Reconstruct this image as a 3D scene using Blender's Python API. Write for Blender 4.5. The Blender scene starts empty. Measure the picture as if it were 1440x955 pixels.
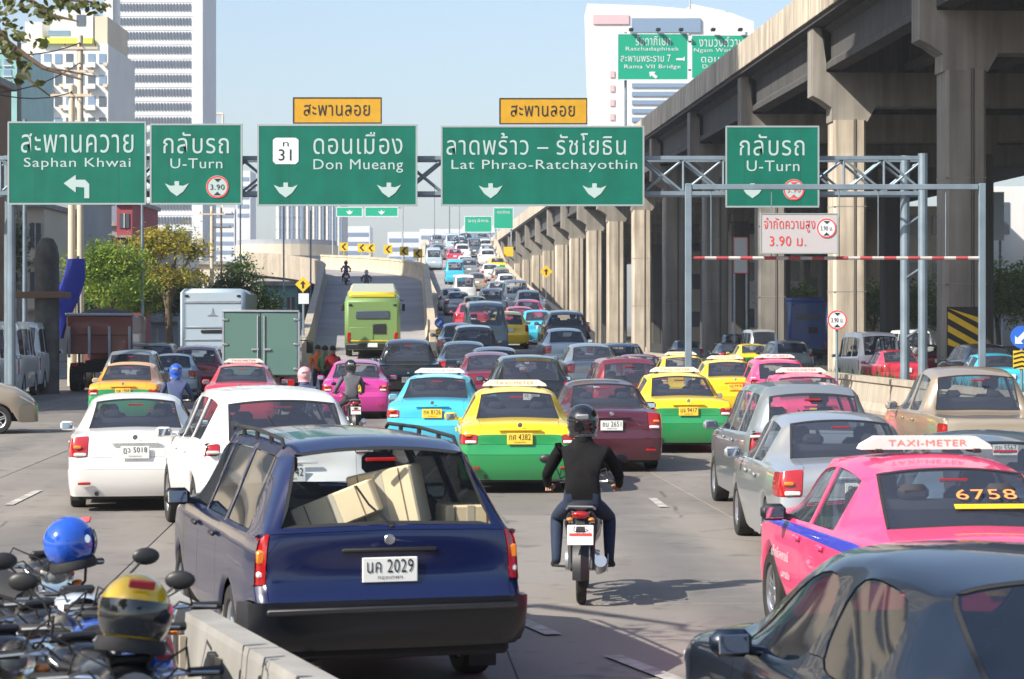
import bpy, bmesh, math, random
from mathutils import Vector, Matrix
random.seed(7)
SC = bpy.context.scene
COL = SC.collection
PI = math.pi
R = math.radians

# ---------------------------------------------------------------- camera
CAM_H = 2.4
FPX = 3200.0            # focal length in pixels of the 1440 px wide photograph
HORIZON = 455.0
cam_data = bpy.data.cameras.new('camera')
cam_data.sensor_width = 36.0
cam_data.lens = 36.0 * FPX / 1440.0
cam_data.shift_y = -(477.5 - HORIZON) / 1440.0
cam_data.clip_start = 0.3
cam_data.clip_end = 6000
cam_data.dof.use_dof = True
cam_data.dof.focus_distance = 33.0
cam_data.dof.aperture_fstop = 7.0
cam = bpy.data.objects.new('camera', cam_data)
cam.location = (0, 0, CAM_H)
cam.rotation_euler = (PI / 2, 0, 0)
COL.objects.link(cam)
SC.camera = cam

# ---------------------------------------------------------------- sky and sun
SUN_EL = 39.0
SUN_DIR = Vector((-0.80, -0.60, 0)).normalized()      # horizontal direction towards the sun
world = bpy.data.worlds.new('World')
SC.world = world
world.use_nodes = True
wn = world.node_tree.nodes
wl = world.node_tree.links
sky = wn.new('ShaderNodeTexSky')
sky.sky_type = 'NISHITA'
sky.sun_disc = False
sky.sun_elevation = R(SUN_EL)
sky.sun_rotation = math.atan2(SUN_DIR.x, SUN_DIR.y)
sky.altitude = 0
sky.air_density = 1.0
sky.dust_density = 1.6
sky.ozone_density = 1.7
wl.new(sky.outputs[0], wn['Background'].inputs[0])
wn['Background'].inputs[1].default_value = 0.118
sun_data = bpy.data.lights.new('sun', 'SUN')
sun_data.energy = 5.0
sun_data.angle = R(0.55)
sun_data.color = (1.0, 0.93, 0.82)
sun = bpy.data.objects.new('sun', sun_data)
sv = Vector((SUN_DIR.x * math.cos(R(SUN_EL)), SUN_DIR.y * math.cos(R(SUN_EL)), math.sin(R(SUN_EL))))
sun.rotation_euler = sv.to_track_quat('Z', 'Y').to_euler()
sun.location = (-40, -30, 60)
COL.objects.link(sun)
SC.view_settings.view_transform = 'Standard'
SC.view_settings.look = 'None'
SC.view_settings.exposure = 0.80
SC.view_settings.gamma = 1
SC.cycles.max_bounces = 6
SC.cycles.transparent_max_bounces = 12
SC.cycles.volume_bounces = 0
SC.cycles.caustics_reflective = False
SC.cycles.caustics_refractive = False

# ---------------------------------------------------------------- helpers: places
def lat(px, y):
    return (px - 720.0) / FPX * y
def hgt(py, y):
    return CAM_H + (HORIZON - py) / FPX * y
def interp(tab, v):
    if v <= tab[0][0]: return tab[0][1]
    for (a, b), (c, d) in zip(tab, tab[1:]):
        if v <= c: return b + (d - b) * (v - a) / (c - a)
    return tab[-1][1]
def sm(tab, v):
    # smoothed interpolation
    return (interp(tab, v - 6) + 2 * interp(tab, v) + interp(tab, v + 6)) / 4
MAIN_H = [(55, 0), (70, 0.45), (90, 1.25), (120, 2.15), (165, 3.75), (190, 5.3), (218, 7.5), (270, 11.2), (300, 12.7), (340, 13.2), (420, 13.0), (520, 10.0)]
RAMP_H = [(70, 0), (84, 0.25), (100, 0.9), (125, 2.9), (150, 5.0), (165, 6.1), (178, 6.9), (195, 7.6), (215, 8.2), (260, 8.6)]
def main_h(y): return sm(MAIN_H, y)
def ramp_h(y): return sm(RAMP_H, y)

# ---------------------------------------------------------------- helpers: materials
MATS = {}
def new_mat(name):
    m = bpy.data.materials.new(name); m.use_nodes = True
    nt = m.node_tree
    return m, nt, nt.nodes['Principled BSDF']
def mat(name, col, rough=0.6, metal=0.0, coat=0.0, var=0.0, vscale=4.0, bump=0.0, bscale=40.0, spec=None, emit=None, trans=0.0, var2=0.0, v2scale=0.5, streak=0.0):
    """principled material: colour with procedural mottling, vertical streaks and fine relief"""
    if name in MATS: return MATS[name]
    m, nt, b = new_mat(name)
    N = nt.nodes; L = nt.links
    b.inputs['Base Color'].default_value = (*col, 1)
    b.inputs['Roughness'].default_value = rough
    b.inputs['Metallic'].default_value = metal
    if coat:
        b.inputs['Coat Weight'].default_value = coat
        b.inputs['Coat Roughness'].default_value = 0.04
    if spec is not None: b.inputs['Specular IOR Level'].default_value = spec
    if emit:
        b.inputs['Emission Color'].default_value = (*emit[0], 1)
        b.inputs['Emission Strength'].default_value = emit[1]
    if trans: b.inputs['Transmission Weight'].default_value = trans
    tc = None
    def coords(kind='Object', scale=None):
        t = N.new('ShaderNodeTexCoord')
        if kind == 'World':
            g = N.new('ShaderNodeNewGeometry'); out = g.outputs['Position']
        else: out = t.outputs[kind]
        if scale:
            mp = N.new('ShaderNodeMapping'); mp.inputs['Scale'].default_value = scale
            L.new(out, mp.inputs['Vector']); out = mp.outputs[0]
        return out
    col_out = None
    def modulate(fac_out, amount, prev):
        mr = N.new('ShaderNodeMapRange')
        mr.inputs['From Min'].default_value = 0.3; mr.inputs['From Max'].default_value = 0.7
        mr.inputs['To Min'].default_value = 1 - amount; mr.inputs['To Max'].default_value = 1 + amount * 0.6
        L.new(fac_out, mr.inputs['Value'])
        mx = N.new('ShaderNodeMix'); mx.data_type = 'RGBA'; mx.blend_type = 'MULTIPLY'; mx.inputs['Factor'].default_value = 1
        if prev is None: mx.inputs[6].default_value = (*col, 1)
        else: L.new(prev, mx.inputs[6])
        L.new(mr.outputs[0], mx.inputs[7])
        return mx.outputs[2]
    if var:
        n = N.new('ShaderNodeTexNoise'); n.inputs['Scale'].default_value = vscale; n.inputs['Detail'].default_value = 6
        L.new(coords(), n.inputs['Vector']); col_out = modulate(n.outputs[0], var, col_out)
    if var2:
        n = N.new('ShaderNodeTexNoise'); n.inputs['Scale'].default_value = v2scale; n.inputs['Detail'].default_value = 3
        L.new(coords('World'), n.inputs['Vector']); col_out = modulate(n.outputs[0], var2, col_out)
    if streak:
        n = N.new('ShaderNodeTexNoise'); n.inputs['Scale'].default_value = 1.0; n.inputs['Detail'].default_value = 5
        L.new(coords('World', (2.2, 2.2, 0.16)), n.inputs['Vector']); col_out = modulate(n.outputs[0], streak, col_out)
    if col_out is not None: L.new(col_out, b.inputs['Base Color'])
    if bump:
        n = N.new('ShaderNodeTexNoise'); n.inputs['Scale'].default_value = bscale; n.inputs['Detail'].default_value = 5
        L.new(coords(), n.inputs['Vector'])
        bp = N.new('ShaderNodeBump'); bp.inputs['Strength'].default_value = bump; bp.inputs['Distance'].default_value = 0.02
        L.new(n.outputs[0], bp.inputs['Height']); L.new(bp.outputs[0], b.inputs['Normal'])
    MATS[name] = m
    return m

def paint(name, col, metal=0.0, rough=0.32, dirt=0.05):
    if 'paint_' + name in MATS: return MATS['paint_' + name]
    m = mat('paint_' + name, col, rough=rough, metal=metal, coat=0.8, var=0.0)
    # road dust: lower panels a little dull and brown
    nt = m.node_tree; N = nt.nodes; L = nt.links; b = N['Principled BSDF']
    tc = N.new('ShaderNodeTexCoord')
    sp = N.new('ShaderNodeSeparateXYZ'); L.new(tc.outputs['Object'], sp.inputs[0])
    nz = N.new('ShaderNodeTexNoise'); nz.inputs['Scale'].default_value = 3.5; nz.inputs['Detail'].default_value = 6
    L.new(tc.outputs['Object'], nz.inputs['Vector'])
    mr = N.new('ShaderNodeMapRange'); mr.inputs['From Min'].default_value = 0.75; mr.inputs['From Max'].default_value = 0.2
    mr.inputs['To Min'].default_value = 0.15; mr.inputs['To Max'].default_value = 1.0
    L.new(sp.outputs[2], mr.inputs['Value'])
    mu = N.new('ShaderNodeMath'); mu.operation = 'MULTIPLY'; L.new(mr.outputs[0], mu.inputs[0]); L.new(nz.outputs[0], mu.inputs[1])
    mu2 = N.new('ShaderNodeMath'); mu2.operation = 'MULTIPLY'; mu2.inputs[1].default_value = dirt * 4; mu2.use_clamp = True
    L.new(mu.outputs[0], mu2.inputs[0])
    mx = N.new('ShaderNodeMix'); mx.data_type = 'RGBA'
    mx.inputs[6].default_value = (*col, 1); mx.inputs[7].default_value = (0.20, 0.17, 0.14, 1)
    L.new(mu2.outputs[0], mx.inputs[0]); L.new(mx.outputs[2], b.inputs['Base Color'])
    r2 = N.new('ShaderNodeMapRange'); r2.inputs['To Min'].default_value = rough; r2.inputs['To Max'].default_value = 0.6
    L.new(mu2.outputs[0], r2.inputs['Value']); L.new(r2.outputs[0], b.inputs['Roughness'])
    return m

def glass_mat(name, tint, alpha, rough=0.03):
    """car window: tinted pane, part mirror of the sky and part see-through"""
    m, nt, b = new_mat(name)
    N = nt.nodes; L = nt.links
    b.inputs['Base Color'].default_value = (*tint, 1)
    b.inputs['Roughness'].default_value = rough
    b.inputs['Specular IOR Level'].default_value = 1.0
    b.inputs['IOR'].default_value = 1.6
    b.inputs['Alpha'].default_value = 1
    tr = N.new('ShaderNodeBsdfTransparent'); tr.inputs[0].default_value = (0.88, 0.91, 0.92, 1)
    ms = N.new('ShaderNodeMixShader'); ms.inputs[0].default_value = alpha
    L.new(tr.outputs[0], ms.inputs[1]); L.new(b.outputs[0], ms.inputs[2])
    L.new(ms.outputs[0], N['Material Output'].inputs[0])
    MATS[name] = m
    return m

M = MATS
glass_mat('glass', (0.06, 0.07, 0.10), 0.45)
glass_mat('glass_dark', (0.006, 0.009, 0.016), 0.93)
glass_mat('glass_clear', (0.04, 0.05, 0.06), 0.08)
mat('rubber', (0.018, 0.018, 0.02), 0.75, bump=0.1)
mat('tyre', (0.022, 0.021, 0.02), 0.85, var=0.3, vscale=9)
mat('black_plastic', (0.02, 0.02, 0.022), 0.45, var=0.2, vscale=7)
mat('matte_black', (0.012, 0.012, 0.013), 0.8)
mat('under', (0.01, 0.01, 0.011), 0.9)
mat('chrome', (0.75, 0.75, 0.76), 0.12, 1.0)
mat('mirror', (0.55, 0.57, 0.6), 0.08, 1.0)
mat('alloy', (0.52, 0.53, 0.55), 0.3, 0.9)
mat('steel', (0.38, 0.42, 0.47), 0.5, 0.6, var=0.15, vscale=3)
mat('galvanised', (0.20, 0.26, 0.31), 0.5, 0.35, var=0.2, vscale=2)
mat('seat_cloth', (0.035, 0.036, 0.045), 0.9)
mat('lining', (0.03, 0.03, 0.032), 0.9)
mat('lamp_red', (0.34, 0.008, 0.010), 0.16, coat=1.0, emit=((1, 0.03, 0.02), 0.0))
mat('lamp_red_lit', (0.6, 0.02, 0.015), 0.2, coat=1.0, emit=((1, 0.06, 0.04), 0.9))
mat('lamp_amber', (0.75, 0.22, 0.02), 0.2, coat=1.0)
mat('lamp_clear', (0.7, 0.7, 0.68), 0.12, coat=1.0)
mat('plate_white', (0.72, 0.73, 0.70), 0.5)
mat('plate_yellow', (0.85, 0.55, 0.05), 0.5)
mat('print_black', (0.015, 0.015, 0.02), 0.6)
mat('print_white', (0.62, 0.66, 0.68), 0.6)
mat('print_red', (0.6, 0.05, 0.05), 0.6)
mat('print_orange', (0.9, 0.3, 0.08), 0.6)
mat('topper_red', (0.70, 0.25, 0.20), 0.6)
mat('sign_white', (0.72, 0.69, 0.64), 0.4, var=.1)
mat('cardboard', (0.85, 0.68, 0.44), 0.85, var=0.12, vscale=3)
PAINTS = {
 'navy': paint('navy', (0.003, 0.008, 0.052), 0.0, rough=.22, dirt=0.008), 'white': paint('white', (0.80, 0.79, 0.77), dirt=0.02),
 'maroon': paint('maroon', (0.085, 0.012, 0.028), 0.3), 'red': paint('red', (0.55, 0.035, 0.07)),
 'pink': paint('pink', (0.85, 0.06, 0.19), rough=0.4, dirt=0.02), 'magenta': paint('magenta', (0.50, 0.03, 0.26)),
 'taxi_green': paint('taxi_green', (0.012, 0.27, 0.075)), 'taxi_yellow': paint('taxi_yellow', (0.86, 0.60, 0.008)),
 'sky': paint('sky', (0.055, 0.50, 0.72)), 'blue': paint('blue', (0.03, 0.10, 0.42)), 'cream': paint('cream', (0.80, 0.72, 0.50)),
 'silver': paint('silver', (0.44, 0.46, 0.48), 0.5), 'grey': paint('grey', (0.30, 0.33, 0.35), 0.5), 'slate': paint('slate', (0.13, 0.19, 0.24), 0.5),
 'black': paint('black', (0.010, 0.013, 0.020), 0.2, rough=0.2, dirt=0.05), 'beige': paint('beige', (0.40, 0.33, 0.25), 0.4), 'orange': paint('orange', (0.80, 0.35, 0.02)),
 'blackblue': paint('blackblue', (0.011, 0.021, 0.040), 0.5, rough=0.3, dirt=0.02), 'lime': paint('lime', (0.17, 0.28, 0.09), rough=0.5), 'bus_yellow': paint('bus_yellow', (0.65, 0.50, 0.04)),
 'dullred': paint('dullred', (0.20, 0.05, 0.04), rough=0.6), 'jade': paint('jade', (0.075, 0.17, 0.145), rough=0.6), 'bus_blue': paint('bus_blue', (0.02, 0.09, 0.36)),
 'pale_blue': paint('pale_blue', (0.42, 0.52, 0.60)), 'wine': paint('wine', (0.20, 0.015, 0.035), 0.3), 'bluestripe': paint('bluestripe', (0.03, 0.05, 0.50)),
}

# ---------------------------------------------------------------- helpers: meshes
class MB:
    """collects simple solids into one mesh"""
    def __init__(s): s.v = []; s.f = []; s.mi = []; s.cur = 0
    def add(s, vs, fs):
        n = len(s.v); s.v += [tuple(v) for v in vs]
        for f in fs: s.f.append(tuple(n + i for i in f)); s.mi.append(s.cur)
        return s
    def box(s, c, d, rot=None, bev=0.0):
        hx, hy, hz = d[0] / 2, d[1] / 2, d[2] / 2
        c = Vector(c)
        if bev > 0:
            b = min(bev, hx * .9, hy * .9, hz * .9)
            # chamfered box: 24 vertices
            vs = []; idx = {}
            for sx in (-1, 1):
                for sy in (-1, 1):
                    for sz in (-1, 1):
                        for ax in range(3):
                            p = [sx * (hx - b), sy * (hy - b), sz * (hz - b)]
                            p[ax] = (sx * hx, sy * hy, sz * hz)[ax]
                            idx[(sx, sy, sz, ax)] = len(vs); vs.append(Vector(p))
            fs = []
            for ax in range(3):
                o = [a for a in range(3) if a != ax]
                for sg in (-1, 1):
                    q = []
                    for (a, b2) in ((-1, -1), (1, -1), (1, 1), (-1, 1)):
                        k = [0, 0, 0]; k[ax] = sg; k[o[0]] = a; k[o[1]] = b2
                        q.append(idx[(*k, ax)])
                    if (sg > 0) == (ax == 1): q = q[::-1]
                    fs.append(q)
            for ax in range(3):      # edges along ax
                o = [a for a in range(3) if a != ax]
                for a in (-1, 1):
                    for b2 in (-1, 1):
                        k0 = [0, 0, 0]; k0[o[0]] = a; k0[o[1]] = b2
                        k1 = list(k0); k0[ax] = -1; k1[ax] = 1
                        q = [idx[(*k0, o[0])], idx[(*k0, o[1])], idx[(*k1, o[1])], idx[(*k1, o[0])]]
                        fs.append(q)
            for sx in (-1, 1):
                for sy in (-1, 1):
                    for sz in (-1, 1):
                        fs.append([idx[(sx, sy, sz, a)] for a in range(3)])
            # fix winding outward
            out = []
            for q in fs:
                n = (vs[q[1]] - vs[q[0]]).cross(vs[q[2]] - vs[q[0]])
                ctr = sum((vs[i] for i in q), Vector()) / len(q)
                out.append(q if n.dot(ctr) > 0 else q[::-1])
            fs = out
        else:
            vs = [Vector((x * hx, y * hy, z * hz)) for x in (-1, 1) for y in (-1, 1) for z in (-1, 1)]
            fs = [(0, 1, 3, 2), (4, 6, 7, 5), (0, 4, 5, 1), (2, 3, 7, 6), (0, 2, 6, 4), (1, 5, 7, 3)]
        if rot is not None:
            vs = [rot @ v for v in vs]
        return s.add([v + c for v in vs], fs)
    def tube(s, pts, r, n=8, cap=True):
        pts = [Vector(p) for p in pts]
        rs = r if isinstance(r, (list, tuple)) else [r] * len(pts)
        rings = []
        prev = None
        for i, p in enumerate(pts):
            d = (pts[min(i + 1, len(pts) - 1)] - pts[max(i - 1, 0)]).normalized()
            if prev is None:
                u = d.orthogonal().normalized()
            else:
                u = (prev - d * prev.dot(d)).normalized()
            prev = u
            w = d.cross(u)
            rings.append([p + (u * math.cos(2 * PI * k / n) + w * math.sin(2 * PI * k / n)) * rs[i] for k in range(n)])
        vs = [v for ring in rings for v in ring]; fs = []
        for i in range(len(rings) - 1):
            for k in range(n):
                a = i * n + k; b = i * n + (k + 1) % n
                fs.append((a, b, b + n, a + n))
        if cap:
            fs.append(tuple(range(n))[::-1]); fs.append(tuple((len(rings) - 1) * n + k for k in range(n)))
        return s.add(vs, fs)
    def lathe(s, prof, axis='Z', n=24, c=(0, 0, 0), rot=None):
        """prof: (radius, along)"""
        c = Vector(c); vs = []; fs = []
        for (r, a) in prof:
            for k in range(n):
                t = 2 * PI * k / n; x, y = r * math.cos(t), r * math.sin(t)
                v = Vector((x, y, a)) if axis == 'Z' else (Vector((a, x, y)) if axis == 'X' else Vector((y, a, x)))
                if rot is not None: v = rot @ v
                vs.append(v + c)
        for i in range(len(prof) - 1):
            for k in range(n):
                a = i * n + k; b = i * n + (k + 1) % n
                fs.append((a, b, b + n, a + n))
        if prof[0][0] > 1e-4: fs.append(tuple(range(n))[::-1])
        if prof[-1][0] > 1e-4: fs.append(tuple((len(prof) - 1) * n + k for k in range(n)))
        return s.add(vs, fs)
    def prism(s, poly, d, M4=None):
        """poly in XZ, extruded along Y from 0 to d; M4 places it"""
        n = len(poly)
        vs = [Vector((x, 0, z)) for x, z in poly] + [Vector((x, d, z)) for x, z in poly]
        a = sum(poly[i][0] * poly[(i + 1) % n][1] - poly[(i + 1) % n][0] * poly[i][1] for i in range(n))
        fr = tuple(range(n)); bk = tuple(range(n, 2 * n))[::-1]
        sd = [((i + 1) % n, i, i + n, (i + 1) % n + n) for i in range(n)]
        if (a < 0) != (d < 0): fr = fr[::-1]; bk = bk[::-1]; sd = [q[::-1] for q in sd]
        if M4 is not None: vs = [M4 @ v for v in vs]
        return s.add(vs, [fr, bk] + sd)
    def sphere(s, c, r, n=16, m=10, sc=(1, 1, 1), lo=-PI / 2, hi=PI / 2, rot=None):
        c = Vector(c); vs = []; fs = []
        for j in range(m + 1):
            t = lo + (hi - lo) * j / m
            for k in range(n):
                p = 2 * PI * k / n
                v = Vector((r * sc[0] * math.cos(t) * math.cos(p), r * sc[1] * math.cos(t) * math.sin(p), r * sc[2] * math.sin(t)))
                if rot is not None: v = rot @ v
                vs.append(v + c)
        for j in range(m):
            for k in range(n):
                a = j * n + k; b = j * n + (k + 1) % n
                fs.append((a, b, b + n, a + n))
        return s.add(vs, fs)
    def strip(s, rows, closed=False):
        """rows: list of equally long point lists -> skin"""
        n = len(rows[0]); vs = [p for r in rows for p in r]; fs = []
        for i in range(len(rows) - 1):
            for k in range(n if closed else n - 1):
                a = i * n + k; b = i * n + (k + 1) % n
                fs.append((a, b, b + n, a + n))
        return s.add(vs, fs)
    def mesh(s, name, smooth=False, angle=None):
        me = bpy.data.meshes.new(name)
        me.from_pydata(s.v, [], s.f)
        if any(s.mi): me.polygons.foreach_set('material_index', s.mi)
        if smooth: smooth_by_angle(me, angle if angle is not None else 38)
        me.update()
        return me
    def build(s, name, m, parent=None, loc=(0, 0, 0), smooth=False, rot=None):
        me = s.mesh(name, smooth)
        for mm in (m if isinstance(m, (list, tuple)) else [m]): me.materials.append(mm)
        return link(name, me, parent, loc, rot)

def smooth_by_angle(me, deg=38):
    me.polygons.foreach_set('use_smooth', [True] * len(me.polygons))
    try: me.set_sharp_from_angle(angle=R(deg))
    except Exception: pass

def link(name, data, parent=None, loc=(0, 0, 0), rot=None):
    o = bpy.data.objects.new(name, data); COL.objects.link(o)
    o.location = loc
    if rot: o.rotation_euler = rot
    if parent is not None: o.parent = parent
    return o
def tag(o, label=None, cat=None, group=None, kind=None):
    if label: o['label'] = label
    if cat: o['category'] = cat
    if group: o['group'] = group
    if kind: o['kind'] = kind
    return o
def thing(name, label, cat, loc=(0, 0, 0), rz=0.0, group=None):
    o = link(name, None, None, loc, (0, 0, rz)); o.empty_display_size = 0.3
    return tag(o, label, cat, group)

TEXTS = {}
FONT_T = None
def text_mesh(body, h=1.0, w=None, bold=0.0, depth=0.004, narrow=1.0):
    """lettering as a thin mesh in XZ, centred; h = height of the whole box, w = its width"""
    key = (body, round(h, 3), round(w or 0, 3), bold, depth)
    if key in TEXTS: return TEXTS[key]
    c = bpy.data.curves.new('lettering', 'FONT'); c.body = body; c.size = 1
    c.resolution_u = 3; c.offset = 0; c.space_character = 1.08
    o = bpy.data.objects.new('lettering', c); COL.objects.link(o)
    bpy.context.view_layer.update()
    dg = bpy.context.evaluated_depsgraph_get()
    me = bpy.data.meshes.new_from_object(o.evaluated_get(dg))
    bpy.data.objects.remove(o); bpy.data.curves.remove(c)
    xs = [v.co.x for v in me.vertices]; ys = [v.co.y for v in me.vertices]
    x0, x1, y0, y1 = min(xs), max(xs), min(ys), max(ys)
    k = h / (y1 - y0); kx = (w / (x1 - x0)) if w else k
    for v in me.vertices:
        v.co = Vector(((v.co.x - (x0 + x1) / 2) * kx, 0, (v.co.y - (y0 + y1) / 2) * k))
    for v in me.vertices: v.co.y -= depth
    me.materials.clear(); me.name = 'lettering'
    TEXTS[key] = me
    return me
def put_text(body, h, w, m, parent, loc, rot=None, bold=0.0, depth=0.004, name='lettering'):
    me = text_mesh(body, h, w, bold, depth)
    o = link(name, me, parent, loc, rot)
    if not me.materials: me.materials.append(None)
    o.material_slots[0].link = 'OBJECT'; o.material_slots[0].material = m
    return o

class Kit:
    """a kind of thing: its parts as shared meshes, spawned as objects"""
    def __init__(s): s.parts = []
    def add(s, name, me, keys, parent=-1, loc=(0, 0, 0), rot=None, smooth=True, label=None):
        if isinstance(me, MB): me = me.mesh(name, smooth)
        if isinstance(keys, str): keys = [keys]
        while len(me.materials) < len(keys): me.materials.append(None)
        s.parts.append((name, me, keys, parent, loc, rot, label))
        return len(s.parts) - 1
    def spawn(s, name, label, cat, loc, rz=0.0, group=None, colors=None, skip=(), tilt=0.0, scale=None, plate_txt=None):
        root = thing(name, label, cat, loc, rz, group)
        if tilt: root.rotation_euler = (tilt, 0, rz)
        if scale: root.scale = scale
        objs = {}
        colors = colors or {}
        for i, (n, me, keys, par, lc, rt, lb) in enumerate(s.parts):
            if n in skip or (par >= 0 and par not in objs): continue
            if plate_txt and n == 'lettering' and s.parts[par][0] == 'number_plate' and lc[2] > s.parts[par][1].vertices[0].co.z:
                me = text_mesh(plate_txt, .085, .30, 0, .003).copy()
                me.materials.clear(); me.materials.append(None); plate_txt = None
            o = link(n, me, root if par < 0 else objs[par], lc, rt)
            for k, key in enumerate(keys):
                o.material_slots[k].link = 'OBJECT'
                mm = colors.get(key, key)
                o.material_slots[k].material = mm if not isinstance(mm, str) else MATS[mm]
            if lb: o['label'] = lb
            objs[i] = o
        return root
# ---------------------------------------------------------------- vehicles
def build_cage(P):
    """control cage of a car body; returns verts, faces, regions, creases"""
    L, H = P['L'], P['H']
    hwm = P['W'] / 2
    wr = P['wr']
    top = P['top']; belt = P['belt']
    yr, yf = P['axles']; RA = P.get('arch', 0.36)
    bb, bh, wh, cw = P['bb'], P['bh'], P['wh'], P['cw']
    wins = P['wins']                      # side window intervals
    key = [0.0, bb, bh, wh, cw, L - 0.32, L] + ([0.3] if bb > 0.5 else []) + [x for w in wins for x in w]
    key = sorted(set(round(k, 3) for k in key))
    ys = list(key)
    for yc in (yr, yf):
        for d in (-1.0, -0.92, -0.62, 0, 0.62, 0.92, 1.0):
            y = yc + d * RA
            if all(abs(y - k) > 0.035 for k in ys): ys.append(y)
    for a, b in zip(sorted(ys), sorted(ys)[1:]):
        if b - a > 0.62: ys.append((a + b) / 2)
    ys = sorted(ys)
    lv = P['lv']                          # side levels A0..A4
    inset = P.get('inset', 0.0)
    roof_z = max(z for _, z in top)
    verts = []; V = {}
    def addv(k, co): V[k] = len(verts); verts.append(Vector(co)); return V[k]
    def hw(y):
        return hwm * interp([(0, .955), (.25, .985), (.8, 1), (L - 1.2, 1), (L - .5, .965), (L - .15, .87), (L, .74)], y)
    yl = P.get('yl', [0.07, 0.0, -0.03, -0.01, 0.0, 0.03])
    xf = P.get('xf', [.955, .985, 1.0, 1.0, .99, .965])
    NI = len(ys)
    rows = []
    for i, y in enumerate(ys):
        zt = interp(top, y); zb = interp(belt, y); h = hw(y)
        c = 0.0
        if bb <= y <= cw:
            if y < bh: c = (y - bb) / max(bh - bb, .01)
            elif y > wh: c = (cw - y) / max(cw - wh, .01)
            else: c = 1.0
        arch = 0
        for yc in (yr, yf):
            d = abs(y - yc)
            if d < RA - 0.01: arch = max(arch, P.get('wz', 0.31) + math.sqrt(RA * RA - d * d))
        row = []
        for k in range(5):
            z = lv[k]
            if i == NI - 1 and k >= 3: z = min(z, zb - .05 * (5 - k))
            if arch: z = max(z, arch + 0.022 * k if k else arch)
            z = min(z, zb - 0.03 * (5 - k))
            yy = y
            if i == 0: yy = y + yl[k] + 0.045
            row.append((h * xf[k], yy, z))
        row.append((h * xf[5], y + (yl[5] + .045 if i == 0 else 0), zb))
        e = (yl[5] if i == 0 else 0)
        f1, f2, f3 = P.get('cols', (.80, .70, .38)) if y < P['bh'] else (.80, .70, .38)
        g1 = h * f1 * (1 - c) + (wr + 0.035) * c
        zg1 = (zb + .035) * (1 - c) + (zt - P.get('rail', .11)) * c
        zc = zt - zb
        row.append((h * .925, y + e + (.03 if i == 0 else 0), zb + min(.025, max(0, zc) * .4)))
        row.append((g1, y + e + (.015 if i == 0 else 0), zg1 if c > 0 else zb + max(0, zc) * .55 + .0))
        row.append((h * f2 * (1 - c) + (wr - .045) * c, y + e, (zb + zc * .75) * (1 - c) + (zt - .045) * c))
        row.append((h * f3 * (1 - c) + wr * .52 * c, y + e - (.02 if i == 0 else 0), zt - .012))
        row.append((0, y + e - (.03 if i == 0 else 0), zt))
        rows.append(row)
        for k, co in enumerate(row):
            addv((i, k, 1), co)
            if k < 10: addv((i, k, -1), (-co[0], co[1], co[2]))
            else: V[(i, k, -1)] = V[(i, k, 1)]
    faces = []; reg = []
    def addf(q, r, s=1):
        q = [V[k] for k in q]
        if s < 0: q = q[::-1]
        if len(set(q)) < 3: return
        faces.append(q); reg.append(r)
    two = P.get('two', {})                # band -> paint index on the sides
    def sidecol(b, y): 
        r = two.get(b)
        if r is None: return 0
        if isinstance(r, tuple): return 1 if r[0] <= y <= r[1] else 0
        return r
    lights = P.get('lights', {})          # bands: set for rear lamps on side
    for i in range(NI - 1):
        ym = (ys[i] + ys[i + 1]) / 2
        for b in range(10):
            for s in (1, -1):
                r = ('body', 0)
                if b <= 5:
                    r = ('body', sidecol(b, ym))
                    for wi, (a, z) in enumerate(wins):
                        if P.get('doors', 2) > wi if False else True:
                            if wi in P.get('doorwins', (0, 1)) and a - .02 <= ym <= z + .05 and b >= (0 if a > yr else 0):
                                r = ('door%d%s' % (wi, 'R' if s > 0 else 'L'), sidecol(b, ym))
                    if b <= 1 and ym < P.get('bump', .32): r = ('rear_bumper', P.get('bumpcol', sidecol(b, ym)))
                    if b <= 1 and ym > L - .32: r = ('front_bumper', sidecol(b, ym))
                    if i == 0 and b in P['tl_side']: r = ('tl%s' % ('R' if s > 0 else 'L'), 0)
                    if i == NI - 2 and b == 3: r = ('hl%s' % ('R' if s > 0 else 'L'), 0)
                if b == 6:
                    for wi, (a, z) in enumerate(wins):
                        if a <= ym <= z: r = ('sw%d%s' % (wi, 'R' if s > 0 else 'L'), 0)
                if b >= 8:
                    if bb < ym < bh: r = ('rear_window', 0)
                    if wh < ym < cw: r = ('windshield', 0)
                if b >= 7 and ym > cw: r = ('hood', 0)
                if b >= 8 and ym < bb and bb > .3: r = ('lid', 0)
                if b >= 7 and bh <= ym <= wh and P.get('roofpart'): r = ('roof', 0)
                addf([(i, b, s), (i + 1, b, s), (i + 1, b + 1, s), (i, b + 1, s)], r, s)
    # rear and front end grids
    def endgrid(i, rear):
        topk = [5, 6, 7, 8, 9, 10]
        row = rows[i]
        xs = [row[k][0] / row[5][0] for k in topk]
        sg = [(k, 1) for k in range(6)] + [(k, -1) for k in range(4, -1, -1)]
        def key(l, k, s):
            if l == 5: return (i, topk[k], s)
            if k == 0: return (i, l, s)
            kk = ('e', i, l, k, s)
            if k == 5: kk = ('e', i, l, k, 1)
            if kk not in V:
                x = row[l][0] * xs[k]
                z = row[l][2]
                if rear:
                    yy = yl[l] - .03 * (1 - xs[k] ** 2) + (.015 if k == 1 else 0)
                    if l in P.get('recess', ()) and k >= 4: yy += .035
                else:
                    yy = L + .10 * (1 - xs[k] ** 2) - (.05 if l >= 4 else 0)
                    z = row[l][2]
                addv(kk, (x * (1 if kk[4] > 0 else -1), yy, z))
            return kk
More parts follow.
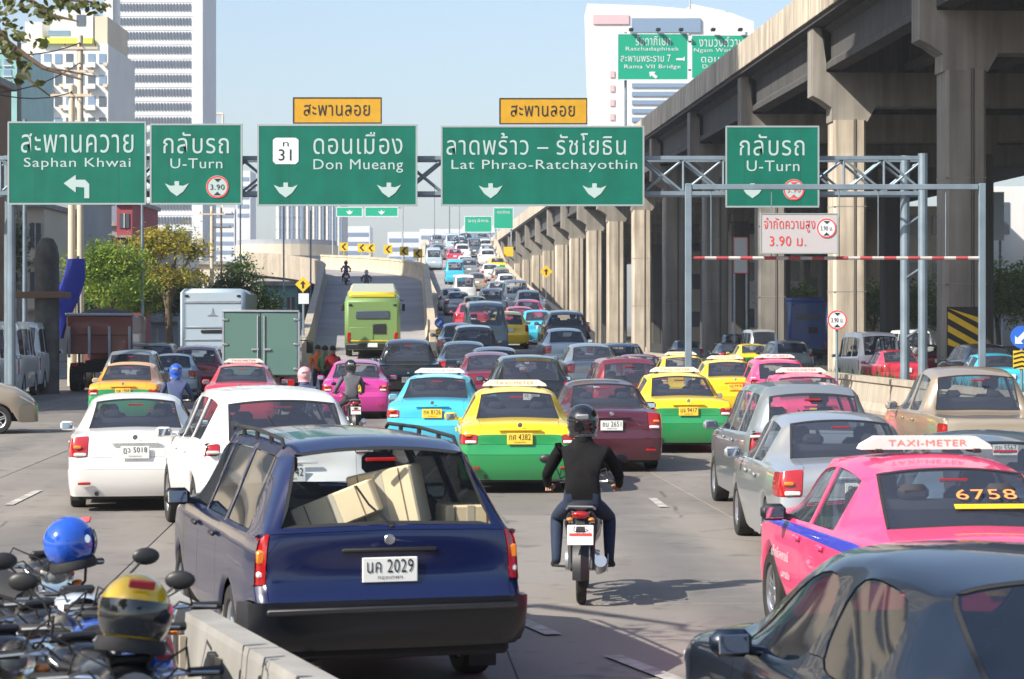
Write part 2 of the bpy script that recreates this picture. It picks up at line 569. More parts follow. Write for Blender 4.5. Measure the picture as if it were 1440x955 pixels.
        for l in range(5):
            for s in (1, -1):
                for k in range(5):
                    if rear:
                        r = ('body', P.get('rear_two', {}).get(l, 0))
                        if l <= 1: r = ('rear_bumper', P.get('bumpcol', P.get('rear_two', {}).get(l, 0)))
                        elif l in P['tl_rear'][0] and k in P['tl_rear'][1]: r = ('tl%s' % ('R' if s > 0 else 'L'), 0)
                        elif l in P.get('lidlv', (3, 4)) and k >= P.get('lidk', 2): r = ('lid', P.get('rear_two', {}).get(l, 0))
                    else:
                        r = ('front_bumper', 0) if l <= 1 else (('hl%s' % ('R' if s > 0 else 'L'), 0) if (l == 3 and k < 2) else (('grille', 0) if l in (2, 3) and k >= 2 else ('body', 0)))
                    q = [key(l, k, s), key(l + 1, k, s), key(l + 1, k + 1, s), key(l, k + 1, s)]
                    addf(q, r, (1 if rear else -1) * s)
    endgrid(0, True); endgrid(NI - 1, False)
    ce = []
    if P.get('corner'):
        for s in (1, -1):
            for k in range(5): ce.append((V[(0, k, s)], V[(0, k + 1, s)], P['corner']))
            ce.append((V[(0, 5, s)], V[(0, 6, s)], P['corner'] * .6))
            for i in range(NI - 1):
                if ys[i] < P['cw']: ce.append((V[(i, 5, s)], V[(i + 1, 5, s)], .35)); ce.append((V[(i, 8, s)], V[(i + 1, 8, s)], .35))
    return verts, faces, reg, ce

def subdivide_cage(verts, faces, reg, ce, lod, crease_glass=.9, crease_corner=.55):
    names = sorted(set(reg))
    me = bpy.data.meshes.new('cage'); me.from_pydata([tuple(v) for v in verts], [], faces)
    idx = {r: i for i, r in enumerate(names)}
    me.polygons.foreach_set('material_index', [idx[r] for r in reg])
    bm = bmesh.new(); bm.from_mesh(me)
    cl = bm.edges.layers.float.get('crease_edge') or bm.edges.layers.float.new('crease_edge')
    for e in bm.edges:
        if len(e.link_faces) < 2: e[cl] = 0.55; continue
        a, b = (names[f.material_index] for f in e.link_faces)
        if a != b:
            g = [x[0].startswith(('sw', 'rear_window', 'windshield', 'tl', 'hl')) for x in (a, b)]
            if any(g): e[cl] = crease_glass
            elif 'bumper' in a[0] or 'bumper' in b[0]: e[cl] = .35
            elif a[0] == b[0]: e[cl] = .2
    bm.verts.ensure_lookup_table()
    for a, b, val in ce:
        e = bm.edges.get((bm.verts[a], bm.verts[b]))
        if e: e[cl] = max(e[cl], val)
    cv = bm.verts.layers.float.get('crease_vert') or bm.verts.layers.float.new('crease_vert')
    for v in bm.verts:
        cnt = {}
        for f in v.link_faces:
            n0 = names[f.material_index][0]
            if n0.startswith(('sw', 'rear_window', 'windshield', 'tl')): cnt[n0] = cnt.get(n0, 0) + 1
        if any(k == 1 for k in cnt.values()) and len(v.link_faces) > 2: v[cv] = crease_corner * (.5 if any(x.startswith('tl') for x in cnt) else 1)
    bmesh.ops.recalc_face_normals(bm, faces=bm.faces[:])
    ctr = sum((v.co for v in bm.verts), Vector()) / len(bm.verts)
    if sum(f.normal.dot(f.calc_center_median() - ctr) * f.calc_area() for f in bm.faces) < 0: bmesh.ops.reverse_faces(bm, faces=bm.faces[:])
    bm.to_mesh(me); bm.free()
    for _ in range(len(names)): me.materials.append(None)
    o = bpy.data.objects.new('cage', me); COL.objects.link(o)
    md = o.modifiers.new('s', 'SUBSURF'); md.levels = lod; md.render_levels = lod; md.use_limit_surface = False
    bpy.context.view_layer.update()
    dg = bpy.context.evaluated_depsgraph_get()
    m2 = bpy.data.meshes.new_from_object(o.evaluated_get(dg))
    bpy.data.objects.remove(o); bpy.data.meshes.remove(me)
    return m2, names

def split_regions(m2, names, lod):
    """one mesh per region name; returns {region: (verts, faces, matidx, normals)}"""
    out = {}
    groups = {}
    for p in m2.polygons:
        nm, ci = names[p.material_index]
        groups.setdefault(nm, []).append((tuple(p.vertices), ci))
    co = [v.co.copy() for v in m2.vertices]; no = [v.normal.copy() for v in m2.vertices]
    for nm, fl in groups.items():
        used = {}; vs = []; ns = []; fs = []; mi = []
        for f, ci in fl:
            q = []
            for v in f:
                if v not in used: used[v] = len(vs); vs.append(co[v].copy()); ns.append(no[v].copy())
                q.append(used[v])
            fs.append(tuple(q)); mi.append(ci)
        out[nm] = (vs, fs, mi, ns)
    return out

def region_part(reg, push=0.0, gap=0.003, depth=0.02, lining=False):
    vs, fs, mi, ns = reg
    vs = [v + n * push for v, n in zip(vs, ns)]
    # boundary
    ec = {}
    for fi, f in enumerate(fs):
        for a, b in zip(f, f[1:] + f[:1]):
            ec.setdefault((min(a, b), max(a, b)), []).append((a, b, fi))
    bd = [x[0] for x in ec.values() if len(x) == 1]
    bset = set(v for a, b, _ in bd for v in (a, b))
    nb = {}
    for (a, b), _ in ec.items():
        nb.setdefault(a, []).append(b); nb.setdefault(b, []).append(a)
    newco = {}
    for v in bset:
        inn = [u for u in nb[v] if u not in bset]
        if inn:
            d = sum((vs[u] for u in inn), Vector()) / len(inn) - vs[v]
            if d.length > 1e-6: newco[v] = vs[v] + d.normalized() * gap
    for v, c in newco.items(): vs[v] = c
    mb = MB(); mb.v = [tuple(v) for v in vs]; mb.f = list(fs); mb.mi = list(mi)
    if depth:
        ring = {}
        for v in bset:
            ring[v] = len(mb.v); mb.v.append(tuple(vs[v] - ns[v] * depth))
        for a, b, fi in bd:
            mb.f.append((b, a, ring[a], ring[b])); mb.mi.append(mi[fi])
    return mb

def wheel_meshes(r=0.31, w=0.20, hi=True):
    n = 28 if hi else 16
    t = MB(); rr = r * .66
    t.lathe([(rr, -w * .42), (rr + .015, -w / 2), (r - .02, -w / 2), (r - .005, -w * .42), (r, -w * .3), (r, w * .3), (r - .005, w * .42), (r - .02, w / 2), (rr + .015, w / 2), (rr, w * .42), (rr - .01, w * .2), (rr - .01, -w * .2), (rr, -w * .42)], 'X', n)
    t.f = t.f[:-2]
    rim = MB()
    for s in (1, -1):
        rim.lathe([(rr, s * w * .40), (rr - .012, s * w * .44), (rr - .03, s * w * .36), (rr - .035, s * w * .12)], 'X', n); rim.f = rim.f[:-2]
    rim.lathe([(0.0, w * .36), (.035, w * .36), (.045, w * .30), (.045, -w * .30), (.035, -w * .36), (0, -w * .36)], 'X', 12)
    k = 5
    for i in range(k):
        a = 2 * PI * i / k
        for s in (1, -1):
            m = Matrix.Rotation(a, 3, 'X')
            for d in (-.022, .022):
                rim.box(m @ Vector((s * w * .28, d, rr * .52)), (.02, .028, rr * .86), m, .006 if hi else 0)
    back = MB(); back.lathe([(0.0, .005), (rr - .03, .005), (rr - .03, -.005), (0, -.005)], 'X', n)
    return t, rim, back
CARCACHE = {}
def car_kit(P, lod=2, detail=True):
    K = Kit()
    verts, faces, reg, ce = build_cage(P)
    m2, names = subdivide_cage(verts, faces, reg, ce, lod, .9, P.get('cc', .55))
    G = split_regions(m2, names, lod)
    bpy.data.meshes.remove(m2)
    L, W, H = P['L'], P['W'], P['H']
    yr, yf = P['axles']; bb, bh, wh, cw = P['bb'], P['bh'], P['wh'], P['cw']
    def zat(tab, y): return interp(tab, y)
    two = bool(P.get('two') or P.get('rear_two'))
    pk = ['paint', 'paint2'] if two or P.get('bumpcol') else ['paint']
    g = .003 if lod >= 2 else .002
    wm = lambda mb: mb.mesh('m', True, 50)
    body = region_part(G['body'], 0, g * .5, .02)
    if P.get('bumpcol'): pass
    kb = K.add('body', wm(body), pk)
    lin = MB(); vs, fs, mi, ns = G['body']
    sel = [f for f in fs if min(vs[i].z for i in f) > P['lv'][4] - .02]
    lin.v = [tuple(v - n * .03) for v, n in zip(vs, ns)]; lin.f = [f[::-1] for f in sel]; lin.mi = [0] * len(sel)
    K.add('cabin_lining', wm(lin), 'lining')
    for nm in sorted(G):
        r = G[nm]
        if nm == 'body': continue
        if nm.startswith('door'):
            wi = int(nm[4]); dk = K.add('door', wm(region_part(r, 0, g, .02)), pk)
            if detail:
                s = 1 if nm.endswith('R') else -1
                a, b = P['wins'][wi]
                hb = MB(); z = P.get('handle_z', P['lv'][4] - .02)
                x = max(v.x * s for v in r[0]) * s
                hb.box((x + s * .012, a + .13, z), (.03, .17, .035), None, .01)
                K.add('handle', hb.mesh('handle', True), P.get('handle_key', 'paint'), dk)
        elif nm.startswith('sw'):
            K.add('side_window', wm(region_part(r, -.006, .004, .012)), P.get('glass', 'glass'))
        elif nm in ('rear_window', 'windshield'):
            K.add(nm, wm(region_part(r, -.006, .004, .012)), P.get('rglass', 'glass') if nm == 'rear_window' else 'glass_clear')
            # black seal round the pane
            vs, fs, mi, ns = r
            if detail:
                sl = MB()
                ec = {}
                for f in fs:
                    for a, b in zip(f, f[1:] + f[:1]): ec.setdefault((min(a, b), max(a, b)), []).append(1)
                nb = {}
                for e in ec: nb.setdefault(e[0], []).append(e[1]); nb.setdefault(e[1], []).append(e[0])
                bds = [e for e, x in ec.items() if len(x) == 1]; bset = set(v for e in bds for v in e)
                inn = {}
                for v in bset:
                    c = [u for u in nb[v] if u not in bset]
                    d = (sum((vs[u] for u in c), Vector()) / len(c) - vs[v]) if c else Vector((0, 0, 0))
                    inn[v] = vs[v] + (d.normalized() * .022 if d.length > 1e-6 else d)
                ix = {}
                for v in bset:
                    ix[v] = len(sl.v); sl.v.append(tuple(vs[v] + ns[v] * -.0015)); sl.v.append(tuple(inn[v] + ns[v] * -.0015))
                for a, b in bds: sl.f.append((ix[a], ix[b], ix[b] + 1, ix[a] + 1)); sl.mi.append(0)
                K.add('window_seal', sl.mesh('window_seal', False), 'rubber')
        elif nm.startswith('tl'):
            key = 'lamp_red'
            tl = K.add('tail_light', wm(region_part(r, .006, .004, .03)), key)
            if detail and P.get('tl_inner'):
                s = 1 if nm.endswith('R') else -1
                for (fx, z, w_, h_, kk) in P['tl_inner']:
                    ib = MB(); ib.box((s * fx * W / 2, -.012 + P.get('tly', 0), z), (w_, .05, h_), None, .012)
                    K.add('lamp_lens', ib.mesh('lamp_lens', True), kk, tl)
        elif nm.startswith('hl'): K.add('headlight', wm(region_part(r, .004, .004, .03)), 'lamp_clear')
        elif nm == 'rear_bumper': K.add('rear_bumper', wm(region_part(r, P.get('bumppush', .012), g, .035)), [('paint2' if P.get('bumpcol') else pk[0])] if not two and P.get('bumpcol') is None else pk)
        elif nm == 'front_bumper': K.add('front_bumper', wm(region_part(r, .008, g, .03)), pk)
        elif nm == 'lid': K.add(P.get('lidname', 'trunk_lid' if bb > .3 else 'tailgate'), wm(region_part(r, 0, g, .02)), P.get('lid_key', pk))
        elif nm == 'hood': K.add('hood', wm(region_part(r, 0, g, .02)), pk)
        elif nm == 'roof': K.add('roof', wm(region_part(r, 0, g, .02)), pk)
        elif nm == 'grille': K.add('grille', wm(region_part(r, -.01, .004, .02)), 'black_plastic')
    # underbody and wheel housings
    ch = MB()
    zl = P['lv'][0]
    ch.box((0, L / 2, zl + .10), (W * .62, L * .93, .16), None, .03)
    ch.box((0, (yr + yf) / 2, zl + .12), (W * .92, yf - yr - .8, .14), None, .03)
    ch.box((0, .25 if yr > .7 else .15, zl + .06), (W * .86, .28, .12), None, .03)
    ch.box((0, L - .28, zl + .08), (W * .7, .3, .12), None, .03)
    for yc in (yr, yf): ch.tube([(-W / 2 + .15, yc, .30), (W / 2 - .15, yc, .30)], .05, 8)
    K.add('chassis', ch.mesh('chassis', False), 'under')
    floor = MB(); floor.box((0, (bb + cw) / 2, P['lv'][2]), (W * .88, cw - max(bb - .4, .05), .05)); 
    K.add('cabin_floor', floor.mesh('cabin_floor'), 'lining')
    # wheels
    wr_ = P.get('wheel', .31); ww = P.get('wheelw', .19)
    t, rim, back = wheel_meshes(wr_, ww, detail)
    tm = t.mesh('tyre', True, 30); rm = rim.mesh('rim', True, 30); km = back.mesh('brake_disc', True)
    for yc in (yr, yf):
        for s in (-1, 1):
            w_ = K.add('wheel', tm, 'tyre', loc=(s * (W / 2 - ww / 2 - .025), yc, wr_))
            K.add('rim', rm, P.get('rim', 'alloy'), w_)
            if detail: K.add('brake_disc', km, 'under', w_)
    # seats
    sb = MB()
    zf = P['lv'][3] - .12
    def seat(mb, x, y, w):
        mb.box((x, y + .28, zf + .1), (w, .5, .14), None, .05)
        mb.box((x, y, zf + .36), (w, .13, .50), Matrix.Rotation(R(10), 3, 'X'), .05)
    yfs = cw - 1.45 if cw - wh > .3 else cw - 1.3
    for x in (-.36, .36):
        m_ = MB(); seat(m_, x, yfs, .48); si = K.add('seat', m_.mesh('seat', True), 'seat_cloth')
        m_ = MB(); m_.box((x, yfs - .06, min(zf + .76, H - .24)), (.25, .09, .16), None, .04); K.add('headrest', m_.mesh('headrest', True), 'seat_cloth', si)
    if P.get('rearseat') is not None:
        y2 = P['rearseat']
        m_ = MB(); m_.box((0, y2 + .28, zf + .08), (W * .72, .48, .16), None, .05); m_.box((0, y2 + .03, zf + .33), (W * .70, .14, .5), Matrix.Rotation(R(12), 3, 'X'), .05)
        si = K.add('rear_seat', m_.mesh('rear_seat', True), 'seat_cloth')
        for x in (-.38, .38):
            m_ = MB(); m_.box((x * .8, y2 - .02, zf + .62), (.22, .09, .12), None, .04); K.add('headrest', m_.mesh('headrest', True), 'seat_cloth', si)
    if detail:
        m_ = MB(); m_.box((0, cw - .45, P['lv'][4] - .02), (W * .8, .4, .16), None, .05); K.add('dashboard', m_.mesh('dashboard', True), 'lining')
        m_ = MB(); pts = [(.36 - .72 * 1 + .19 * math.cos(a), cw - .72 + .05 * math.sin(a), P['lv'][4] + .0 + .18 * math.sin(a)) for a in [2 * PI * i / 16 for i in range(17)]]
        pts = [(-p[0], p[1], p[2]) for p in pts]
        m_.tube(pts, .014, 6, False); K.add('steering_wheel', m_.mesh('steering_wheel', True), 'black_plastic')
    # door mirrors
    ym = cw - .62 if P.get('ym') is None else P['ym']
    zm = interp(P['belt'], ym) + .07
    for s in (-1, 1):
        m_ = MB(); xw = W / 2 * .93
        m_.box((s * (xw + .15), ym, zm), (.19, .10, .125), None, .035); m_.tube([(s * (xw - .03), ym + .02, zm - .05), (s * (xw + .08), ym, zm - .03)], .025, 8)
        mi_ = K.add('door_mirror', m_.mesh('door_mirror', True), P.get('mirror_key', 'paint'))
        m_ = MB(); m_.box((s * (xw + .15), ym - .052, zm), (.145, .01, .085), Matrix.Rotation(R(-s * 6), 3, 'Z') @ Matrix.Rotation(R(-5), 3, 'X'), .004); K.add('mirror_glass', m_.mesh('mirror_glass', False), 'mirror', mi_)
    # number plate
    px_, pz = P.get('plate', (0, .80))
    py_ = P.get('plate_y', interp([(lv_, y_) for lv_, y_ in zip(P['lv'], P.get('yl', [0.07, 0.0, -0.03, -0.01, 0.0, 0.03]))], pz) - .045)
    m_ = MB(); m_.box((px_, py_ , pz), (.36, .012, .16), None, .005)
    pi_ = K.add('number_plate', m_.mesh('number_plate'), 'plate')
    if P.get('plate_text') and detail:
        a, b = P['plate_text']
        tm1 = text_mesh(a, .085, .30, .012, .003); K.add('lettering', tm1.copy(), 'plate_ink', pi_, (px_, py_ - .0065, pz + .025))
        tm2 = text_mesh(b, .026, .16, .01, .003); K.add('lettering', tm2.copy(), 'plate_ink', pi_, (px_, py_ - .0065, pz - .052))
    if detail:
        m_ = MB(); m_.box((0, P.get('gar_y', py_ + .01), pz + .125), (.62, .03, .03), None, .01); K.add('plate_garnish', m_.mesh('plate_garnish', True), P.get('garnish', 'paint'))
        m_ = MB(); m_.tube([(-W * .28, .08, .24), (-W * .28, -.02, .235)], .028, 12); K.add('exhaust_pipe', m_.mesh('exhaust_pipe', True), 'black_plastic')
        for s in (-1, 1):
            m_ = MB(); m_.box((s * (W / 2 - .14), yr - wr_ - .10, .21), (.19, .012, .20), None, .004); K.add('mudflap', m_.mesh('mudflap'), 'rubber')
        m_ = MB(); m_.lathe([(0, -.006), (.03, -.006), (.036, 0), (0, .004)], 'Y', 16, (0, py_ + .005, pz + .19)); K.add('badge', m_.mesh('badge', True), 'chrome')
        for s in ((-1, 1) if not P.get('noreflect') else ()):
            m_ = MB(); m_.box((s * W * .37, P.get('yl', [0, 0, -.03])[1] - .045 - P.get('bumppush', .012), P['lv'][1] + .03), (.16, .03, .035), None, .008); K.add('reflector', m_.mesh('reflector', True), 'lamp_red')
        m_ = MB(); m_.box((0, .14, P['lv'][0] + .0), (W * .78, .14, .08), None, .02); K.add('valance', m_.mesh('valance', True), 'matte_black')
        # high brake lamp behind the pane
        m_ = MB(); m_.box((0, bh - .02 - (.1 if bb > .3 else .03), interp(P['top'], bh) - .085), (.20, .02, .025), None, .005); K.add('brake_light', m_.mesh('brake_light'), 'lamp_red')
    if P.get('rails') and detail:
        for s in (-1, 1):
            m_ = MB(); ya, yb2 = bh + .25, wh - .15; xr_ = P['wr'] - .02
            m_.tube([(s * xr_, ya, H - .09), (s * xr_, ya + .08, H - .035), (s * xr_, (ya + yb2) / 2, H - .015), (s * xr_, yb2 - .08, H - .03), (s * xr_, yb2, H - .06)], .014, 8)
            for q in (ya + .5, (ya + yb2) / 2, yb2 - .5): m_.tube([(s * xr_, q, H - .08), (s * xr_, q, H - .02)], .016, 6)
            K.add('roof_rail', m_.mesh('roof_rail', True), P.get('rail_key', 'black_plastic'))
    if P.get('bumpcol') and detail and 'rails' in P:
        m_ = MB(); m_.box((0, -.155, .60), (W * .90, .03, .04), None, .01); K.add('bumper_strip', m_.mesh('bumper_strip', True), 'black_plastic')
        m_ = MB(); m_.box((0, .10, .34), (W * .9, .12, .16), None, .03); m_.lathe([(0, -.1), (.26, -.1), (.30, -.06), (.30, .06), (.26, .1), (0, .1)], 'Z', 20, (.1, .5, .33)); m_.box((-.45, .45, .32), (.5, .6, .14), None, .04)
        K.add('fuel_tank', m_.mesh('fuel_tank', True), 'under')
    if P.get('wiper') and detail:
        m_ = MB(); z0 = interp(P['top'], bb)
        m_.tube([(.02, -.035 + bb, z0 - .01), (-.12, bb + .02, z0 + .12), (-.20, bb + .05, z0 + .24)], .008, 6); m_.tube([(.02, -.04 + bb, z0 - .03), (.02, .02 + bb, z0 + .0)], .02, 8)
        K.add('wiper', m_.mesh('wiper', True), 'black_plastic')
    return K

TOPPER = None
def add_topper(K, P, y=None, text='TAXI-METER', w=.96):
    z = P['H'] - .005
    y = y if y is not None else (P['bh'] + .55)
    poly = [(-w / 2, 0), (w / 2, 0), (w / 2 - .02, .035), (w / 2 - .12, .092), (-w / 2 + .12, .092), (-w / 2 + .02, .035)]
    m_ = MB(); m_.prism(poly, .17, Matrix.Translation((0, y, z)))
    t = K.add('taxi_sign', m_.mesh('taxi_sign', True, 30), 'sign_white')
    m_ = MB()
    for s in (-.36, .36): m_.box((s, y + .08, z - .01), (.06, .22, .03), None, .008)
    K.add('sign_foot', m_.mesh('sign_foot'), 'black_plastic', t)
    K.add('lettering', text_mesh(text, .044, w * .60, .015, .003).copy(), 'topper_ink', t, (0, y - .001, z + .048))

ARCH = .355
SEDAN = dict(L=4.45, W=1.72, H=1.47, wr=.56, axles=(.95, 3.52), wheel=.31, arch=.365,
    top=[(0, .985), (.08, 1.01), (.3, 1.035), (.78, 1.055), (1.42, 1.405), (1.8, 1.46), (2.2, 1.47), (2.75, 1.43), (3.0, 1.33), (3.45, 1.02), (4.0, .93), (4.3, .82), (4.45, .72)],
    belt=[(0, .93), (.8, .95), (3.4, .90), (4.2, .82), (4.45, .68)], lv=[.20, .34, .55, .70, .84], bb=.78, bh=1.42, wh=2.72, cw=3.45,
    wins=[(1.50, 2.18), (2.26, 3.18)], doorwins=(0, 1), tl_side=(3, 4), tl_rear=((3, 4), (0, 1, 2)), bump=.32, plate=(0, .76), recess=(3,), rearseat=1.25, lidk=3,
    plate_text=('มฎ 9418', 'กรุงเทพมหานคร'), tl_inner=[(.80, .735, .16, .045, 'lamp_clear'), (.84, .83, .10, .04, 'lamp_amber')])
ROUND = dict(SEDAN, cc=.12)
COROLLA = dict(SEDAN, two={0: 1, 1: 1, 2: 1, 3: 1}, rear_two={0: 1, 1: 1, 2: 1, 3: 1}, plate=(0, .78), tl_rear=((3,), (0, 1, 2)), tl_side=(3,), lv=[.20, .34, .56, .70, .84])
PLAINTAXI = dict(COROLLA, two={}, rear_two={}, lidlv=(3, 4))
PINKTAXI = dict(SEDAN, mirror_key='black_plastic', two={4: (.5, 4.2)}, H=1.5, lv=[.20, .34, .55, .74, .86], handle_z=.83)
WAGON = dict(tly=.04, tl_inner=[(.905, .93, .07, .09, 'lamp_amber'), (.905, .82, .07, .045, 'lamp_clear')], cols=(.885, .80, .42), noreflect=True, corner=.75, L=4.55, W=1.80, H=1.675, wr=.60, axles=(.98, 3.60), wheel=.33, arch=.40, wz=.33, rail=.13,
    top=[(0, 1.11), (.03, 1.125), (.30, 1.605), (.52, 1.665), (1.6, 1.675), (2.8, 1.65), (3.0, 1.60), (3.5, 1.15), (3.9, 1.06), (4.4, .93), (4.55, .80)],
    belt=[(0, 1.045), (3.5, 1.04), (4.3, .9), (4.55, .76)], lv=[.37, .44, .655, .75, .97], bb=.03, bh=.30, wh=2.88, cw=3.5,
    wins=[(.48, 1.36), (1.46, 2.28), (2.36, 3.22)], doorwins=(1, 2), tl_side=(3, 4), tl_rear=((3, 4), (0, 1)), bump=.30, plate=(0, .835), recess=(3,), rearseat=1.3, lidk=2, lidlv=(2, 3, 4),
    yl=[.03, -.05, -.07, 0, 0, .0], xf=[.97, 1.0, 1.0, 1.0, .99, .96], bumppush=.05, bumpcol=1, wiper=True, rails=True, glass='glass_dark', rglass='glass_clear', rim='steel', garnish='matte_black',
    plate_text=('นค 2029', 'กรุงเทพฯ'), handle_key='black_plastic', mirror_key='black_plastic', handle_z=.95, plate_y=-.03)
SUV = dict(corner=.35, L=4.65, W=1.86, H=1.70, wr=.63, axles=(.93, 3.66), wheel=.36, arch=.42, wz=.36, rail=.13,
    top=[(0, 1.15), (.04, 1.17), (.42, 1.58), (.75, 1.68), (1.7, 1.71), (2.7, 1.67), (3.0, 1.55), (3.55, 1.20), (4.0, 1.10), (4.45, .97), (4.65, .82)],
    belt=[(0, 1.10), (.9, 1.13), (3.5, 1.03), (4.4, .9), (4.65, .76)], lv=[.30, .46, .72, .86, 1.0], bb=.04, bh=.42, wh=2.80, cw=3.55,
    wins=[(.62, 1.32), (1.42, 2.20), (2.28, 3.28)], doorwins=(1, 2), tl_side=(4, ), tl_rear=((4,), (0, 1)), bump=.30, plate=(0, .80), rearseat=1.3, lidk=2, lidlv=(2, 3, 4),
    yl=[.06, -.01, -.04, 0, .01, .03], wiper=True, tl_inner=[(.86, 1.04, .14, .035, 'lamp_clear')], plate_text=('กข 1742', 'กรุงเทพฯ'), recess=(3,))
MPV = dict(SUV, L=4.2, W=1.68, H=1.68, wr=.57, axles=(.75, 3.42), wheel=.31, arch=.37, wz=.31,
    top=[(0, 1.10), (.03, 1.12), (.26, 1.56), (.50, 1.655), (1.6, 1.68), (2.5, 1.65), (2.75, 1.55), (3.4, 1.12), (3.8, 1.02), (4.08, .92), (4.2, .78)],
    belt=[(0, 1.06), (3.3, .98), (4.0, .86), (4.2, .72)], lv=[.24, .40, .66, .80, .96], bb=.03, bh=.26, wh=2.60, cw=3.4,
    wins=[(.48, 1.08), (1.17, 1.90), (1.98, 2.98)], tl_side=(3, 4, 5), tl_rear=((3, 4), (0, 1)), rearseat=1.1)
HATCH = dict(MPV, H=1.53, L=3.95, top=[(0, 1.0), (.03, 1.02), (.42, 1.42), (.7, 1.50), (1.6, 1.53), (2.2, 1.50), (2.45, 1.42), (3.1, 1.05), (3.5, .95), (3.82, .85), (3.95, .72)],
    belt=[(0, .97), (3.0, .92), (3.8, .8), (3.95, .66)], bh=.42, wh=2.35, cw=3.1, axles=(.62, 3.12), wins=[(.85, 1.62), (1.72, 2.72)], doorwins=(0, 1), lv=[.22, .36, .58, .72, .86], rearseat=.9)
VAN = dict(corner=.6, L=4.9, W=1.72, H=2.10, wr=.66, axles=(1.0, 3.62), wheel=.33, arch=.38, wz=.33, rail=.22,
    top=[(0, 1.22), (.03, 1.25), (.20, 1.95), (.45, 2.08), (1.6, 2.11), (3.4, 2.08), (3.85, 1.95), (4.6, 1.20), (4.75, 1.1), (4.85, .98), (4.9, .85)],
    belt=[(0, 1.17), (4.5, 1.08), (4.8, .95), (4.9, .8)], lv=[.26, .42, .66, .84, 1.02], bb=.03, bh=.20, wh=3.75, cw=4.6,
    wins=[(.35, 1.35), (1.45, 2.55), (2.65, 3.20), (3.30, 4.15)], doorwins=(3,), tl_side=(2, 3), tl_rear=((2, 3), (0,)), bump=.28, plate=(0, .78), rearseat=1.0, lidk=1, lidlv=(2, 3, 4),
    yl=[.05, -.02, -.04, 0, .0, .01], plate_text=('ฮน 4410', 'กรุงเทพฯ'))
PICKUP = dict(corner=.7, L=5.1, W=1.80, H=1.76, wr=.61, axles=(1.15, 4.15), wheel=.36, arch=.42, wz=.36, rail=.13,
    top=[(0, 1.06), (.1, 1.06), (1.62, 1.08), (1.66, 1.12), (1.82, 1.64), (2.1, 1.74), (2.6, 1.76), (3.1, 1.72), (3.3, 1.64), (3.95, 1.18), (4.4, 1.08), (4.9, .96), (5.1, .82)],
    belt=[(0, 1.06), (1.7, 1.08), (3.9, 1.05), (4.9, .9), (5.1, .76)], lv=[.36, .50, .70, .84, .98], bb=1.66, bh=1.82, wh=3.2, cw=3.95,
    wins=[(1.95, 2.62), (2.72, 3.6)], doorwins=(0, 1), tl_side=(3, 2), tl_rear=((2, 3), (0,)), bump=.25, plate=(0, .62), rearseat=2.0, lidk=1, lidlv=(2, 3, 4),
    yl=[.05, -.04, -.06, 0, .0, .0], plate_text=('ถข 5567', 'กรุงเทพฯ'), bumpcol=1, xf=[.96, .99, 1, 1, .995, .985])
def kit_of(name, P, lod, detail=True, topper=None):
    k = (name, lod, detail, bool(topper))
    if k not in CARCACHE:
        K = car_kit(P, lod, detail)
        if topper: add_topper(K, P, text=topper)
        CARCACHE[k] = K
    return CARCACHE[k]
TYPES = {'sedan': SEDAN, 'round': ROUND, 'corolla': COROLLA, 'plaintaxi': PLAINTAXI, 'pinktaxi': PINKTAXI, 'wagon': WAGON, 'suv': SUV, 'mpv': MPV, 'hatch': HATCH, 'van': VAN, 'pickup': PICKUP}
def car(tname, label, cat, px, y, yaw=0.0, c1='white', c2=None, plate='w', lod=1, detail=True, topper=None, x=None, z=None, name='car', group=None, skip=(), extra=None, tilt=0.0, ink='print_black', tink='topper_red', txt=None):
    K = kit_of(tname, TYPES[tname], lod, detail, topper)
    cols = {'paint': PAINTS[c1], 'paint2': PAINTS[c2] if c2 else PAINTS[c1], 'plate': 'plate_white' if plate == 'w' else 'plate_yellow', 'plate_ink': ink, 'topper_ink': tink}
    if extra: cols.update(extra)
    xx = lat(px, y) if x is None else x
    zz = ROADZ + (z if z is not None else 0)
    return K.spawn(name, label, cat, (xx, y, zz), R(yaw), group, cols, skip, tilt, plate_txt=txt)
ROADZ = 0.0
# ---------------------------------------------------------------- ground, roads
HEAD = 185.0 / FPX                       # road heading: lateral drift per metre of depth
mat('ground_mat', (0.13, 0.12, 0.11), 0.95, var=0.2, vscale=0.3, bump=0.3, bscale=6)
mat('asphalt', (0.055, 0.054, 0.055), 0.9, var2=0.25, v2scale=0.6, bump=0.25, bscale=60)
mat('joint', (0.11, 0.10, 0.09), 0.95)
mat('flyover_road', (0.30, 0.29, 0.29), 0.9, var2=0.22, v2scale=0.25, bump=0.1, bscale=20)
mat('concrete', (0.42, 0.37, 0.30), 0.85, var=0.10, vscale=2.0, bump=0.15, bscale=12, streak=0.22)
mat('concrete_pale', (0.55, 0.46, 0.34), 0.85, var=0.10, vscale=2.0, bump=0.12, bscale=10, streak=0.20)
mat('concrete_grey', (0.30, 0.29, 0.27), 0.85, var=0.14, vscale=1.6, bump=0.15, bscale=10, streak=0.30)
mat('kerb_mat', (0.36, 0.34, 0.31), 0.85, var=0.15, vscale=3)
mat('line_paint', (0.40, 0.385, 0.36), 0.8, var=0.5, vscale=5)
mat('grass', (0.06, 0.10, 0.03), 0.95, var=0.3, vscale=3)

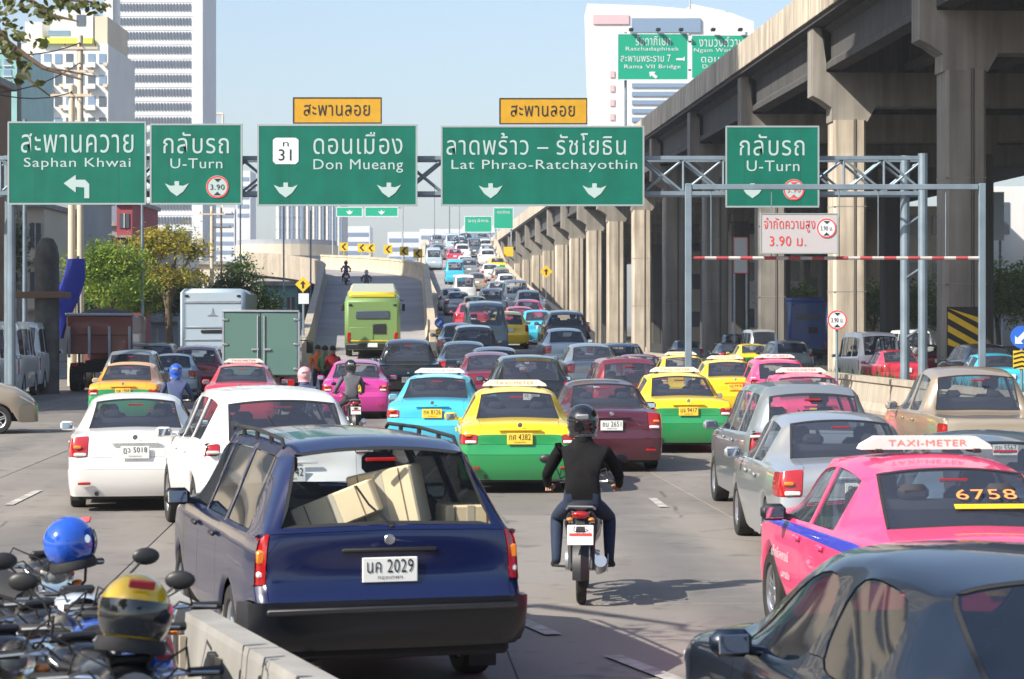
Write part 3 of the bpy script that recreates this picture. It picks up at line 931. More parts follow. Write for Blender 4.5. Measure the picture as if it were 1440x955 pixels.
def slab_material(name, base):
    m, nt, b = new_mat(name); N = nt.nodes; L = nt.links
    g = N.new('ShaderNodeNewGeometry')
    rot = N.new('ShaderNodeMapping'); rot.inputs['Rotation'].default_value = (0, 0, -HEAD)
    L.new(g.outputs['Position'], rot.inputs[0])
    n1 = N.new('ShaderNodeTexNoise'); n1.inputs['Scale'].default_value = 0.35; n1.inputs['Detail'].default_value = 7; n1.inputs['Roughness'].default_value = 0.65
    L.new(rot.outputs[0], n1.inputs[0])
    # worn darker wheel tracks and oil drips down the lane middles
    mp = N.new('ShaderNodeMapping'); mp.inputs['Scale'].default_value = (0.9, 0.16, 1); L.new(rot.outputs[0], mp.inputs[0])
    n2 = N.new('ShaderNodeTexNoise'); n2.inputs['Scale'].default_value = 1.0; n2.inputs['Detail'].default_value = 4; L.new(mp.outputs[0], n2.inputs[0])
    n3 = N.new('ShaderNodeTexNoise'); n3.inputs['Scale'].default_value = 55; n3.inputs['Detail'].default_value = 3; L.new(rot.outputs[0], n3.inputs[0])
    oi = N.new('ShaderNodeObjectInfo')
    add = N.new('ShaderNodeMath'); add.operation = 'MULTIPLY_ADD'; add.inputs[1].default_value = 0.9
    L.new(n2.outputs[0], add.inputs[0]); L.new(n1.outputs[0], add.inputs[2])
    ad2 = N.new('ShaderNodeMath'); ad2.operation = 'MULTIPLY_ADD'; ad2.inputs[1].default_value = 0.25
    L.new(oi.outputs['Random'], ad2.inputs[0]); L.new(add.outputs[0], ad2.inputs[2])
    ad3 = N.new('ShaderNodeMath'); ad3.operation = 'MULTIPLY_ADD'; ad3.inputs[1].default_value = 0.30
    L.new(n3.outputs[0], ad3.inputs[0]); L.new(ad2.outputs[0], ad3.inputs[2])
    r = N.new('ShaderNodeValToRGB')
    r.color_ramp.elements[0].position = 0.78; r.color_ramp.elements[0].color = (base[0] * .74, base[1] * .74, base[2] * .76, 1)
    r.color_ramp.elements[1].position = 1.5 / 1.0 if False else 1.0; r.color_ramp.elements[1].color = (*base, 1)
    sc = N.new('ShaderNodeMath'); sc.operation = 'MULTIPLY'; sc.inputs[1].default_value = 0.72
    L.new(ad3.outputs[0], sc.inputs[0]); L.new(sc.outputs[0], r.inputs[0])
    def mulc(prev, fac, colr):
        mx = N.new('ShaderNodeMix'); mx.data_type = 'RGBA'; L.new(fac, mx.inputs[0]); L.new(prev, mx.inputs[6]); mx.inputs[7].default_value = (*colr, 1); return mx.outputs[2]
    def rng(v, a, b_, c, d):
        q = N.new('ShaderNodeMapRange'); q.inputs[1].default_value = a; q.inputs[2].default_value = b_; q.inputs[3].default_value = c; q.inputs[4].default_value = d; L.new(v, q.inputs[0]); return q.outputs[0]
    # oil drip line down each lane, tyre polish, dark blotches, hairline cracks
    sx = N.new('ShaderNodeSeparateXYZ'); L.new(rot.outputs[0], sx.inputs[0])
    ph = N.new('ShaderNodeMath'); ph.operation = 'MULTIPLY_ADD'; ph.inputs[1].default_value = 2 * PI / 3.42; ph.inputs[2].default_value = 0.6; L.new(sx.outputs[0], ph.inputs[0])
    cs = N.new('ShaderNodeMath'); cs.operation = 'COSINE'; L.new(ph.outputs[0], cs.inputs[0])
    lane = rng(cs.outputs[0], .55, 1.0, 0, 1)
    bl = N.new('ShaderNodeTexNoise'); bl.inputs['Scale'].default_value = .8; bl.inputs['Detail'].default_value = 8; bl.inputs['Roughness'].default_value = .7; L.new(rot.outputs[0], bl.inputs[0])
    m1_ = N.new('ShaderNodeMath'); m1_.operation = 'MULTIPLY'; L.new(lane, m1_.inputs[0]); L.new(rng(bl.outputs[0], .38, .60, .25, .9), m1_.inputs[1])
    c1 = mulc(r.outputs[0], m1_.outputs[0], (.13, .125, .12))
    sp_ = N.new('ShaderNodeTexNoise'); sp_.inputs['Scale'].default_value = 2.3; sp_.inputs['Detail'].default_value = 2; L.new(rot.outputs[0], sp_.inputs[0])
    c2 = mulc(c1, rng(sp_.outputs[0], .60, .70, 0, .6), (.10, .095, .09))
    vo = N.new('ShaderNodeTexVoronoi'); vo.feature = 'DISTANCE_TO_EDGE'; vo.inputs['Scale'].default_value = .28
    wp = N.new('ShaderNodeMix'); wp.data_type = 'VECTOR'; wp.inputs[0].default_value = .12; L.new(rot.outputs[0], wp.inputs[4]); L.new(bl.outputs['Color'], wp.inputs[5]); L.new(wp.outputs[1], vo.inputs['Vector'])
    mcr = N.new('ShaderNodeMath'); mcr.operation = 'MULTIPLY'; L.new(rng(vo.outputs['Distance'], .0, .006, .8, 0), mcr.inputs[0]); L.new(rng(n1.outputs[0], .48, .56, 0, 1), mcr.inputs[1])
    c3 = mulc(c2, mcr.outputs[0], (.06, .055, .05))
    L.new(c3, b.inputs['Base Color']); b.inputs['Roughness'].default_value = 0.72
    b.inputs['Specular IOR Level'].default_value = 0.4
    bp = N.new('ShaderNodeBump'); bp.inputs['Strength'].default_value = 0.35; bp.inputs['Distance'].default_value = 0.01
    L.new(n3.outputs[0], bp.inputs['Height']); L.new(bp.outputs[0], b.inputs['Normal'])
    MATS[name] = m
slab_material('slab', (0.230, 0.209, 0.188))

mb = MB(); mb.box((0, 1400, -0.35), (2980, 2980, 0.5)); tag(mb.build('ground', M['ground_mat']), kind='structure')
mb = MB(); mb.add([(-30, -10, -0.016), (40, -10, -0.016), (26, 420, -0.016), (-50, 420, -0.016)], [(0, 1, 2, 3)])
road = tag(mb.build('road', M['joint']), kind='structure')
def rx(x0, y): return x0 - HEAD * y
# concrete paving slabs, laid along the road
SL_W, SL_L = 3.42, 9.0
sm_ = MB(); sm_.box((0, 0, -0.06), (SL_W - 0.012, SL_L - 0.016, 0.12), None, 0.008)
slab_me = sm_.mesh('road_slab'); slab_me.materials.append(M['slab'])
for i in range(-6, 5):
    for j in range(-1, 8):
        y = 6 + j * SL_L + (i % 2) * 0.0
        x0 = (i + 0.42) * SL_W + 1.2
        o = link('road_slab', slab_me, road, (rx(x0, y), y, random.uniform(-.003, .003)), (0, 0, HEAD))
# beyond, one sheet
mb = MB(); mb.add([(rx(-21.6, 73.5), 73.5, -.004), (rx(15.2, 73.5), 73.5, -.004), (rx(15.2, 400), 400, -.004), (rx(-21.6, 400), 400, -.004)], [(0, 1, 2, 3)])
tag(mb.build('road_surface', M['slab'], road), kind='stuff')
def ribbon(name, xl, xr, hf, y0, y1, step, m, thick, parent=None, curve=None):
    rows = []
    y = y0
    while y <= y1 + 1e-6:
        h = hf(y)
        rows.append([(xl(y), y, h), (xr(y), y, h)]); y += step
    top = rows
    mb = MB(); mb.strip([[Vector(a), Vector(b)] for a, b in rows]); mb.f = [f[::-1] for f in mb.f]
    for k in (0, 1):
        side = [[Vector(r[k]), Vector((r[k][0], r[k][1], min(r[k][2] - thick, 0) if thick > 50 else r[k][2] - thick))] for r in rows]
        mb.strip(side)
    return mb.build(name, m, parent)
# main flyover climbing straight ahead
XL = [(50, -1.6), (70, -2.2), (90, -3.0), (165, -5.5), (218, -8.4), (300, -11.4), (420, -17), (520, -22)]
XR = [(50, 3.4), (90, 2.9), (120, 2.4), (165, 1.6), (218, -0.9), (270, -1.9), (300, -2.4), (420, -7), (520, -12)]
fly = link('flyover_bridge', None); fly['kind'] = 'structure'
ribbon('road_deck', lambda y: interp(XL, y), lambda y: interp(XR, y), lambda y: main_h(y) + .012, 52, 520, 4, M['flyover_road'], 99, fly)
def parapet(name, pts, h, w, m, parent, out=1):
    """wall of panels following pts (x, y, z); each panel its own piece"""
    for a, b in zip(pts, pts[1:]):
        a = Vector(a); b = Vector(b); d = (b - a); n = Vector((d.y, -d.x, 0)).normalized() * out
        g = d.normalized() * 0.02
        a2 = a + g; b2 = b - g
        prof = [(0, -.6), (w, -.6), (w, h), (w * .55, h + 0), (w * .55, h), (.25 * w, h), (0, h - .02), (-.05, .25), (-.12, .0)]
        prof = [(-.14, -.5), (w, -.5), (w + .04, h - .14), (w + .04, h), (-.05, h), (-.05, h - .14), (0, h - .16), (-.06, .28), (-.14, .08)]
        k = len(prof)
        vs = [a2 + n * px + Vector((0, 0, pz)) for px, pz in prof] + [b2 + n * px + Vector((0, 0, pz)) for px, pz in prof]
        fs = [tuple(range(k)), tuple(range(k, 2 * k))[::-1]] + [((i + 1) % k, i, i + k, (i + 1) % k + k) for i in range(k)]
        mb = MB(); mb.add(vs, fs); mb.build(name, m, parent)
def edge_pts(tab, hf, y0, y1, step):
    out = []; y = y0
    while y <= y1: out.append((interp(tab, y), y, hf(y))); y += step
    return out
pl = link('flyover_parapet', None); tag(pl, 'low concrete parapet along the left edge of the straight climbing flyover', 'parapet')
parapet('parapet_panel', edge_pts(XL, main_h, 92, 500, 8)[::-1], .85, .22, M['concrete_pale'], pl)
pr = link('flyover_parapet', None); tag(pr, 'cream concrete parapet along the right edge of the flyover beside the tall columns', 'parapet')
parapet('parapet_panel', edge_pts(XR, main_h, 88, 500, 8), .9, .25, M['concrete_pale'], pr)
# curved ramp bending left
ramp = link('flyover_ramp', None); ramp['kind'] = 'structure'
def ramp_path():
    pts = []
    y = 72
    while y <= 149: 
        t = (y - 95) / (178 - 95)
        l = -8.6 + t * (-14.3 + 8.6); r = -3.4 + t * (-7.0 + 3.4)
        if y < 95: l = -8.6 + (95 - y) * .06; r = -3.4 + (95 - y) * .03
        pts.append((l, r, y, y, ramp_h(y))); y += 4
    return pts
RP = ramp_path()
left = [Vector((l, yl_, h)) for l, r, yl_, yr_, h in RP]
right = [Vector((r, yr_, h)) for l, r, yl_, yr_, h in RP]
cx, cy = -39.8, 150.0
for k in range(1, 8):
    th = R(k * 6.0)
    hh = ramp_h(150 + 33 * math.sin(th))
    left.append(Vector((cx + 27.4 * math.cos(th), cy + 27.4 * math.sin(th), hh)))
    right.append(Vector((cx + 34.0 * math.cos(th), cy + 34.0 * math.sin(th), hh)))
mb = MB(); mb.strip([[l, r] for l, r in zip(left, right)]); mb.f = [f[::-1] for f in mb.f]
mb.strip([[l, Vector((l.x, l.y, min(0, l.z - 9)))] for l in left]); mb.strip([[r, Vector((r.x, r.y, min(0, r.z - 9)))] for r in right])
mb.build('road_deck', M['flyover_road'], ramp, (0, 0, .01))
rpw = link('ramp_parapet', None); tag(rpw, 'sunlit cream parapet on the outer side of the ramp beyond the green bus', 'parapet')
parapet('parapet_panel', [tuple(v) for v in right[3:]], 1.1, .28, M['concrete_pale'], rpw)
lpw = link('ramp_parapet', None); tag(lpw, 'shaded parapet on the left inner side of the curved ramp beside the green box truck', 'parapet')
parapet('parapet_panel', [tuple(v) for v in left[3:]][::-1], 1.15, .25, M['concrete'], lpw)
# chevron boards on the far bend of the ramp
mat('sign_yellow', (0.78, 0.50, 0.02), 0.55, var=0.08)
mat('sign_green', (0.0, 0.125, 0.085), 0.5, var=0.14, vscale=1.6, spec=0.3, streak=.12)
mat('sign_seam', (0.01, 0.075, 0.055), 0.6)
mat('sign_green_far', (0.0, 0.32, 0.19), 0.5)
mat('sign_ochre', (0.50, 0.27, 0.006), 0.55, var=0.10)
mat('sign_frame', (0.30, 0.36, 0.36), 0.5, 0.3)
mat('sign_blue', (0.02, 0.12, 0.55), 0.5)
def chevron_kit():
    K = Kit(); m_ = MB(); m_.box((0, 0, .75), (.62, .03, .62), None, .004); m_.tube([(0, .04, 0), (0, .04, 1.0)], .03, 6)
    b = K.add('board', m_.mesh('board'), 'sign_yellow')
    m_ = MB()
    m_.prism([(.2, .5), (.05, .5), (-.18, .75), (.05, 1.0), (.2, 1.0), (-.03, .75)], -.006, Matrix.Translation((0, -.018, 0)))
    K.add('chevron', m_.mesh('chevron'), 'print_black', b)
    return K
CH = chevron_kit()
chp = [right[-13 - 5 + 4 + k] if False else None for k in range(1)]
for k, px in enumerate((486, 509, 521, 546, 569, 588)):
    # the wall point seen at this column
    best = min(range(len(right) * 8 - 8), key=lambda i: abs(((right[i // 8].lerp(right[i // 8 + 1], (i % 8) / 8)).x / (right[i // 8].lerp(right[i // 8 + 1], (i % 8) / 8)).y) * FPX + 720 - px) + (1000 if i // 8 < len(RP) - 3 else 0))
    w_ = right[best // 8].lerp(right[best // 8 + 1], (best % 8) / 8)
    CH.spawn('chevron_sign', ['yellow chevron board on the far parapet, first from the left at the ramp bend', 'second yellow chevron board from the left on the ramp bend', 'third yellow chevron board from the left on the ramp bend', 'fourth yellow chevron board from the left on the ramp bend', 'fifth yellow chevron board, second from the right on the ramp bend', 'last yellow chevron board where the ramp parapet meets the flyover'][k], 'chevron sign', (w_.x, w_.y - .1, w_.z + 1.0), 0, 'chevron boards along the ramp bend')

# lane dashes
def dash(a, b, w=0.14, lab=None):
    a = Vector((*a, 0.012)); b = Vector((*b, 0.012)); d = (b - a).normalized(); n = Vector((d.y, -d.x, 0)) * w / 2
    mb = MB(); mb.add([a - n, b - n, b + n, a + n], [(0, 3, 2, 1)])
    return mb.build('lane_marking', M['line_paint'], road)
dash((1.12, 15.2), (.72, 16.4)); dash((.32, 17.5), (.02, 18.5))
for y in (29.6, 36, 43, 50): dash((1.98 + (29.6 - y) * .045, y), (1.98 + (28.2 - y) * .045, y + 1.6), .12)
for y in (22, 30, 38, 46, 54, 62): dash((rx(-4.9, y), y), (rx(-4.9, y + 2.6), y + 2.6), .12)
for y in (34, 42, 50, 58): dash((rx(6.9, y), y), (rx(6.9, y + 2.5), y + 2.5), .12)

# foreground kerbed refuge with concrete barrier at the lower left
DIRB = Vector((-1.02, 2.8, 0)).normalized()
side = link('pavement', None); side['kind'] = 'structure'
mb = MB()
A = Vector((-.70, 9.6, 0)); 
p0 = A - DIRB * 6; p1 = A + DIRB * 9.0
poly = [(p0.x - .28, p0.y), (p1.x - .28, p1.y), (-14, p1.y + 1.5), (-16, 2)]
vs = [Vector((x, y, .14)) for x, y in poly] + [Vector((x, y, -.05)) for x, y in poly]
mb.add(vs, [(0, 1, 2, 3)[::-1], (0, 4, 5, 1), (1, 5, 6, 2), (2, 6, 7, 3), (3, 7, 4, 0)])
mb.build('paving', M['concrete_grey'], side)
bar = link('concrete_barrier', None); tag(bar, 'low grey concrete barrier beside the parked motorcycles at the lower left', 'barrier')
L0 = A - DIRB * 3.4
for k in range(3):
    a = L0 + DIRB * (k * 2.42); b = a + DIRB * 2.40
    n = Vector((DIRB.y, -DIRB.x, 0))
    prof = [(-.26, 0), (.26, 0), (.26, .10), (.12, .34), (.085, .80), (.075, .84), (-.075, .84), (-.085, .80), (-.12, .34), (-.26, .10)]
    kk = len(prof)
    vs = [a + n * px + Vector((0, 0, pz)) for px, pz in prof] + [b + n * px + Vector((0, 0, pz)) for px, pz in prof]
    mb = MB(); mb.add(vs, [tuple(range(kk))[::-1], tuple(range(kk, 2 * kk))] + [(i, (i + 1) % kk, (i + 1) % kk + kk, i + kk) for i in range(kk)])
    mb.build('barrier_segment', M['concrete_grey'], bar)
    # pale vertical drain slots cast in the face
    for q in (.5, .62, 1.35, 1.47, 2.1):
        c = a + DIRB * q + n * -.118 
        mb = MB(); mb.box(c + Vector((0, 0, .5)), (.03, .035, .46), Matrix.Rotation(-math.atan2(DIRB.x, DIRB.y), 3, 'Z'))
        mb.build('rib', M['concrete'], bar)

# median wall and verge on the right, under the expressway
wall = link('median_wall', None); tag(wall, 'long concrete median wall between the road and the columns of the expressway', 'wall')
pts = [(rx(13.3, y), y, 0) for y in range(26, 210, 6)]
parapet('wall_segment', pts, .95, .25, M['concrete'], wall)
mb = MB(); mb.add([(rx(13.6, 30), 30, .35), (rx(16.5, 30), 30, .42), (rx(16.5, 210), 210, .42), (rx(13.6, 210), 210, .35)], [(0, 1, 2, 3)])
tag(mb.build('verge', M['ground_mat']), kind='structure')
gm = MB(); rg = random.Random(3)
for _ in range(5200):
    y = rg.uniform(52, 100); x = rx(rg.uniform(13.75, 16.3), y); h = rg.uniform(.12, .5) * (1 if rg.random() < .8 else 1.6); a = rg.uniform(0, PI); d = Vector((math.cos(a), math.sin(a), 0)) * .03; t = Vector((rg.uniform(-.12, .12), rg.uniform(-.12, .12), h))
    b0 = Vector((x, y, .36)); gm.add([b0 - d, b0 + d, b0 + t], [(0, 1, 2)])
tag(gm.build('grass', M['grass']), 'rough green grass growing on the verge behind the median wall', 'grass', kind='stuff')
mb = MB(); mb.add([(rx(16.5, 30), 30, -.01), (rx(60, 30), 30, -.01), (rx(60, 420), 420, -.01), (rx(16.5, 420), 420, -.01)], [(0, 1, 2, 3)])
tag(mb.build('underpass_road', M['asphalt']), kind='structure')

# ---------------------------------------------------------------- elevated expressway
ex = link('elevated_expressway', None); tag(ex, 'raised concrete expressway on tall columns running up the right side', 'expressway')
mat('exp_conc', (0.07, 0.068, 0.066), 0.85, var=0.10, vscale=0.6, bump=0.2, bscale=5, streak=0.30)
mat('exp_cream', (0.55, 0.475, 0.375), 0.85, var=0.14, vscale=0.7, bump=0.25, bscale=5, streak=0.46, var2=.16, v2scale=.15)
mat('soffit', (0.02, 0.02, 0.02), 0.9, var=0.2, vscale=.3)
BENTS = [44 + 21.2 * k for k in range(0, 18)]
HD = Vector((-HEAD, 1, 0)).normalized(); HN = Vector((HD.y, -HD.x, 0))
ang = math.atan(HEAD)
XE0, XE1 = 20.0, 62.0
def ep(xo, y, z=0): return Vector((rx(xo, y), y, z))
def long_box(name, xo, w, z0, z1, y0, y1, m, parent=ex):
    mb = MB(); a = ep(xo, y0); b = ep(xo, y1)
    mb.box((0, 0, 0), (w, (b - a).length, z1 - z0), None, .015)
    return mb.build(name, m, parent, ((a.x + b.x) / 2, (a.y + b.y) / 2, (z0 + z1) / 2), rot=(0, 0, ang))
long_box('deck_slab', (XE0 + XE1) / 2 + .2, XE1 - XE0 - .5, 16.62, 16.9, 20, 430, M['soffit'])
for k, y in enumerate(BENTS[:-1]):
    y2 = BENTS[k + 1]
    for q in range(3):
        ya = y + (y2 - y) * q / 3; yb = y + (y2 - y) * (q + 1) / 3 - .05
        long_box('parapet_panel', XE0 + .12, .24, 16.55, 18.05, ya, yb, M['exp_cream'])
    long_box('deck_edge', XE0 + .9, 1.5, 16.35, 16.60, y, y2 - .04, M['exp_conc'])
    for gi, gx in enumerate((21.3, 25.0, 29.0, 33.0, 37.5, 42.0)):
        mb = MB(); a = ep(gx, y + .75); b = ep(gx, y2 - .75); Lg = (b - a).length
        prof = [(-.38, 0), (.38, 0), (.38, .28), (.14, .5), (.14, 1.7), (.45, 1.9), (.45, 2.05), (-.45, 2.05), (-.45, 1.9), (-.14, 1.7), (-.14, .5), (-.38, .28)]
        mb.prism(prof, Lg, Matrix.Rotation(ang, 4, 'Z'))
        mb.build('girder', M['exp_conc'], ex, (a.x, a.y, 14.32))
mat('exp_mid', (0.26, 0.24, 0.21), 0.85, var=0.14, vscale=0.7, bump=0.2, bscale=5, streak=0.34)  # darker grey than exp_cream: shade of the dim bays put into the colour
def bent(y, lit=True):
    # crosshead with a stepped left end
    c = ep(22.05, y)
    rotm = Matrix.Translation((c.x, c.y, 0)) @ Matrix.Rotation(ang, 4, 'Z')
    mb = MB()
    prof = [(-1.75, 13.1), (-1.35, 12.9), (-.85, 12.55), (-.85, 11.9), (.85, 11.9), (1.25, 12.6), (11.0, 12.7), (11.0, 12.0), (12.6, 12.0), (12.9, 12.7), (22.8, 13.0), (22.8, 14.2), (-1.1, 14.2), (-1.1, 14.6), (-1.35, 16.3), (-1.75, 16.3)]
    mb.prism(prof, 1.3, rotm @ Matrix.Translation((0, -.65, 0)))
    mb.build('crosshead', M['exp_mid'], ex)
    for xo, w in ((22.05, 1.55), (33.8, 1.5)):
        c2 = ep(xo, y)
        mb = MB()
        # column with chamfered corners and a vertical groove holding the drain pipe
        h = w / 2; g = .04
        sec = [(-h + .12, -h), (-.08 + .25, -h), (.0 + .25, -h + .10), (.08 + .25, -h), (h - .12, -h), (h, -h + .12), (h, h - .12), (h - .12, h), (-h + .12, h), (-h, h - .12), (-h, -h + .12)]
        n = len(sec)
        vs = [Vector((x, yy, 0)) for x, yy in sec] + [Vector((x, yy, 11.95)) for x, yy in sec]
        mb.add(vs, [tuple(range(n))[::-1], tuple(range(n, 2 * n))] + [(i, (i + 1) % n, (i + 1) % n + n, i + n) for i in range(n)])
        if xo < 30 and y < 200:
            for zj in (3.9, 7.9):
                mj = MB(); mj.box((0, 0, zj), (w + .02, w + .02, .035), None, .004); mj.build('form_joint', M['concrete_grey'], ex, (c2.x, c2.y, 0), rot=(0, 0, ang))
        mb.build('column', M['exp_conc'] if xo > 30 else (M['exp_mid'] if y < 100 or 120 < y < 175 else M['exp_cream']), ex, (c2.x, c2.y, 0), rot=(0, 0, ang))  # columns in shaded bays and the back row carry their shade as darker concrete
    mb = MB(); mb.tube([(0, 0, 12.0), (0, 0, .5)], .06, 6); cpos = ep(22.05 + .25, y - .74)
    mb.build('drain_pipe', M['joint'], ex, cpos)
for y in BENTS: bent(y)
# hazard chevrons on the big near column
hz = MB(); cpos = ep(22.05, BENTS[2] - .80)
mb = MB(); mb.box((0, 0, 2.05), (1.5, .03, 1.95)); hzb = mb.build('hazard_panel', M['print_black'], ex, cpos, rot=(0, 0, ang))
for k in range(4):
    z0 = 1.05 + k * .5
    def cl(x, z): return (max(-.72, min(.72, x)), z)
    poly = [(-.72, z0 + .55), (.72, z0 - .25), (.72, z0 - .0), (-.72, z0 + .80)]
    poly = [(x, min(2.98, max(1.12, z))) for x, z in poly]
    mb = MB(); mb.prism(poly, -.01, Matrix.Translation((0, -.017, 0))); mb.build('hazard_stripe', M['sign_yellow'], hzb)
# round sign plates, green overhead signs of the upper deck
def board(parent, px0, py0, px1, py1, y, m, frame=True, name='sign_panel', fw=.045, fm=None):
    x0, x1 = lat(px0, y), lat(px1, y); z1, z0 = hgt(py0, y), hgt(py1, y)
    mb = MB(); mb.box(((x0 + x1) / 2, y, (z0 + z1) / 2), (x1 - x0, .06, z1 - z0), None, .008)
    b = mb.build(name, m, parent)
    if frame:
        for (cx_, cz_, w_, h_) in (((x0 + x1) / 2, z1 - fw / 2, x1 - x0 - .01, fw), ((x0 + x1) / 2, z0 + fw / 2, x1 - x0 - .01, fw), (x0 + fw / 2, (z0 + z1) / 2, fw, z1 - z0 - 2 * fw - .004), (x1 - fw / 2, (z0 + z1) / 2, fw, z1 - z0 - 2 * fw - .004)):
            mb = MB(); mb.box((cx_, y - .034, cz_), (w_, .012, h_)); mb.build('border_strip', fm or M['sign_frame'], b)
    return b
def words(parent, body, px0, py0, px1, py1, y, m, bold=.008, off=.034):
    x0, x1 = lat(px0, y), lat(px1, y); z1, z0 = hgt(py0, y), hgt(py1, y)
    return put_text(body, z1 - z0, x1 - x0, m, parent, ((x0 + x1) / 2, y - off, (z0 + z1) / 2), bold=bold, depth=.006)
def shape(parent, pts_px, y, m, name, off=.036):
    poly = [(lat(px, y), hgt(py, y)) for px, py in pts_px]
    mb = MB(); mb.prism(poly, -.008, Matrix.Translation((0, y - off, 0))); return mb.build(name, m, parent)
def down_arrow(parent, cx_, cy_, y, m, k=1.0):
    p = [(-3.2, -11), (3.2, -11), (3.2, -5), (9, -4.5), (17, -8), (9, 3.5), (0, 10), (-9, 3.5), (-17, -8), (-9, -4.5), (-3.2, -5)]
    return shape(parent, [(cx_ + a * k, cy_ + b * k) for a, b in p], y, m, 'arrow')
def disc(parent, cx_, cy_, r, y, m, name='disc', off=.036, ring=None):
    s = FPX / y; mb = MB(); rr = r / s
    if ring: mb.lathe([(rr, 0), (rr, .008), (rr * ring, .008), (rr * ring, 0), (rr, 0)], 'Y', 28); mb.f = mb.f[:-2] if len(mb.f) > 28 * 4 else mb.f
    else: mb.lathe([(0, .008), (rr, .008), (rr, 0), (0, 0)], 'Y', 28)
    return mb.build(name, m, parent, (lat(cx_, y), y - off - .008, hgt(cy_, y)))
def height_disc(parent, cx_, cy_, r, y, off=.036, face='print_white', ink='print_black', text='3.90 ม.'):
    d = disc(parent, cx_, cy_, r, y, M[face], off=off)
    root = parent
    s = FPX / y
    disc(root, cx_, cy_, r * .98, y, M[ink if ink == 'print_red' else 'print_red'], 'ring', off + .004, .86)
    words(root, text, cx_ - r * .62, cy_ - r * .22, cx_ + r * .62, cy_ + r * .25, y, M[ink], .01, off + .012)
    for sg in (-1, 1):
        shape(root, [(cx_ - r * .32, cy_ + sg * r * .72), (cx_ + r * .32, cy_ + sg * r * .72), (cx_, cy_ + sg * r * .42)], y, M[ink], 'triangle', off + .010)
    return d
mat('letter', (0.36, 0.47, 0.46), 0.55)
mat('sign_pale', (0.42, 0.40, 0.41), 0.6)
GY = 60.0
gan = link('sign_gantry', None); tag(gan, 'steel lattice gantry spanning the road and carrying the big green direction signs', 'gantry')
zt, zb_ = hgt(221, GY), hgt(271, GY)
xa, xb = lat(-60, GY), lat(1303, GY)
for yy in (GY + .35, GY + 1.15):
    for z in (zt, zb_):
        mb = MB(); mb.box(((xa + xb) / 2, yy, z), (xb - xa, .10, .11), None, .01); mb.build('chord', M['galvanised'], gan)
dia = {}
n_ = 24; st = (xb - xa) / n_
def brace_mesh(dx, dz, dy=0):
    k = (round(dx, 3), round(dz, 3), dy)
    if k not in dia:
        mb = MB(); mb.tube([(-dx / 2, -dy / 2, -dz / 2), (dx / 2, dy / 2, dz / 2)], .035, 6); me = mb.mesh('brace', True); me.materials.append(M['galvanised']); dia[k] = me
    return dia[k]
for i in range(n_):
    cx_ = xa + st * (i + .5)
    for yy in (GY + .35, GY + 1.15):
        for s in (1, -1): link('brace', brace_mesh(st * .96, s * (zt - zb_ - .1)), gan, (cx_, yy + s * .02, (zt + zb_) / 2))
    link('strut', brace_mesh(0.001, zt - zb_ - .1), gan, (xa + st * i, GY + .35, (zt + zb_) / 2))
    link('strut', brace_mesh(0.001, 0, .8), gan, (xa + st * i, GY + .75, zt))
for px in (1283, 1301):
    x = lat(px, GY)
    mb = MB(); mb.tube([(x, GY + (.35 if px > 1290 else 1.15), -.05), (x, GY + (.35 if px > 1290 else 1.15), zt + .12)], .125, 12); mb.build('post', M['galvanised'], gan)
for px in (-2, 12):
    x = lat(px, GY); mb = MB(); mb.tube([(x, GY + (.35 if px > 0 else 1.15), -.05), (x, GY + (.35 if px > 0 else 1.15), zt + .12)], .11, 12); mb.build('post', M['galvanised'], gan)
for z in (2.0, 3.6, 5.0):
    mb = MB(); mb.tube([(lat(1283, GY), GY + 1.15, z), (lat(1301, GY), GY + .35, z + .3)], .035, 6); mb.build('brace', M['galvanised'], gan)
G_ = 'green direction signs on the gantry'
def sign(px0, py0, px1, py1, label, y=GY, m='sign_green', name='direction_sign', cat='road sign', group=None, **kw):
    r = link(name, None); tag(r, label, cat, group); board(r, px0, py0, px1, py1, y, M[m], **kw)
    for px in (px0 + (px1 - px0) * .2, px0 + (px1 - px0) * .8):
        if m == 'sign_green':
            mb = MB(); mb.box((lat(px, y), y - .0315, (hgt(py0, y) + hgt(py1, y)) / 2), (.012, .004, (hgt(py0, y) - hgt(py1, y)) * .92)); mb.build('seam', M['sign_seam'], r)
        mb = MB(); mb.box((lat(px, y), y + .12, (hgt(py0, y) + hgt(py1, y)) / 2), (.07, .16, (hgt(py0, y) - hgt(py1, y)) * .94)); mb.build('bracket', M['galvanised'], r)
    return r
LT = M['letter']
s = sign(11, 171, 206, 288, 'green sign with the turn-left arrow for Saphan Khwai, leftmost on the gantry', group=G_)
words(s, 'สะพานควาย', 30, 188, 188, 215, GY, LT); words(s, 'Saphan Khwai', 34, 222, 184, 239, GY, LT)
shape(s, [(90, 258), (107, 246), (107, 253), (120, 253), (126, 259), (126, 279), (119, 279), (119, 264), (107, 263), (107, 271)], GY, LT, 'arrow')
s = sign(211, 174, 341, 288, 'green U-Turn sign with a white height disc, second from the left', group=G_)
words(s, 'กลับรถ', 230, 186, 322, 216, GY, LT); words(s, 'U-Turn', 240, 223, 313, 237, GY, LT)
down_arrow(s, 249, 266, GY, LT); height_disc(s, 306, 263, 16, GY, face='letter', text='3.90')
s = sign(362, 175, 587, 290, 'green sign for Don Mueang with the route 31 shield', group=G_)
words(s, 'ดอนเมือง', 441, 186, 566, 217, GY, LT); words(s, 'Don Mueang', 441, 224, 567, 243, GY, LT)
b_ = shape(s, [(384, 197), (388, 194), (416, 194), (420, 197), (420, 227), (416, 231), (388, 231), (384, 227)], GY, M['print_white'], 'route_shield')
words(s, '31', 392, 210, 410, 226, GY, M['print_black'], .02, .046); words(s, 'ท', 398, 200, 406, 206, GY, M['print_black'], .02, .046)
down_arrow(s, 402, 268, GY, LT); down_arrow(s, 547, 268, GY, LT)
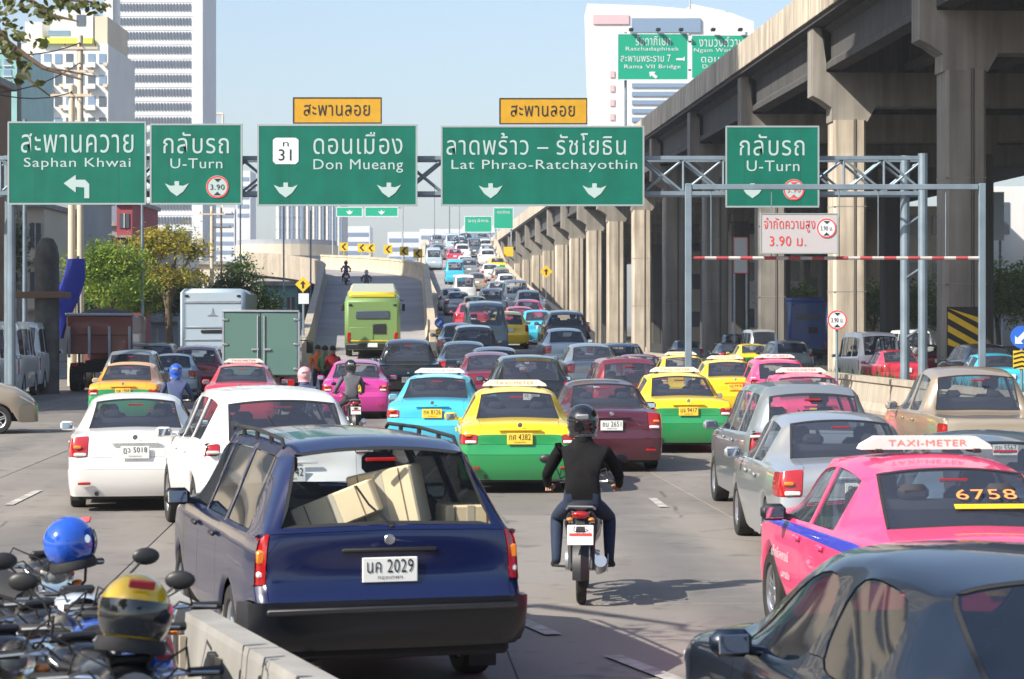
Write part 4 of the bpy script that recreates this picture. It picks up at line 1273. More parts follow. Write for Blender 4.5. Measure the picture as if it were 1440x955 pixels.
s = sign(620, 177, 906, 290, 'widest green sign, for Lat Phrao and Ratchayothin', group=G_)
words(s, 'ลาดพร้าว – รัชโยธิน', 628, 187, 880, 218, GY, LT); words(s, 'Lat Phrao-Ratchayothin', 635, 225, 896, 242, GY, LT)
down_arrow(s, 690, 269, GY, LT); down_arrow(s, 836, 269, GY, LT)
s = sign(1020, 177, 1152, 292, 'green U-Turn sign with a red ringed disc, rightmost on the gantry', group=G_)
words(s, 'กลับรถ', 1040, 189, 1131, 219, GY, LT); words(s, 'U-Turn', 1050, 226, 1124, 241, GY, LT)
down_arrow(s, 1058, 269, GY, LT); height_disc(s, 1116, 267, 15, GY, face='letter', ink='print_red', text='3.90')
s = sign(412, 137, 537, 174, 'ochre flyover sign on top of the Don Mueang sign', m='sign_ochre', name='flyover_sign', fm=M['print_black'], fw=.03)
words(s, 'สะพานลอย', 427, 147, 520, 163, GY, M['print_black'], .012)
s = sign(702, 138, 826, 175, 'ochre flyover sign on top of the Lat Phrao sign', m='sign_ochre', name='flyover_sign', fm=M['print_black'], fw=.03)
words(s, 'สะพานลอย', 718, 148, 808, 164, GY, M['print_black'], .012)

# height-limit portal in front of the right lanes
PY = 51.6
po = link('height_portal', None); tag(po, 'slim steel portal carrying the height limit sign and the striped bar', 'portal frame')
for px in (968, 1381):
    x = lat(px, PY); mb = MB(); mb.box((x, PY, hgt(258, PY) / 2), (.15, .15, hgt(258, PY)), None, .012); mb.build('post', M['galvanised'], po)
for py in (263,):
    mb = MB(); mb.box(((lat(968, PY) + lat(1381, PY)) / 2, PY, hgt(py, PY)), (lat(1381, PY) - lat(968, PY) - .18, .12, .12), None, .01); mb.build('beam', M['galvanised'], po)
mat('bar_red', (0.36, 0.05, 0.06), 0.7, var=.2); mat('bar_white', (0.45, 0.42, 0.40), 0.7, var=.2)
hs = link('height_limit_bar', None); tag(hs, 'red and white striped bar hanging by wires below the portal beam', 'barrier bar')
x0 = lat(974, PY); n = 24; st_ = (lat(1378, PY) - x0) / n
for i in range(n):
    mb = MB(); mb.tube([(x0 + st_ * i, PY, hgt(363, PY)), (x0 + st_ * (i + 1) - .004, PY, hgt(363, PY))], .04, 8)
    mb.build('band', M['bar_red'] if i % 2 == 0 else M['bar_white'], hs)
for px in (1000, 1085, 1180, 1235, 1330):
    mb = MB(); mb.tube([(lat(px, PY), PY, hgt(363, PY) + .04), (lat(px, PY), PY, hgt(265, PY) - .02)], .012, 5); mb.build('wire', M['galvanised'], hs)
s = sign(1069, 300, 1178, 357, 'white height limit sign with red Thai lettering hanging from the portal', y=PY - .1, m='sign_pale', name='height_limit_sign', fm=M['sign_frame'], fw=.025)
words(s, 'จำกัดความสูง', 1074, 306, 1146, 327, PY - .1, M['print_red'], .01); words(s, '3.90 ม.', 1082, 332, 1133, 346, PY - .1, M['print_red'], .02)
height_disc(s, 1162, 321, 14, PY - .1)
rs = link('round_height_sign', None); tag(rs, 'round white height sign with a red ring in front of a shaded column', 'road sign')
height_disc(rs, 1177, 450, 14, 58.0, face='print_white')
mb = MB(); mb.tube([(lat(1177, 58), 58.03, 0), (lat(1177, 58), 58.03, hgt(437, 58))], .035, 8); mb.build('pole', M['galvanised'], rs)

# green signs above the expressway deck
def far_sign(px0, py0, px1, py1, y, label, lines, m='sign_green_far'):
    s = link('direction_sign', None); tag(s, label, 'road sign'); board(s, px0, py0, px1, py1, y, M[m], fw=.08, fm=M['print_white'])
    for (t, a, b, c, d) in lines: words(s, t, a, b, c, d, y, M['print_white'], .015, .05)
    return s
DY = 200.0
s = far_sign(868, 47, 968, 113, DY, 'bright green sign for Ratchadaphisek and Rama VII Bridge above the expressway', [('รัชดาภิเษก', 894, 50, 943, 64), ('Ratchadaphisek', 880, 66, 955, 73), ('สะพานพระราม 7', 873, 77, 943, 87), ('Rama VII Bridge', 878, 91, 957, 98)])
shape(s, [(913, 101), (922, 101), (920, 104), (925, 108), (922, 111), (916, 106), (914, 109)], DY, M['print_white'], 'arrow', .05)
shape(s, [(951, 82), (960, 82), (963, 79), (963, 86), (960, 85), (951, 85)], DY, M['print_white'], 'arrow', .05)
for px in (887, 925, 957):
    mb = MB(); mb.box((lat(px, DY), DY - .6, hgt(43, DY)), (.4, .7, .25), None, .05); mb.tube([(lat(px, DY), DY, hgt(47, DY)), (lat(px, DY), DY - .5, hgt(44, DY))], .04, 5); mb.build('sign_lamp', M['black_plastic'], s)
s2 = far_sign(972, 49, 1075, 111, DY, 'bright green sign for Ngam Wong Wan half hidden behind the expressway parapet', [('งามวงศ์วาน', 983, 52, 1045, 66), ('Ngam Wong Wan', 976, 68, 1060, 75), ('ดอนเมือง', 986, 77, 1044, 88), ('Don Mueang', 988, 91, 1050, 98)])
for px in (1002, 1040):
    mb = MB(); mb.box((lat(px, DY), DY - .6, hgt(43, DY)), (.4, .7, .25), None, .05); mb.build('sign_lamp', M['black_plastic'], s2)
g2 = link('deck_gantry', None); tag(g2, 'thin steel sign frame standing on the expressway deck behind the bright green signs', 'gantry')
for px in (880, 1050, 1160):
    mb = MB(); mb.tube([(lat(px, DY), DY + .5, 17.0 if px > 900 else 16.9), (lat(px, DY), DY + .5, hgt(44, DY))], .12, 8); mb.build('post', M['galvanised'], g2)
for z in (hgt(58, DY), hgt(98, DY)):
    mb = MB(); mb.box(((lat(875, DY) + lat(1162, DY)) / 2, DY + .3, z), (lat(1162, DY) - lat(875, DY), .12, .15)); mb.build('chord', M['galvanised'], g2)
# signs over the far flyover
FY = 262.0
fz = main_h(FY)
fg = link('far_gantry', None); tag(fg, 'thin far gantry over the flyover crest holding small green signs', 'gantry')
for px in (468, 566): 
    mb = MB(); mb.tube([(lat(px, FY), FY, 0), (lat(px, FY), FY, hgt(288, FY))], .1, 6); mb.build('post', M['steel'], fg)
mb = MB(); mb.box((lat(517, FY), FY + .1, hgt(292, FY)), (lat(566, FY) - lat(468, FY), .12, .2)); mb.build('beam', M['steel'], fg)
for a, b, l in ((473, 510, 'small green lane sign over the ramp, left one of two'), (513, 560, 'small green lane sign over the ramp, right one of two')):
    s = far_sign(a, 291, b, 305, FY, l, []); down_arrow(s, (a + b) / 2, 299, FY, M['print_white'], .3)
for a, b, t0, t1, l in ((653, 692, 304, 327, 'small green sign over the flyover crest below the Lat Phrao sign'), (694, 722, 292, 322, 'small tall green sign near the far end of the expressway')):
    s = far_sign(a, t0, b, t1, 290.0, l, [])
    words(s, 'จตุจักร', a + 5, t0 + 4, b - 5, t0 + 10, 290.0, M['print_white'], .02, .05)
    for px in (a + 3, b - 3):
        mb = MB(); mb.tube([(lat(px, 290), 290.2, main_h(290)), (lat(px, 290), 290.2, hgt(t0, 290))], .1, 6); mb.build('post', M['steel'], s)
ub = link('notice_board', None); tag(ub, 'pale notice board standing in the gloom between two shaded columns', 'notice board')
board(ub, 1031, 333, 1052, 385, 140.0, M['print_white'], fw=.06, fm=M['print_red'])
for px in (1033, 1050):
    mb = MB(); mb.tube([(lat(px, 140), 140.1, 0), (lat(px, 140), 140.1, hgt(335, 140))], .06, 6); mb.build('post', M['steel'], ub)
# ---------------------------------------------------------------- buildings
mat('bld_white', (0.66, 0.66, 0.64), 0.8, var=0.08, vscale=.2)
mat('bld_tower', (0.62, 0.64, 0.67), 0.8, var=0.06, vscale=.1)
mat('bld_cream', (0.60, 0.52, 0.40), 0.85, var=0.10, vscale=.3)
mat('bld_brown', (0.22, 0.13, 0.08), 0.85, var=0.15, vscale=.5)
mat('bld_red', (0.30, 0.05, 0.07), 0.8, var=0.15, vscale=.5)
mat('bld_grey', (0.30, 0.32, 0.35), 0.8, var=0.12, vscale=.3)
mat('bld_teal', (0.22, 0.42, 0.42), 0.6, var=0.12, vscale=.5)
mat('bld_lime', (0.62, 0.72, 0.08), 0.7)
mat('bld_pink', (0.75, 0.40, 0.42), 0.7)
mat('roof_tin', (0.28, 0.29, 0.31), 0.6, 0.3, var=0.15)
mat('win_dark', (0.07, 0.09, 0.12), 0.15, spec=.8)
mat('win_blue', (0.16, 0.24, 0.36), 0.15, spec=.8)
mat('billboard_pink', (0.75, 0.08, 0.25), 0.6)
mat('tarp_blue', (0.02, 0.04, 0.42), 0.55, bump=.3, bscale=8)
def bpx(px0, px1, y): return lat(px0, y), lat(px1, y)
def block(parent, name, x0, x1, y0, y1, z0, z1, m, bev=0.0):
    mb = MB(); mb.box(((x0 + x1) / 2, (y0 + y1) / 2, (z0 + z1) / 2), (x1 - x0, y1 - y0, z1 - z0), None, bev); return mb.build(name, m, parent)
def windows_front(parent, x0, x1, y, z0, z1, nx, nz, fw, fh, m, stuff=True, side=None, name='window'):
    """window panes standing 5 cm proud of frames recessed in the facade; one stuff part when too many"""
    dx = (x1 - x0) / nx; dz = (z1 - z0) / nz
    mb = MB()
    for i in range(nx):
        for j in range(nz):
            cx_ = x0 + dx * (i + .5); cz_ = z0 + dz * (j + .5)
            if stuff:
                mb.box((cx_, y - .02, cz_), (dx * fw, .12, dz * fh))
            else:
                m1 = MB(); m1.box((cx_, y - .02, cz_), (dx * fw, .12, dz * fh)); w_ = m1.build(name, m, parent)
                m1 = MB(); m1.box((cx_, y - .10, cz_ - dz * fh / 2 - .06), (dx * fw + .2, .2, .1)); m1.build('sill', M['bld_white'], w_)
    if stuff:
        o = mb.build(name, m, parent); o['kind'] = 'stuff'; return o
def windows_side(parent, x, y0, y1, z0, z1, ny, nz, fw, fh, m):
    dy = (y1 - y0) / ny; dz = (z1 - z0) / nz; mb = MB()
    for i in range(ny):
        for j in range(nz): mb.box((x, y0 + dy * (i + .5), z0 + dz * (j + .5)), (.12, dy * fw, dz * fh))
    o = mb.build('window', m, parent); o['kind'] = 'stuff'; return o
def building(name, label, cat='building'):
    o = link(name, None); return tag(o, label, cat)
# grey slab tower at the left
y = 540; x0, x1 = bpx(160, 276, y); t = building('office_tower', 'tall pale grey office tower with rows of narrow windows behind the left signs')
block(t, 'wall', x0, x1, y, y + 26, 0, 108, M['bld_tower'])
fl = 3.37; zs = hgt(170, y)
for j in range(30):
    z = zs + fl * (j - 14) 
    if z < 1 or z > 104: continue
    mb = MB(); n = 23
    for i in range(n): mb.box((x0 + 1.4 + (x1 - x0 - 2.6) * (i + .5) / n, y - .1, z), (.36, .35, 1.7))
    o = mb.build('window_row', M['win_dark'], t); o['kind'] = 'stuff'
    block(t, 'floor_band', x0 + .6, x1 - .5, y - .10, y - .002, z + 1.25, z + 1.4, M['bld_white'])
block(t, 'corner_fin', x0 - 2.2, x0 - .02, y - 1.2, y + 24, 0, 109, M['bld_white'])
block(t, 'corner_fin', x1 - .3, x1 + 1.6, y - .6, y + 24, 0, 107, M['bld_tower'])
# white apartment block with balconies and a lime roof band
y = 310; x0, x1 = bpx(28, 152, y); t = building('apartment_block', 'white apartment block with balconies and a lime green band, left of the office tower')
z1 = hgt(62, y)
block(t, 'wall', x0, x1, y, y + 22, 0, z1, M['bld_white'])
block(t, 'lime_band', lat(56, y), lat(131, y), y - .7, y + 18, z1, z1 + .75, M['bld_lime'])
block(t, 'penthouse', lat(70, y), lat(130, y), y + .5, y + 17, z1 + .75, hgt(14, y), M['bld_white'])
block(t, 'penthouse', lat(34, y), lat(58, y), y + .6, y + 17, z1, hgt(30, y), M['bld_white'])
block(t, 'penthouse', lat(131, y) + .1, lat(150, y), y + .6, y + 17, z1, hgt(22, y), M['bld_cream'])
m1 = MB(); m1.box((lat(113, y), y + .45, hgt(28, y)), (1.2, .12, 1.5)); m1.build('window', M['win_dark'], t)
m1 = MB(); m1.box((lat(82, y), y + .45, hgt(46, y)), (3.0, .12, .7)); m1.build('window', M['win_blue'], t)
rr = random.Random(5)
nf = 11
for j in range(nf):
    z = z1 - 2.0 - j * 2.9
    for i in range(8):
        cx_ = x0 + (x1 - x0) * (i + .5) / 8
        m1 = MB(); m1.box((cx_, y - .02, z), (.95, .14, 1.35)); w_ = m1.build('window', M['win_dark'] if rr.random() < .6 else M['win_blue'], t)
        if i % 2 == 0:
            m1 = MB(); m1.box((cx_, y - .5, z - .95), (1.35, .9, .7), None, .02); m1.build('balcony', M['bld_white'], t)
        elif rr.random() < .5:
            m1 = MB(); m1.box((cx_ + .45, y - .3, z - .8), (.6, .35, .45), None, .02); m1.build('air_conditioner', M['bld_cream'], t)
# glassy teal block at the picture's left edge
y = 260; x0, x1 = bpx(-90, 26, y); t = building('teal_block', 'pale teal panelled building at the far left edge behind the tree branch')
block(t, 'wall', x0, x1, y, y + 20, 0, hgt(72, y), M['bld_teal'])
windows_front(t, x0 + .5, x1 - .5, y, hgt(125, y), hgt(80, y), 6, 3, .6, .6, M['win_blue'], False)
# shophouses at the street
def shophouse(px0, px1, y, top, m, label, name='shophouse', floors=3, nx=2, depth=12, roof=None):
    x0, x1 = bpx(px0, px1, y); t = building(name, label, 'building'); zt = hgt(top, y)
    block(t, 'wall', x0, x1, y, y + depth, 0, zt, m)
    block(t, 'cornice', x0 - .2, x1 + .2, y - .35, y + depth + .2, zt, zt + .3, M['concrete_grey'] if roof is None else roof)
    fh = (zt - .5) / floors
    for f in range(floors):
        for i in range(nx):
            cx_ = x0 + (x1 - x0) * (i + .5) / nx; cz_ = .3 + fh * (f + .5)
            m1 = MB(); m1.box((cx_, y - .01, cz_), ((x1 - x0) / nx * .62, .14, fh * .5)); w_ = m1.build('window' if f else 'shutter', M['win_dark'] if f else M['bld_grey'], t)
            m1 = MB(); m1.box((cx_, y - .10, cz_), (.07, .06, fh * .5)); m1.build('frame', M['bld_cream'], w_)
        if f: block(t, 'ledge', x0 - .05, x1 + .05, y - .5, y - .002, .25 + fh * f - .12, .25 + fh * f + .04, M['concrete_grey'])
    return t
shophouse(-90, -6, 96, 118, M['bld_brown'], 'dark brown house with wide eaves at the far left edge', 'brown_house', 3, 2, 3)
shophouse(14, 62, 140, 292, M['bld_cream'], 'cream shophouse behind the grey concrete pillar at the left', floors=3, nx=2)
shophouse(60, 112, 150, 276, M['bld_grey'], 'grey weathered shophouse between the pillar and the cream utility poles', floors=4, nx=3)
t = shophouse(112, 170, 170, 318, M['bld_grey'], 'low grey shed with a pale slanting metal roof behind the green trees', 'metal_shed', 3, 3)
x0, x1 = bpx(108, 168, 169); zt = hgt(318, 169)
m1 = MB(); m1.add([(x0, 169, zt), (x1, 169, zt - .6), (x1, 182, zt + 1.2), (x0, 182, zt + 2.4), (x0, 169, zt - .15), (x1, 169, zt - .75)], [(0, 1, 2, 3), (4, 5, 1, 0)]); m1.build('roof', M['roof_tin'], t)
shophouse(164, 186, 165, 286, M['bld_red'], 'narrow dark red building behind the trees under the first sign', 'red_building', 5, 1)
shophouse(186, 250, 180, 350, M['bld_white'], 'white shophouse with a blue window half hidden by the yellowing tree', floors=2, nx=3)
shophouse(212, 250, 150, 395, M['bld_grey'], 'small grey kiosk building beside the white shophouse', 'kiosk', 2, 2)
shophouse(250, 318, 210, 372, M['bld_cream'], 'low cream building behind the white coach', floors=2, nx=4)
shophouse(365, 418, 150, 402, M['bld_teal'], 'low teal roofed shelter left of the curved ramp', 'shelter', 2, 3)
# cream multi-storey car park
y = 420; x0, x1 = bpx(322, 470, y); t = building('car_park', 'wide cream banded building under the route 31 sign')
zc = hgt(338, y)
nseg = 18
def arcx(k, r=1.0): 
    a = PI * k / nseg; return ((x0 + x1) / 2 - (x1 - x0) / 2 * r * math.cos(a), y + 10 - 10 * r * math.sin(a))
z = 0; kx = 0
while z < zc:
    zz = min(z + 2.1, zc)
    m1 = MB(); ring = [arcx(k) for k in range(nseg + 1)]
    m1.strip([[Vector((a, b, z)) for a, b in ring], [Vector((a, b, zz)) for a, b in ring]]); m1.f = [f[::-1] for f in m1.f]
    m1.strip([[Vector((a, b, zz)) for a, b in ring], [Vector((a, y + 10, zz)) for a, b in ring]])
    m1.build('floor_band', M['bld_cream'], t)
    m1 = MB(); ring = [arcx(k, .96) for k in range(nseg + 1)]
    m1.strip([[Vector((a, b, zz)) for a, b in ring], [Vector((a, b, zz + .9)) for a, b in ring]]); m1.f = [f[::-1] for f in m1.f]
    if zz < zc: m1.build('opening', M['bld_grey'], t)
    z += 3.0
# pinstripe towers beyond the car park
y = 640
for a, b, tp, m, l in ((388, 428, 240, 'bld_tower', 'far grey ribbed tower below the left half of the Don Mueang sign'), (430, 456, 225, 'bld_cream', 'far cream ribbed tower below the Don Mueang sign'), (458, 482, 250, 'bld_white', 'far white slim tower next to the small green lane signs')):
    t = building('ribbed_tower', l); x0, x1 = bpx(a, b, y); zt = hgt(tp, y); block(t, 'wall', x0, x1, y, y + 20, 0, zt, M[m])
    for k in range(6):
        cx_ = x0 + (x1 - x0) * (k + .5) / 6; block(t, 'rib', cx_ - .28, cx_ + .28, y - .5, y - .002, 0, zt - .5, M['win_blue' if k % 2 else 'bld_white'])
    for k in range(12): block(t, 'floor_line', x0 + .1, x1 - .1, y - .25, y - .003, zt - 3 - k * 3.4, zt - 2.7 - k * 3.4, M['bld_grey'])
# right white tower
y = 600; t = building('white_tower', 'big white and pale pink office tower behind the bright green signs')
P4 = lambda px, py: (lat(px, y), hgt(py, y))
m1 = MB(); m1.prism([P4(826, 5), P4(836, 330), P4(1060, 330), P4(1060, 30), P4(1028, 18), P4(915, 8)], 24, Matrix.Translation((0, y, 0))); m1.build('wall', M['bld_white'], t)
m1 = MB(); m1.prism([P4(880, 118), P4(882, 330), P4(1060, 330), P4(1060, 118)], -1.5, Matrix.Translation((0, y - .01, 0))); m1.build('facade', M['bld_white'], t)
for k in range(14):
    py0 = 118 + k * 12
    m1 = MB(); m1.prism([P4(888, py0 + 6), P4(1052, py0 + 6), P4(1052, py0), P4(888, py0)], -.4, Matrix.Translation((0, y - 1.52, 0))); m1.build('window_band', M['win_blue'], t)
m1 = MB(); m1.prism([P4(888, 46), P4(985, 46), P4(985, 26), P4(888, 26)], -.6, Matrix.Translation((0, y - .01, 0))); m1.build('window_band', M['win_blue'], t)
m1 = MB(); m1.prism([P4(834, 34), P4(884, 34), P4(884, 21), P4(834, 21)], -.4, Matrix.Translation((0, y - .01, 0))); m1.build('pink_panel', M['bld_pink'], t)
m1 = MB(); m1.prism([P4(963, 12), P4(1022, 20), P4(1022, 12), P4(975, 2)], 10, Matrix.Translation((0, y + 5, 0))); m1.build('roof_block', M['bld_white'], t)
m1 = MB(); m1.tube([(lat(972, y), y + 5, hgt(12, y)), (lat(972, y), y + 5, hgt(-14, y))], .25, 6); m1.build('mast', M['steel'], t)
for k in range(9):
    py = 100 + k * 20; m1 = MB(); m1.prism([P4(858, py + 9), P4(864, py + 9), P4(864, py), P4(858, py)], -.3, Matrix.Translation((0, y - .01, 0))); m1.build('window', M['bld_pink'], t)
# distant pale skyline blocks
rr = random.Random(11)
sky_spec = [(296, 330, 168), (332, 352, 240), (486, 520, 318), (545, 590, 326), (590, 650, 322), (650, 700, 318)]
for k, (a, b, tp) in enumerate(sky_spec):
    y = 900; x0, x1 = bpx(a, b, y); t = building('distant_block', ['faint far block with a roof frame just right of the office tower', 'faint far block above the green trees beside the Don Mueang sign', 'faint far low block right of the ribbed towers', 'faint far block behind the chevron boards', 'faint far block over the top of the flyover', 'faint far block left of the receding expressway'][k])
    if k == 0: tp = 292
    zt = hgt(tp, y); block(t, 'wall', x0, x1, y, y + 20, 0, zt, M['bld_tower'])
    for j in range(5):
        if zt - 3 - j * 3.4 > 3: block(t, 'window_band', x0 + .6, x1 - .6, y - .2, y - .002, zt - 4 - j * 3.6, zt - 2.6 - j * 3.6, M['win_blue'])
    if k == 0:
        for px in (300, 313): m1 = MB(); m1.tube([(lat(px, y), y + 1, zt), (lat(px, y), y + 1, hgt(160, y))], .5, 6); m1.build('roof_frame', M['bld_cream'], t)
        m1 = MB(); m1.tube([(lat(300, y), y + 1, hgt(160, y)), (lat(313, y), y + 1, hgt(160, y))], .5, 6); m1.build('roof_frame', M['bld_cream'], t)
# two tall blocks just outside the left edge: their long shade lies over the street
def side_tower(name, label, x0, x1, y0, y1, h, m):
    t = building(name, label); block(t, 'wall', x0, x1, y0, y1, 0, h, m)
    n = int(h / 3.4)
    windows_side(t, x1, y0 + .5, y1 - .5, 4, h - 1, int((y1 - y0) / 2.2), n, .55, .5, M['win_dark'])
    windows_front(t, x0 + .5, x1 - .5, y0, 4, h - 1, int((x1 - x0) / 2.2), n, .55, .5, M['win_dark'])
    for k in range(n): block(t, 'floor_ledge', x0 - .2, x1 + .2, y0 - .25, y1 + .25, 4 + k * (h - 5) / n - .25, 4 + k * (h - 5) / n - .05, M['concrete_grey'])
side_tower('apartment_tower', 'plain cream apartment tower standing left of the street just before the white vans', -36, -20, 57, 67, 62, M['bld_cream'])
side_tower('apartment_tower', 'tall grey apartment tower standing back from the left street behind the shophouses', -52, -33, 93, 128, 84, M['bld_white'])
# beyond the underpass on the right
def right_block(px0, px1, y, top, m, label, bands=3, col='win_dark'):
    x0, x1 = bpx(px0, px1, y); t = building('roadside_building', label); zt = hgt(top, y)
    block(t, 'wall', x0, x1, y, y + 15, 0, zt, M[m])
    for k in range(bands):
        n = max(2, int((x1 - x0) / 4)); zc = zt * (k + .6) / bands
        for i in range(n):
            m1 = MB(); m1.box((x0 + (x1 - x0) * (i + .5) / n, y - .02, zc), ((x1 - x0) / n * .7, .16, zt / bands * .4)); m1.build('window', M[col], t)
right_block(1040, 1130, 245, 290, 'bld_white', 'white building seen between the shaded columns left of the height sign', 3)
right_block(1130, 1245, 250, 282, 'bld_white', 'white building seen between the columns right of the height sign', 3)
right_block(1245, 1360, 235, 290, 'bld_cream', 'pale building with dark windows seen behind the gantry posts', 3)
right_block(1360, 1500, 240, 262, 'bld_white', 'white building with pink billboard seen at the right edge', 2)
right_block(905, 1035, 300, 322, 'bld_cream', 'cream building seen under the far bays of the expressway', 3)
right_block(1500, 1720, 230, 300, 'bld_grey', 'grey building standing beyond the underpass just outside the right edge', 3)
right_block(1730, 2000, 240, 270, 'bld_white', 'white building standing beyond the underpass far to the right', 4)
right_block(2020, 2300, 235, 320, 'bld_cream', 'cream building standing beyond the underpass at the far right end', 3)
bb_ = link('billboard', None); tag(bb_, 'pink and white billboard seen beyond the expressway at the right edge', 'billboard')
y = 200
board(bb_, 1384, 270, 1396, 330, y, M['billboard_pink'], frame=False); board(bb_, 1397, 270, 1412, 338, y, M['print_white'], frame=False)
for px in (1388, 1408): m1 = MB(); m1.tube([(lat(px, y), y + .3, 0), (lat(px, y), y + .3, hgt(275, y))], .15, 6); m1.build('post', M['steel'], bb_)

# ---------------------------------------------------------------- trees
mat('bark', (0.14, 0.10, 0.07), 0.95, var=0.3, vscale=4, bump=.4, bscale=12)
def leaf_mat(name, a, b):
    m, nt, bs = new_mat(name); N = nt.nodes; L = nt.links
    g = N.new('ShaderNodeNewGeometry'); n = N.new('ShaderNodeTexNoise'); n.inputs['Scale'].default_value = 1.3; n.inputs['Detail'].default_value = 4
    L.new(g.outputs['Position'], n.inputs[0])
    r = N.new('ShaderNodeValToRGB'); r.color_ramp.elements[0].position = .35; r.color_ramp.elements[0].color = (*a, 1); r.color_ramp.elements[1].position = .65; r.color_ramp.elements[1].color = (*b, 1)
    L.new(n.outputs[0], r.inputs[0]); L.new(r.outputs[0], bs.inputs['Base Color']); bs.inputs['Roughness'].default_value = .6
    tr = N.new('ShaderNodeBsdfTranslucent'); L.new(r.outputs[0], tr.inputs[0]); ms = N.new('ShaderNodeMixShader'); ms.inputs[0].default_value = .35
    L.new(bs.outputs[0], ms.inputs[1]); L.new(tr.outputs[0], ms.inputs[2]); L.new(ms.outputs[0], N['Material Output'].inputs[0])
    MATS[name] = m
leaf_mat('leaf_green', (0.10, 0.19, 0.02), (0.28, 0.38, 0.05))
leaf_mat('leaf_dark', (0.03, 0.07, 0.015), (0.09, 0.16, 0.03))
leaf_mat('leaf_yellow', (0.20, 0.22, 0.03), (0.50, 0.40, 0.05))
leaf_mat('leaf_bright', (0.10, 0.17, 0.02), (0.26, 0.32, 0.04))
def tree(label, base, h, blobs, n, leaf, m, seed, cat='tree', trunk_r=.22, name='tree', group=None, density=1.0, limbs=True):
    """blobs: (dx, dy, z, rx, ry, rz) crown masses; leaves gather into clumps on them"""
    rg = random.Random(seed); t = link(name, None, None, base); tag(t, label, cat, group)
    if seed < 7: t.scale = (.86, .86, .90)
    tb = MB(); top = Vector((rg.uniform(-.3, .3), rg.uniform(-.3, .3), h * .45))
    tb.tube([(0, 0, -.1), (rg.uniform(-.1, .1), 0, h * .2), tuple(top)], [trunk_r, trunk_r * .8, trunk_r * .62], 10)
    for b in blobs:
        c = Vector(b[:3]); mid = top.lerp(c, .5) + Vector((rg.uniform(-.4, .4), rg.uniform(-.4, .4), rg.uniform(-.1, .5)))
        tb.tube([tuple(top - Vector((0, 0, .3))), tuple(mid), tuple(c)], [trunk_r * .45, trunk_r * .28, trunk_r * .1], 7)
        for _ in range(4):
            e = c + Vector((rg.uniform(-1, 1) * b[3], rg.uniform(-1, 1) * b[4], rg.uniform(-.6, .9) * b[5])) * .8
            tb.tube([tuple(mid.lerp(c, rg.random())), tuple(mid.lerp(e, .6) + Vector((0, 0, .1))), tuple(e)], [trunk_r * .14, trunk_r * .09, trunk_r * .03], 5)
    tb.build('trunk', M['bark'], t, smooth=True)
    cr = MB(); tot = sum(b[3] * b[5] for b in blobs)
    for b in blobs:
        k = max(6, int(n * b[3] * b[5] / tot / 26))
        for _ in range(k):
            u = Vector((rg.gauss(0, 1), rg.gauss(0, 1), rg.gauss(0, 1))).normalized() * (rg.uniform(.45, 1.08) if rg.random() < .85 else rg.uniform(.1, 1.2))
            cc = Vector((b[0] + u.x * b[3], b[1] + u.y * b[4], b[2] + u.z * b[5])); cs = rg.uniform(.5, 1.2) * leaf * 3.2
            for _ in range(26):
                p = cc + Vector((rg.gauss(0, cs), rg.gauss(0, cs), rg.gauss(0, cs * .6)))
                a = Vector((rg.gauss(0, 1), rg.gauss(0, 1), rg.gauss(0, .6))).normalized(); q = a.cross(Vector((rg.gauss(0, .5), rg.gauss(0, .5), 1))).normalized()
                l = leaf * rg.uniform(.7, 1.3); w = l * .42
                cr.add([p - a * l, p + q * w, p + a * l, p - q * w], [(0, 1, 2, 3)])
    cr.build('crown', m, t)
    return t
def spot(px, y): return (lat(px, y), y, 0)
tree('green leafy tree with layered crown behind the blue tarpaulin', spot(152, 94), 6.5, [(-.9, 0, 5.2, 1.3, 1.2, .9), (.6, 0, 5.4, 1.5, 1.3, .8), (.2, -.4, 4.2, 1.5, 1.2, .8), (-.3, .2, 6.0, .9, .9, .5)], 9000, .10, M['leaf_green'], 1)
tree('bright green small tree right of the blue tarpaulin', spot(194, 97), 5, [(-.3, 0, 3.6, 1.1, 1, .8), (.2, 0, 4.4, .9, .9, .6)], 4500, .10, M['leaf_bright'], 2)
tree('yellowing tree with thin crown in front of the office tower', spot(240, 99), 8, [(-1.2, 0, 6.4, 1.0, 1, .8), (.2, 0, 6.6, 1.3, 1.1, .8), (1.2, 0, 6.3, .7, .8, .6), (-.3, 0, 5.0, 1.4, 1.2, .5), (.8, .2, 4.8, 1.1, 1, .4)], 7000, .10, M['leaf_yellow'], 3)
tree('dark green rounded tree behind the white coach', spot(338, 101), 6, [(0, 0, 5.0, 1.1, 1, 1.0), (.7, 0, 3.9, 1.2, 1, .9), (-.7, 0, 4.0, 1.0, 1, .8), (1.3, 0, 3.1, .9, .9, .9)], 8000, .10, M['leaf_dark'], 4)
tree('low dark tree between the red truck and the coach', spot(268, 104), 5, [(-.8, 0, 3.9, 1.4, 1, .8), (.9, 0, 3.6, 1.3, 1, .8)], 5000, .11, M['leaf_dark'], 5)
tree('dense dark tree behind the red dump truck', spot(128, 98), 5, [(-.8, 0, 3.6, 1.3, 1, 1.0), (.8, 0, 3.3, 1.3, 1, 1.0)], 6000, .10, M['leaf_dark'], 6)
tree('dark green tree at the left edge behind the vans', spot(12, 100), 8, [(0, 0, 5.8, .8, .8, 1.3), (-.5, 0, 4.5, .8, .8, .8)], 4000, .10, M['leaf_dark'], 7)
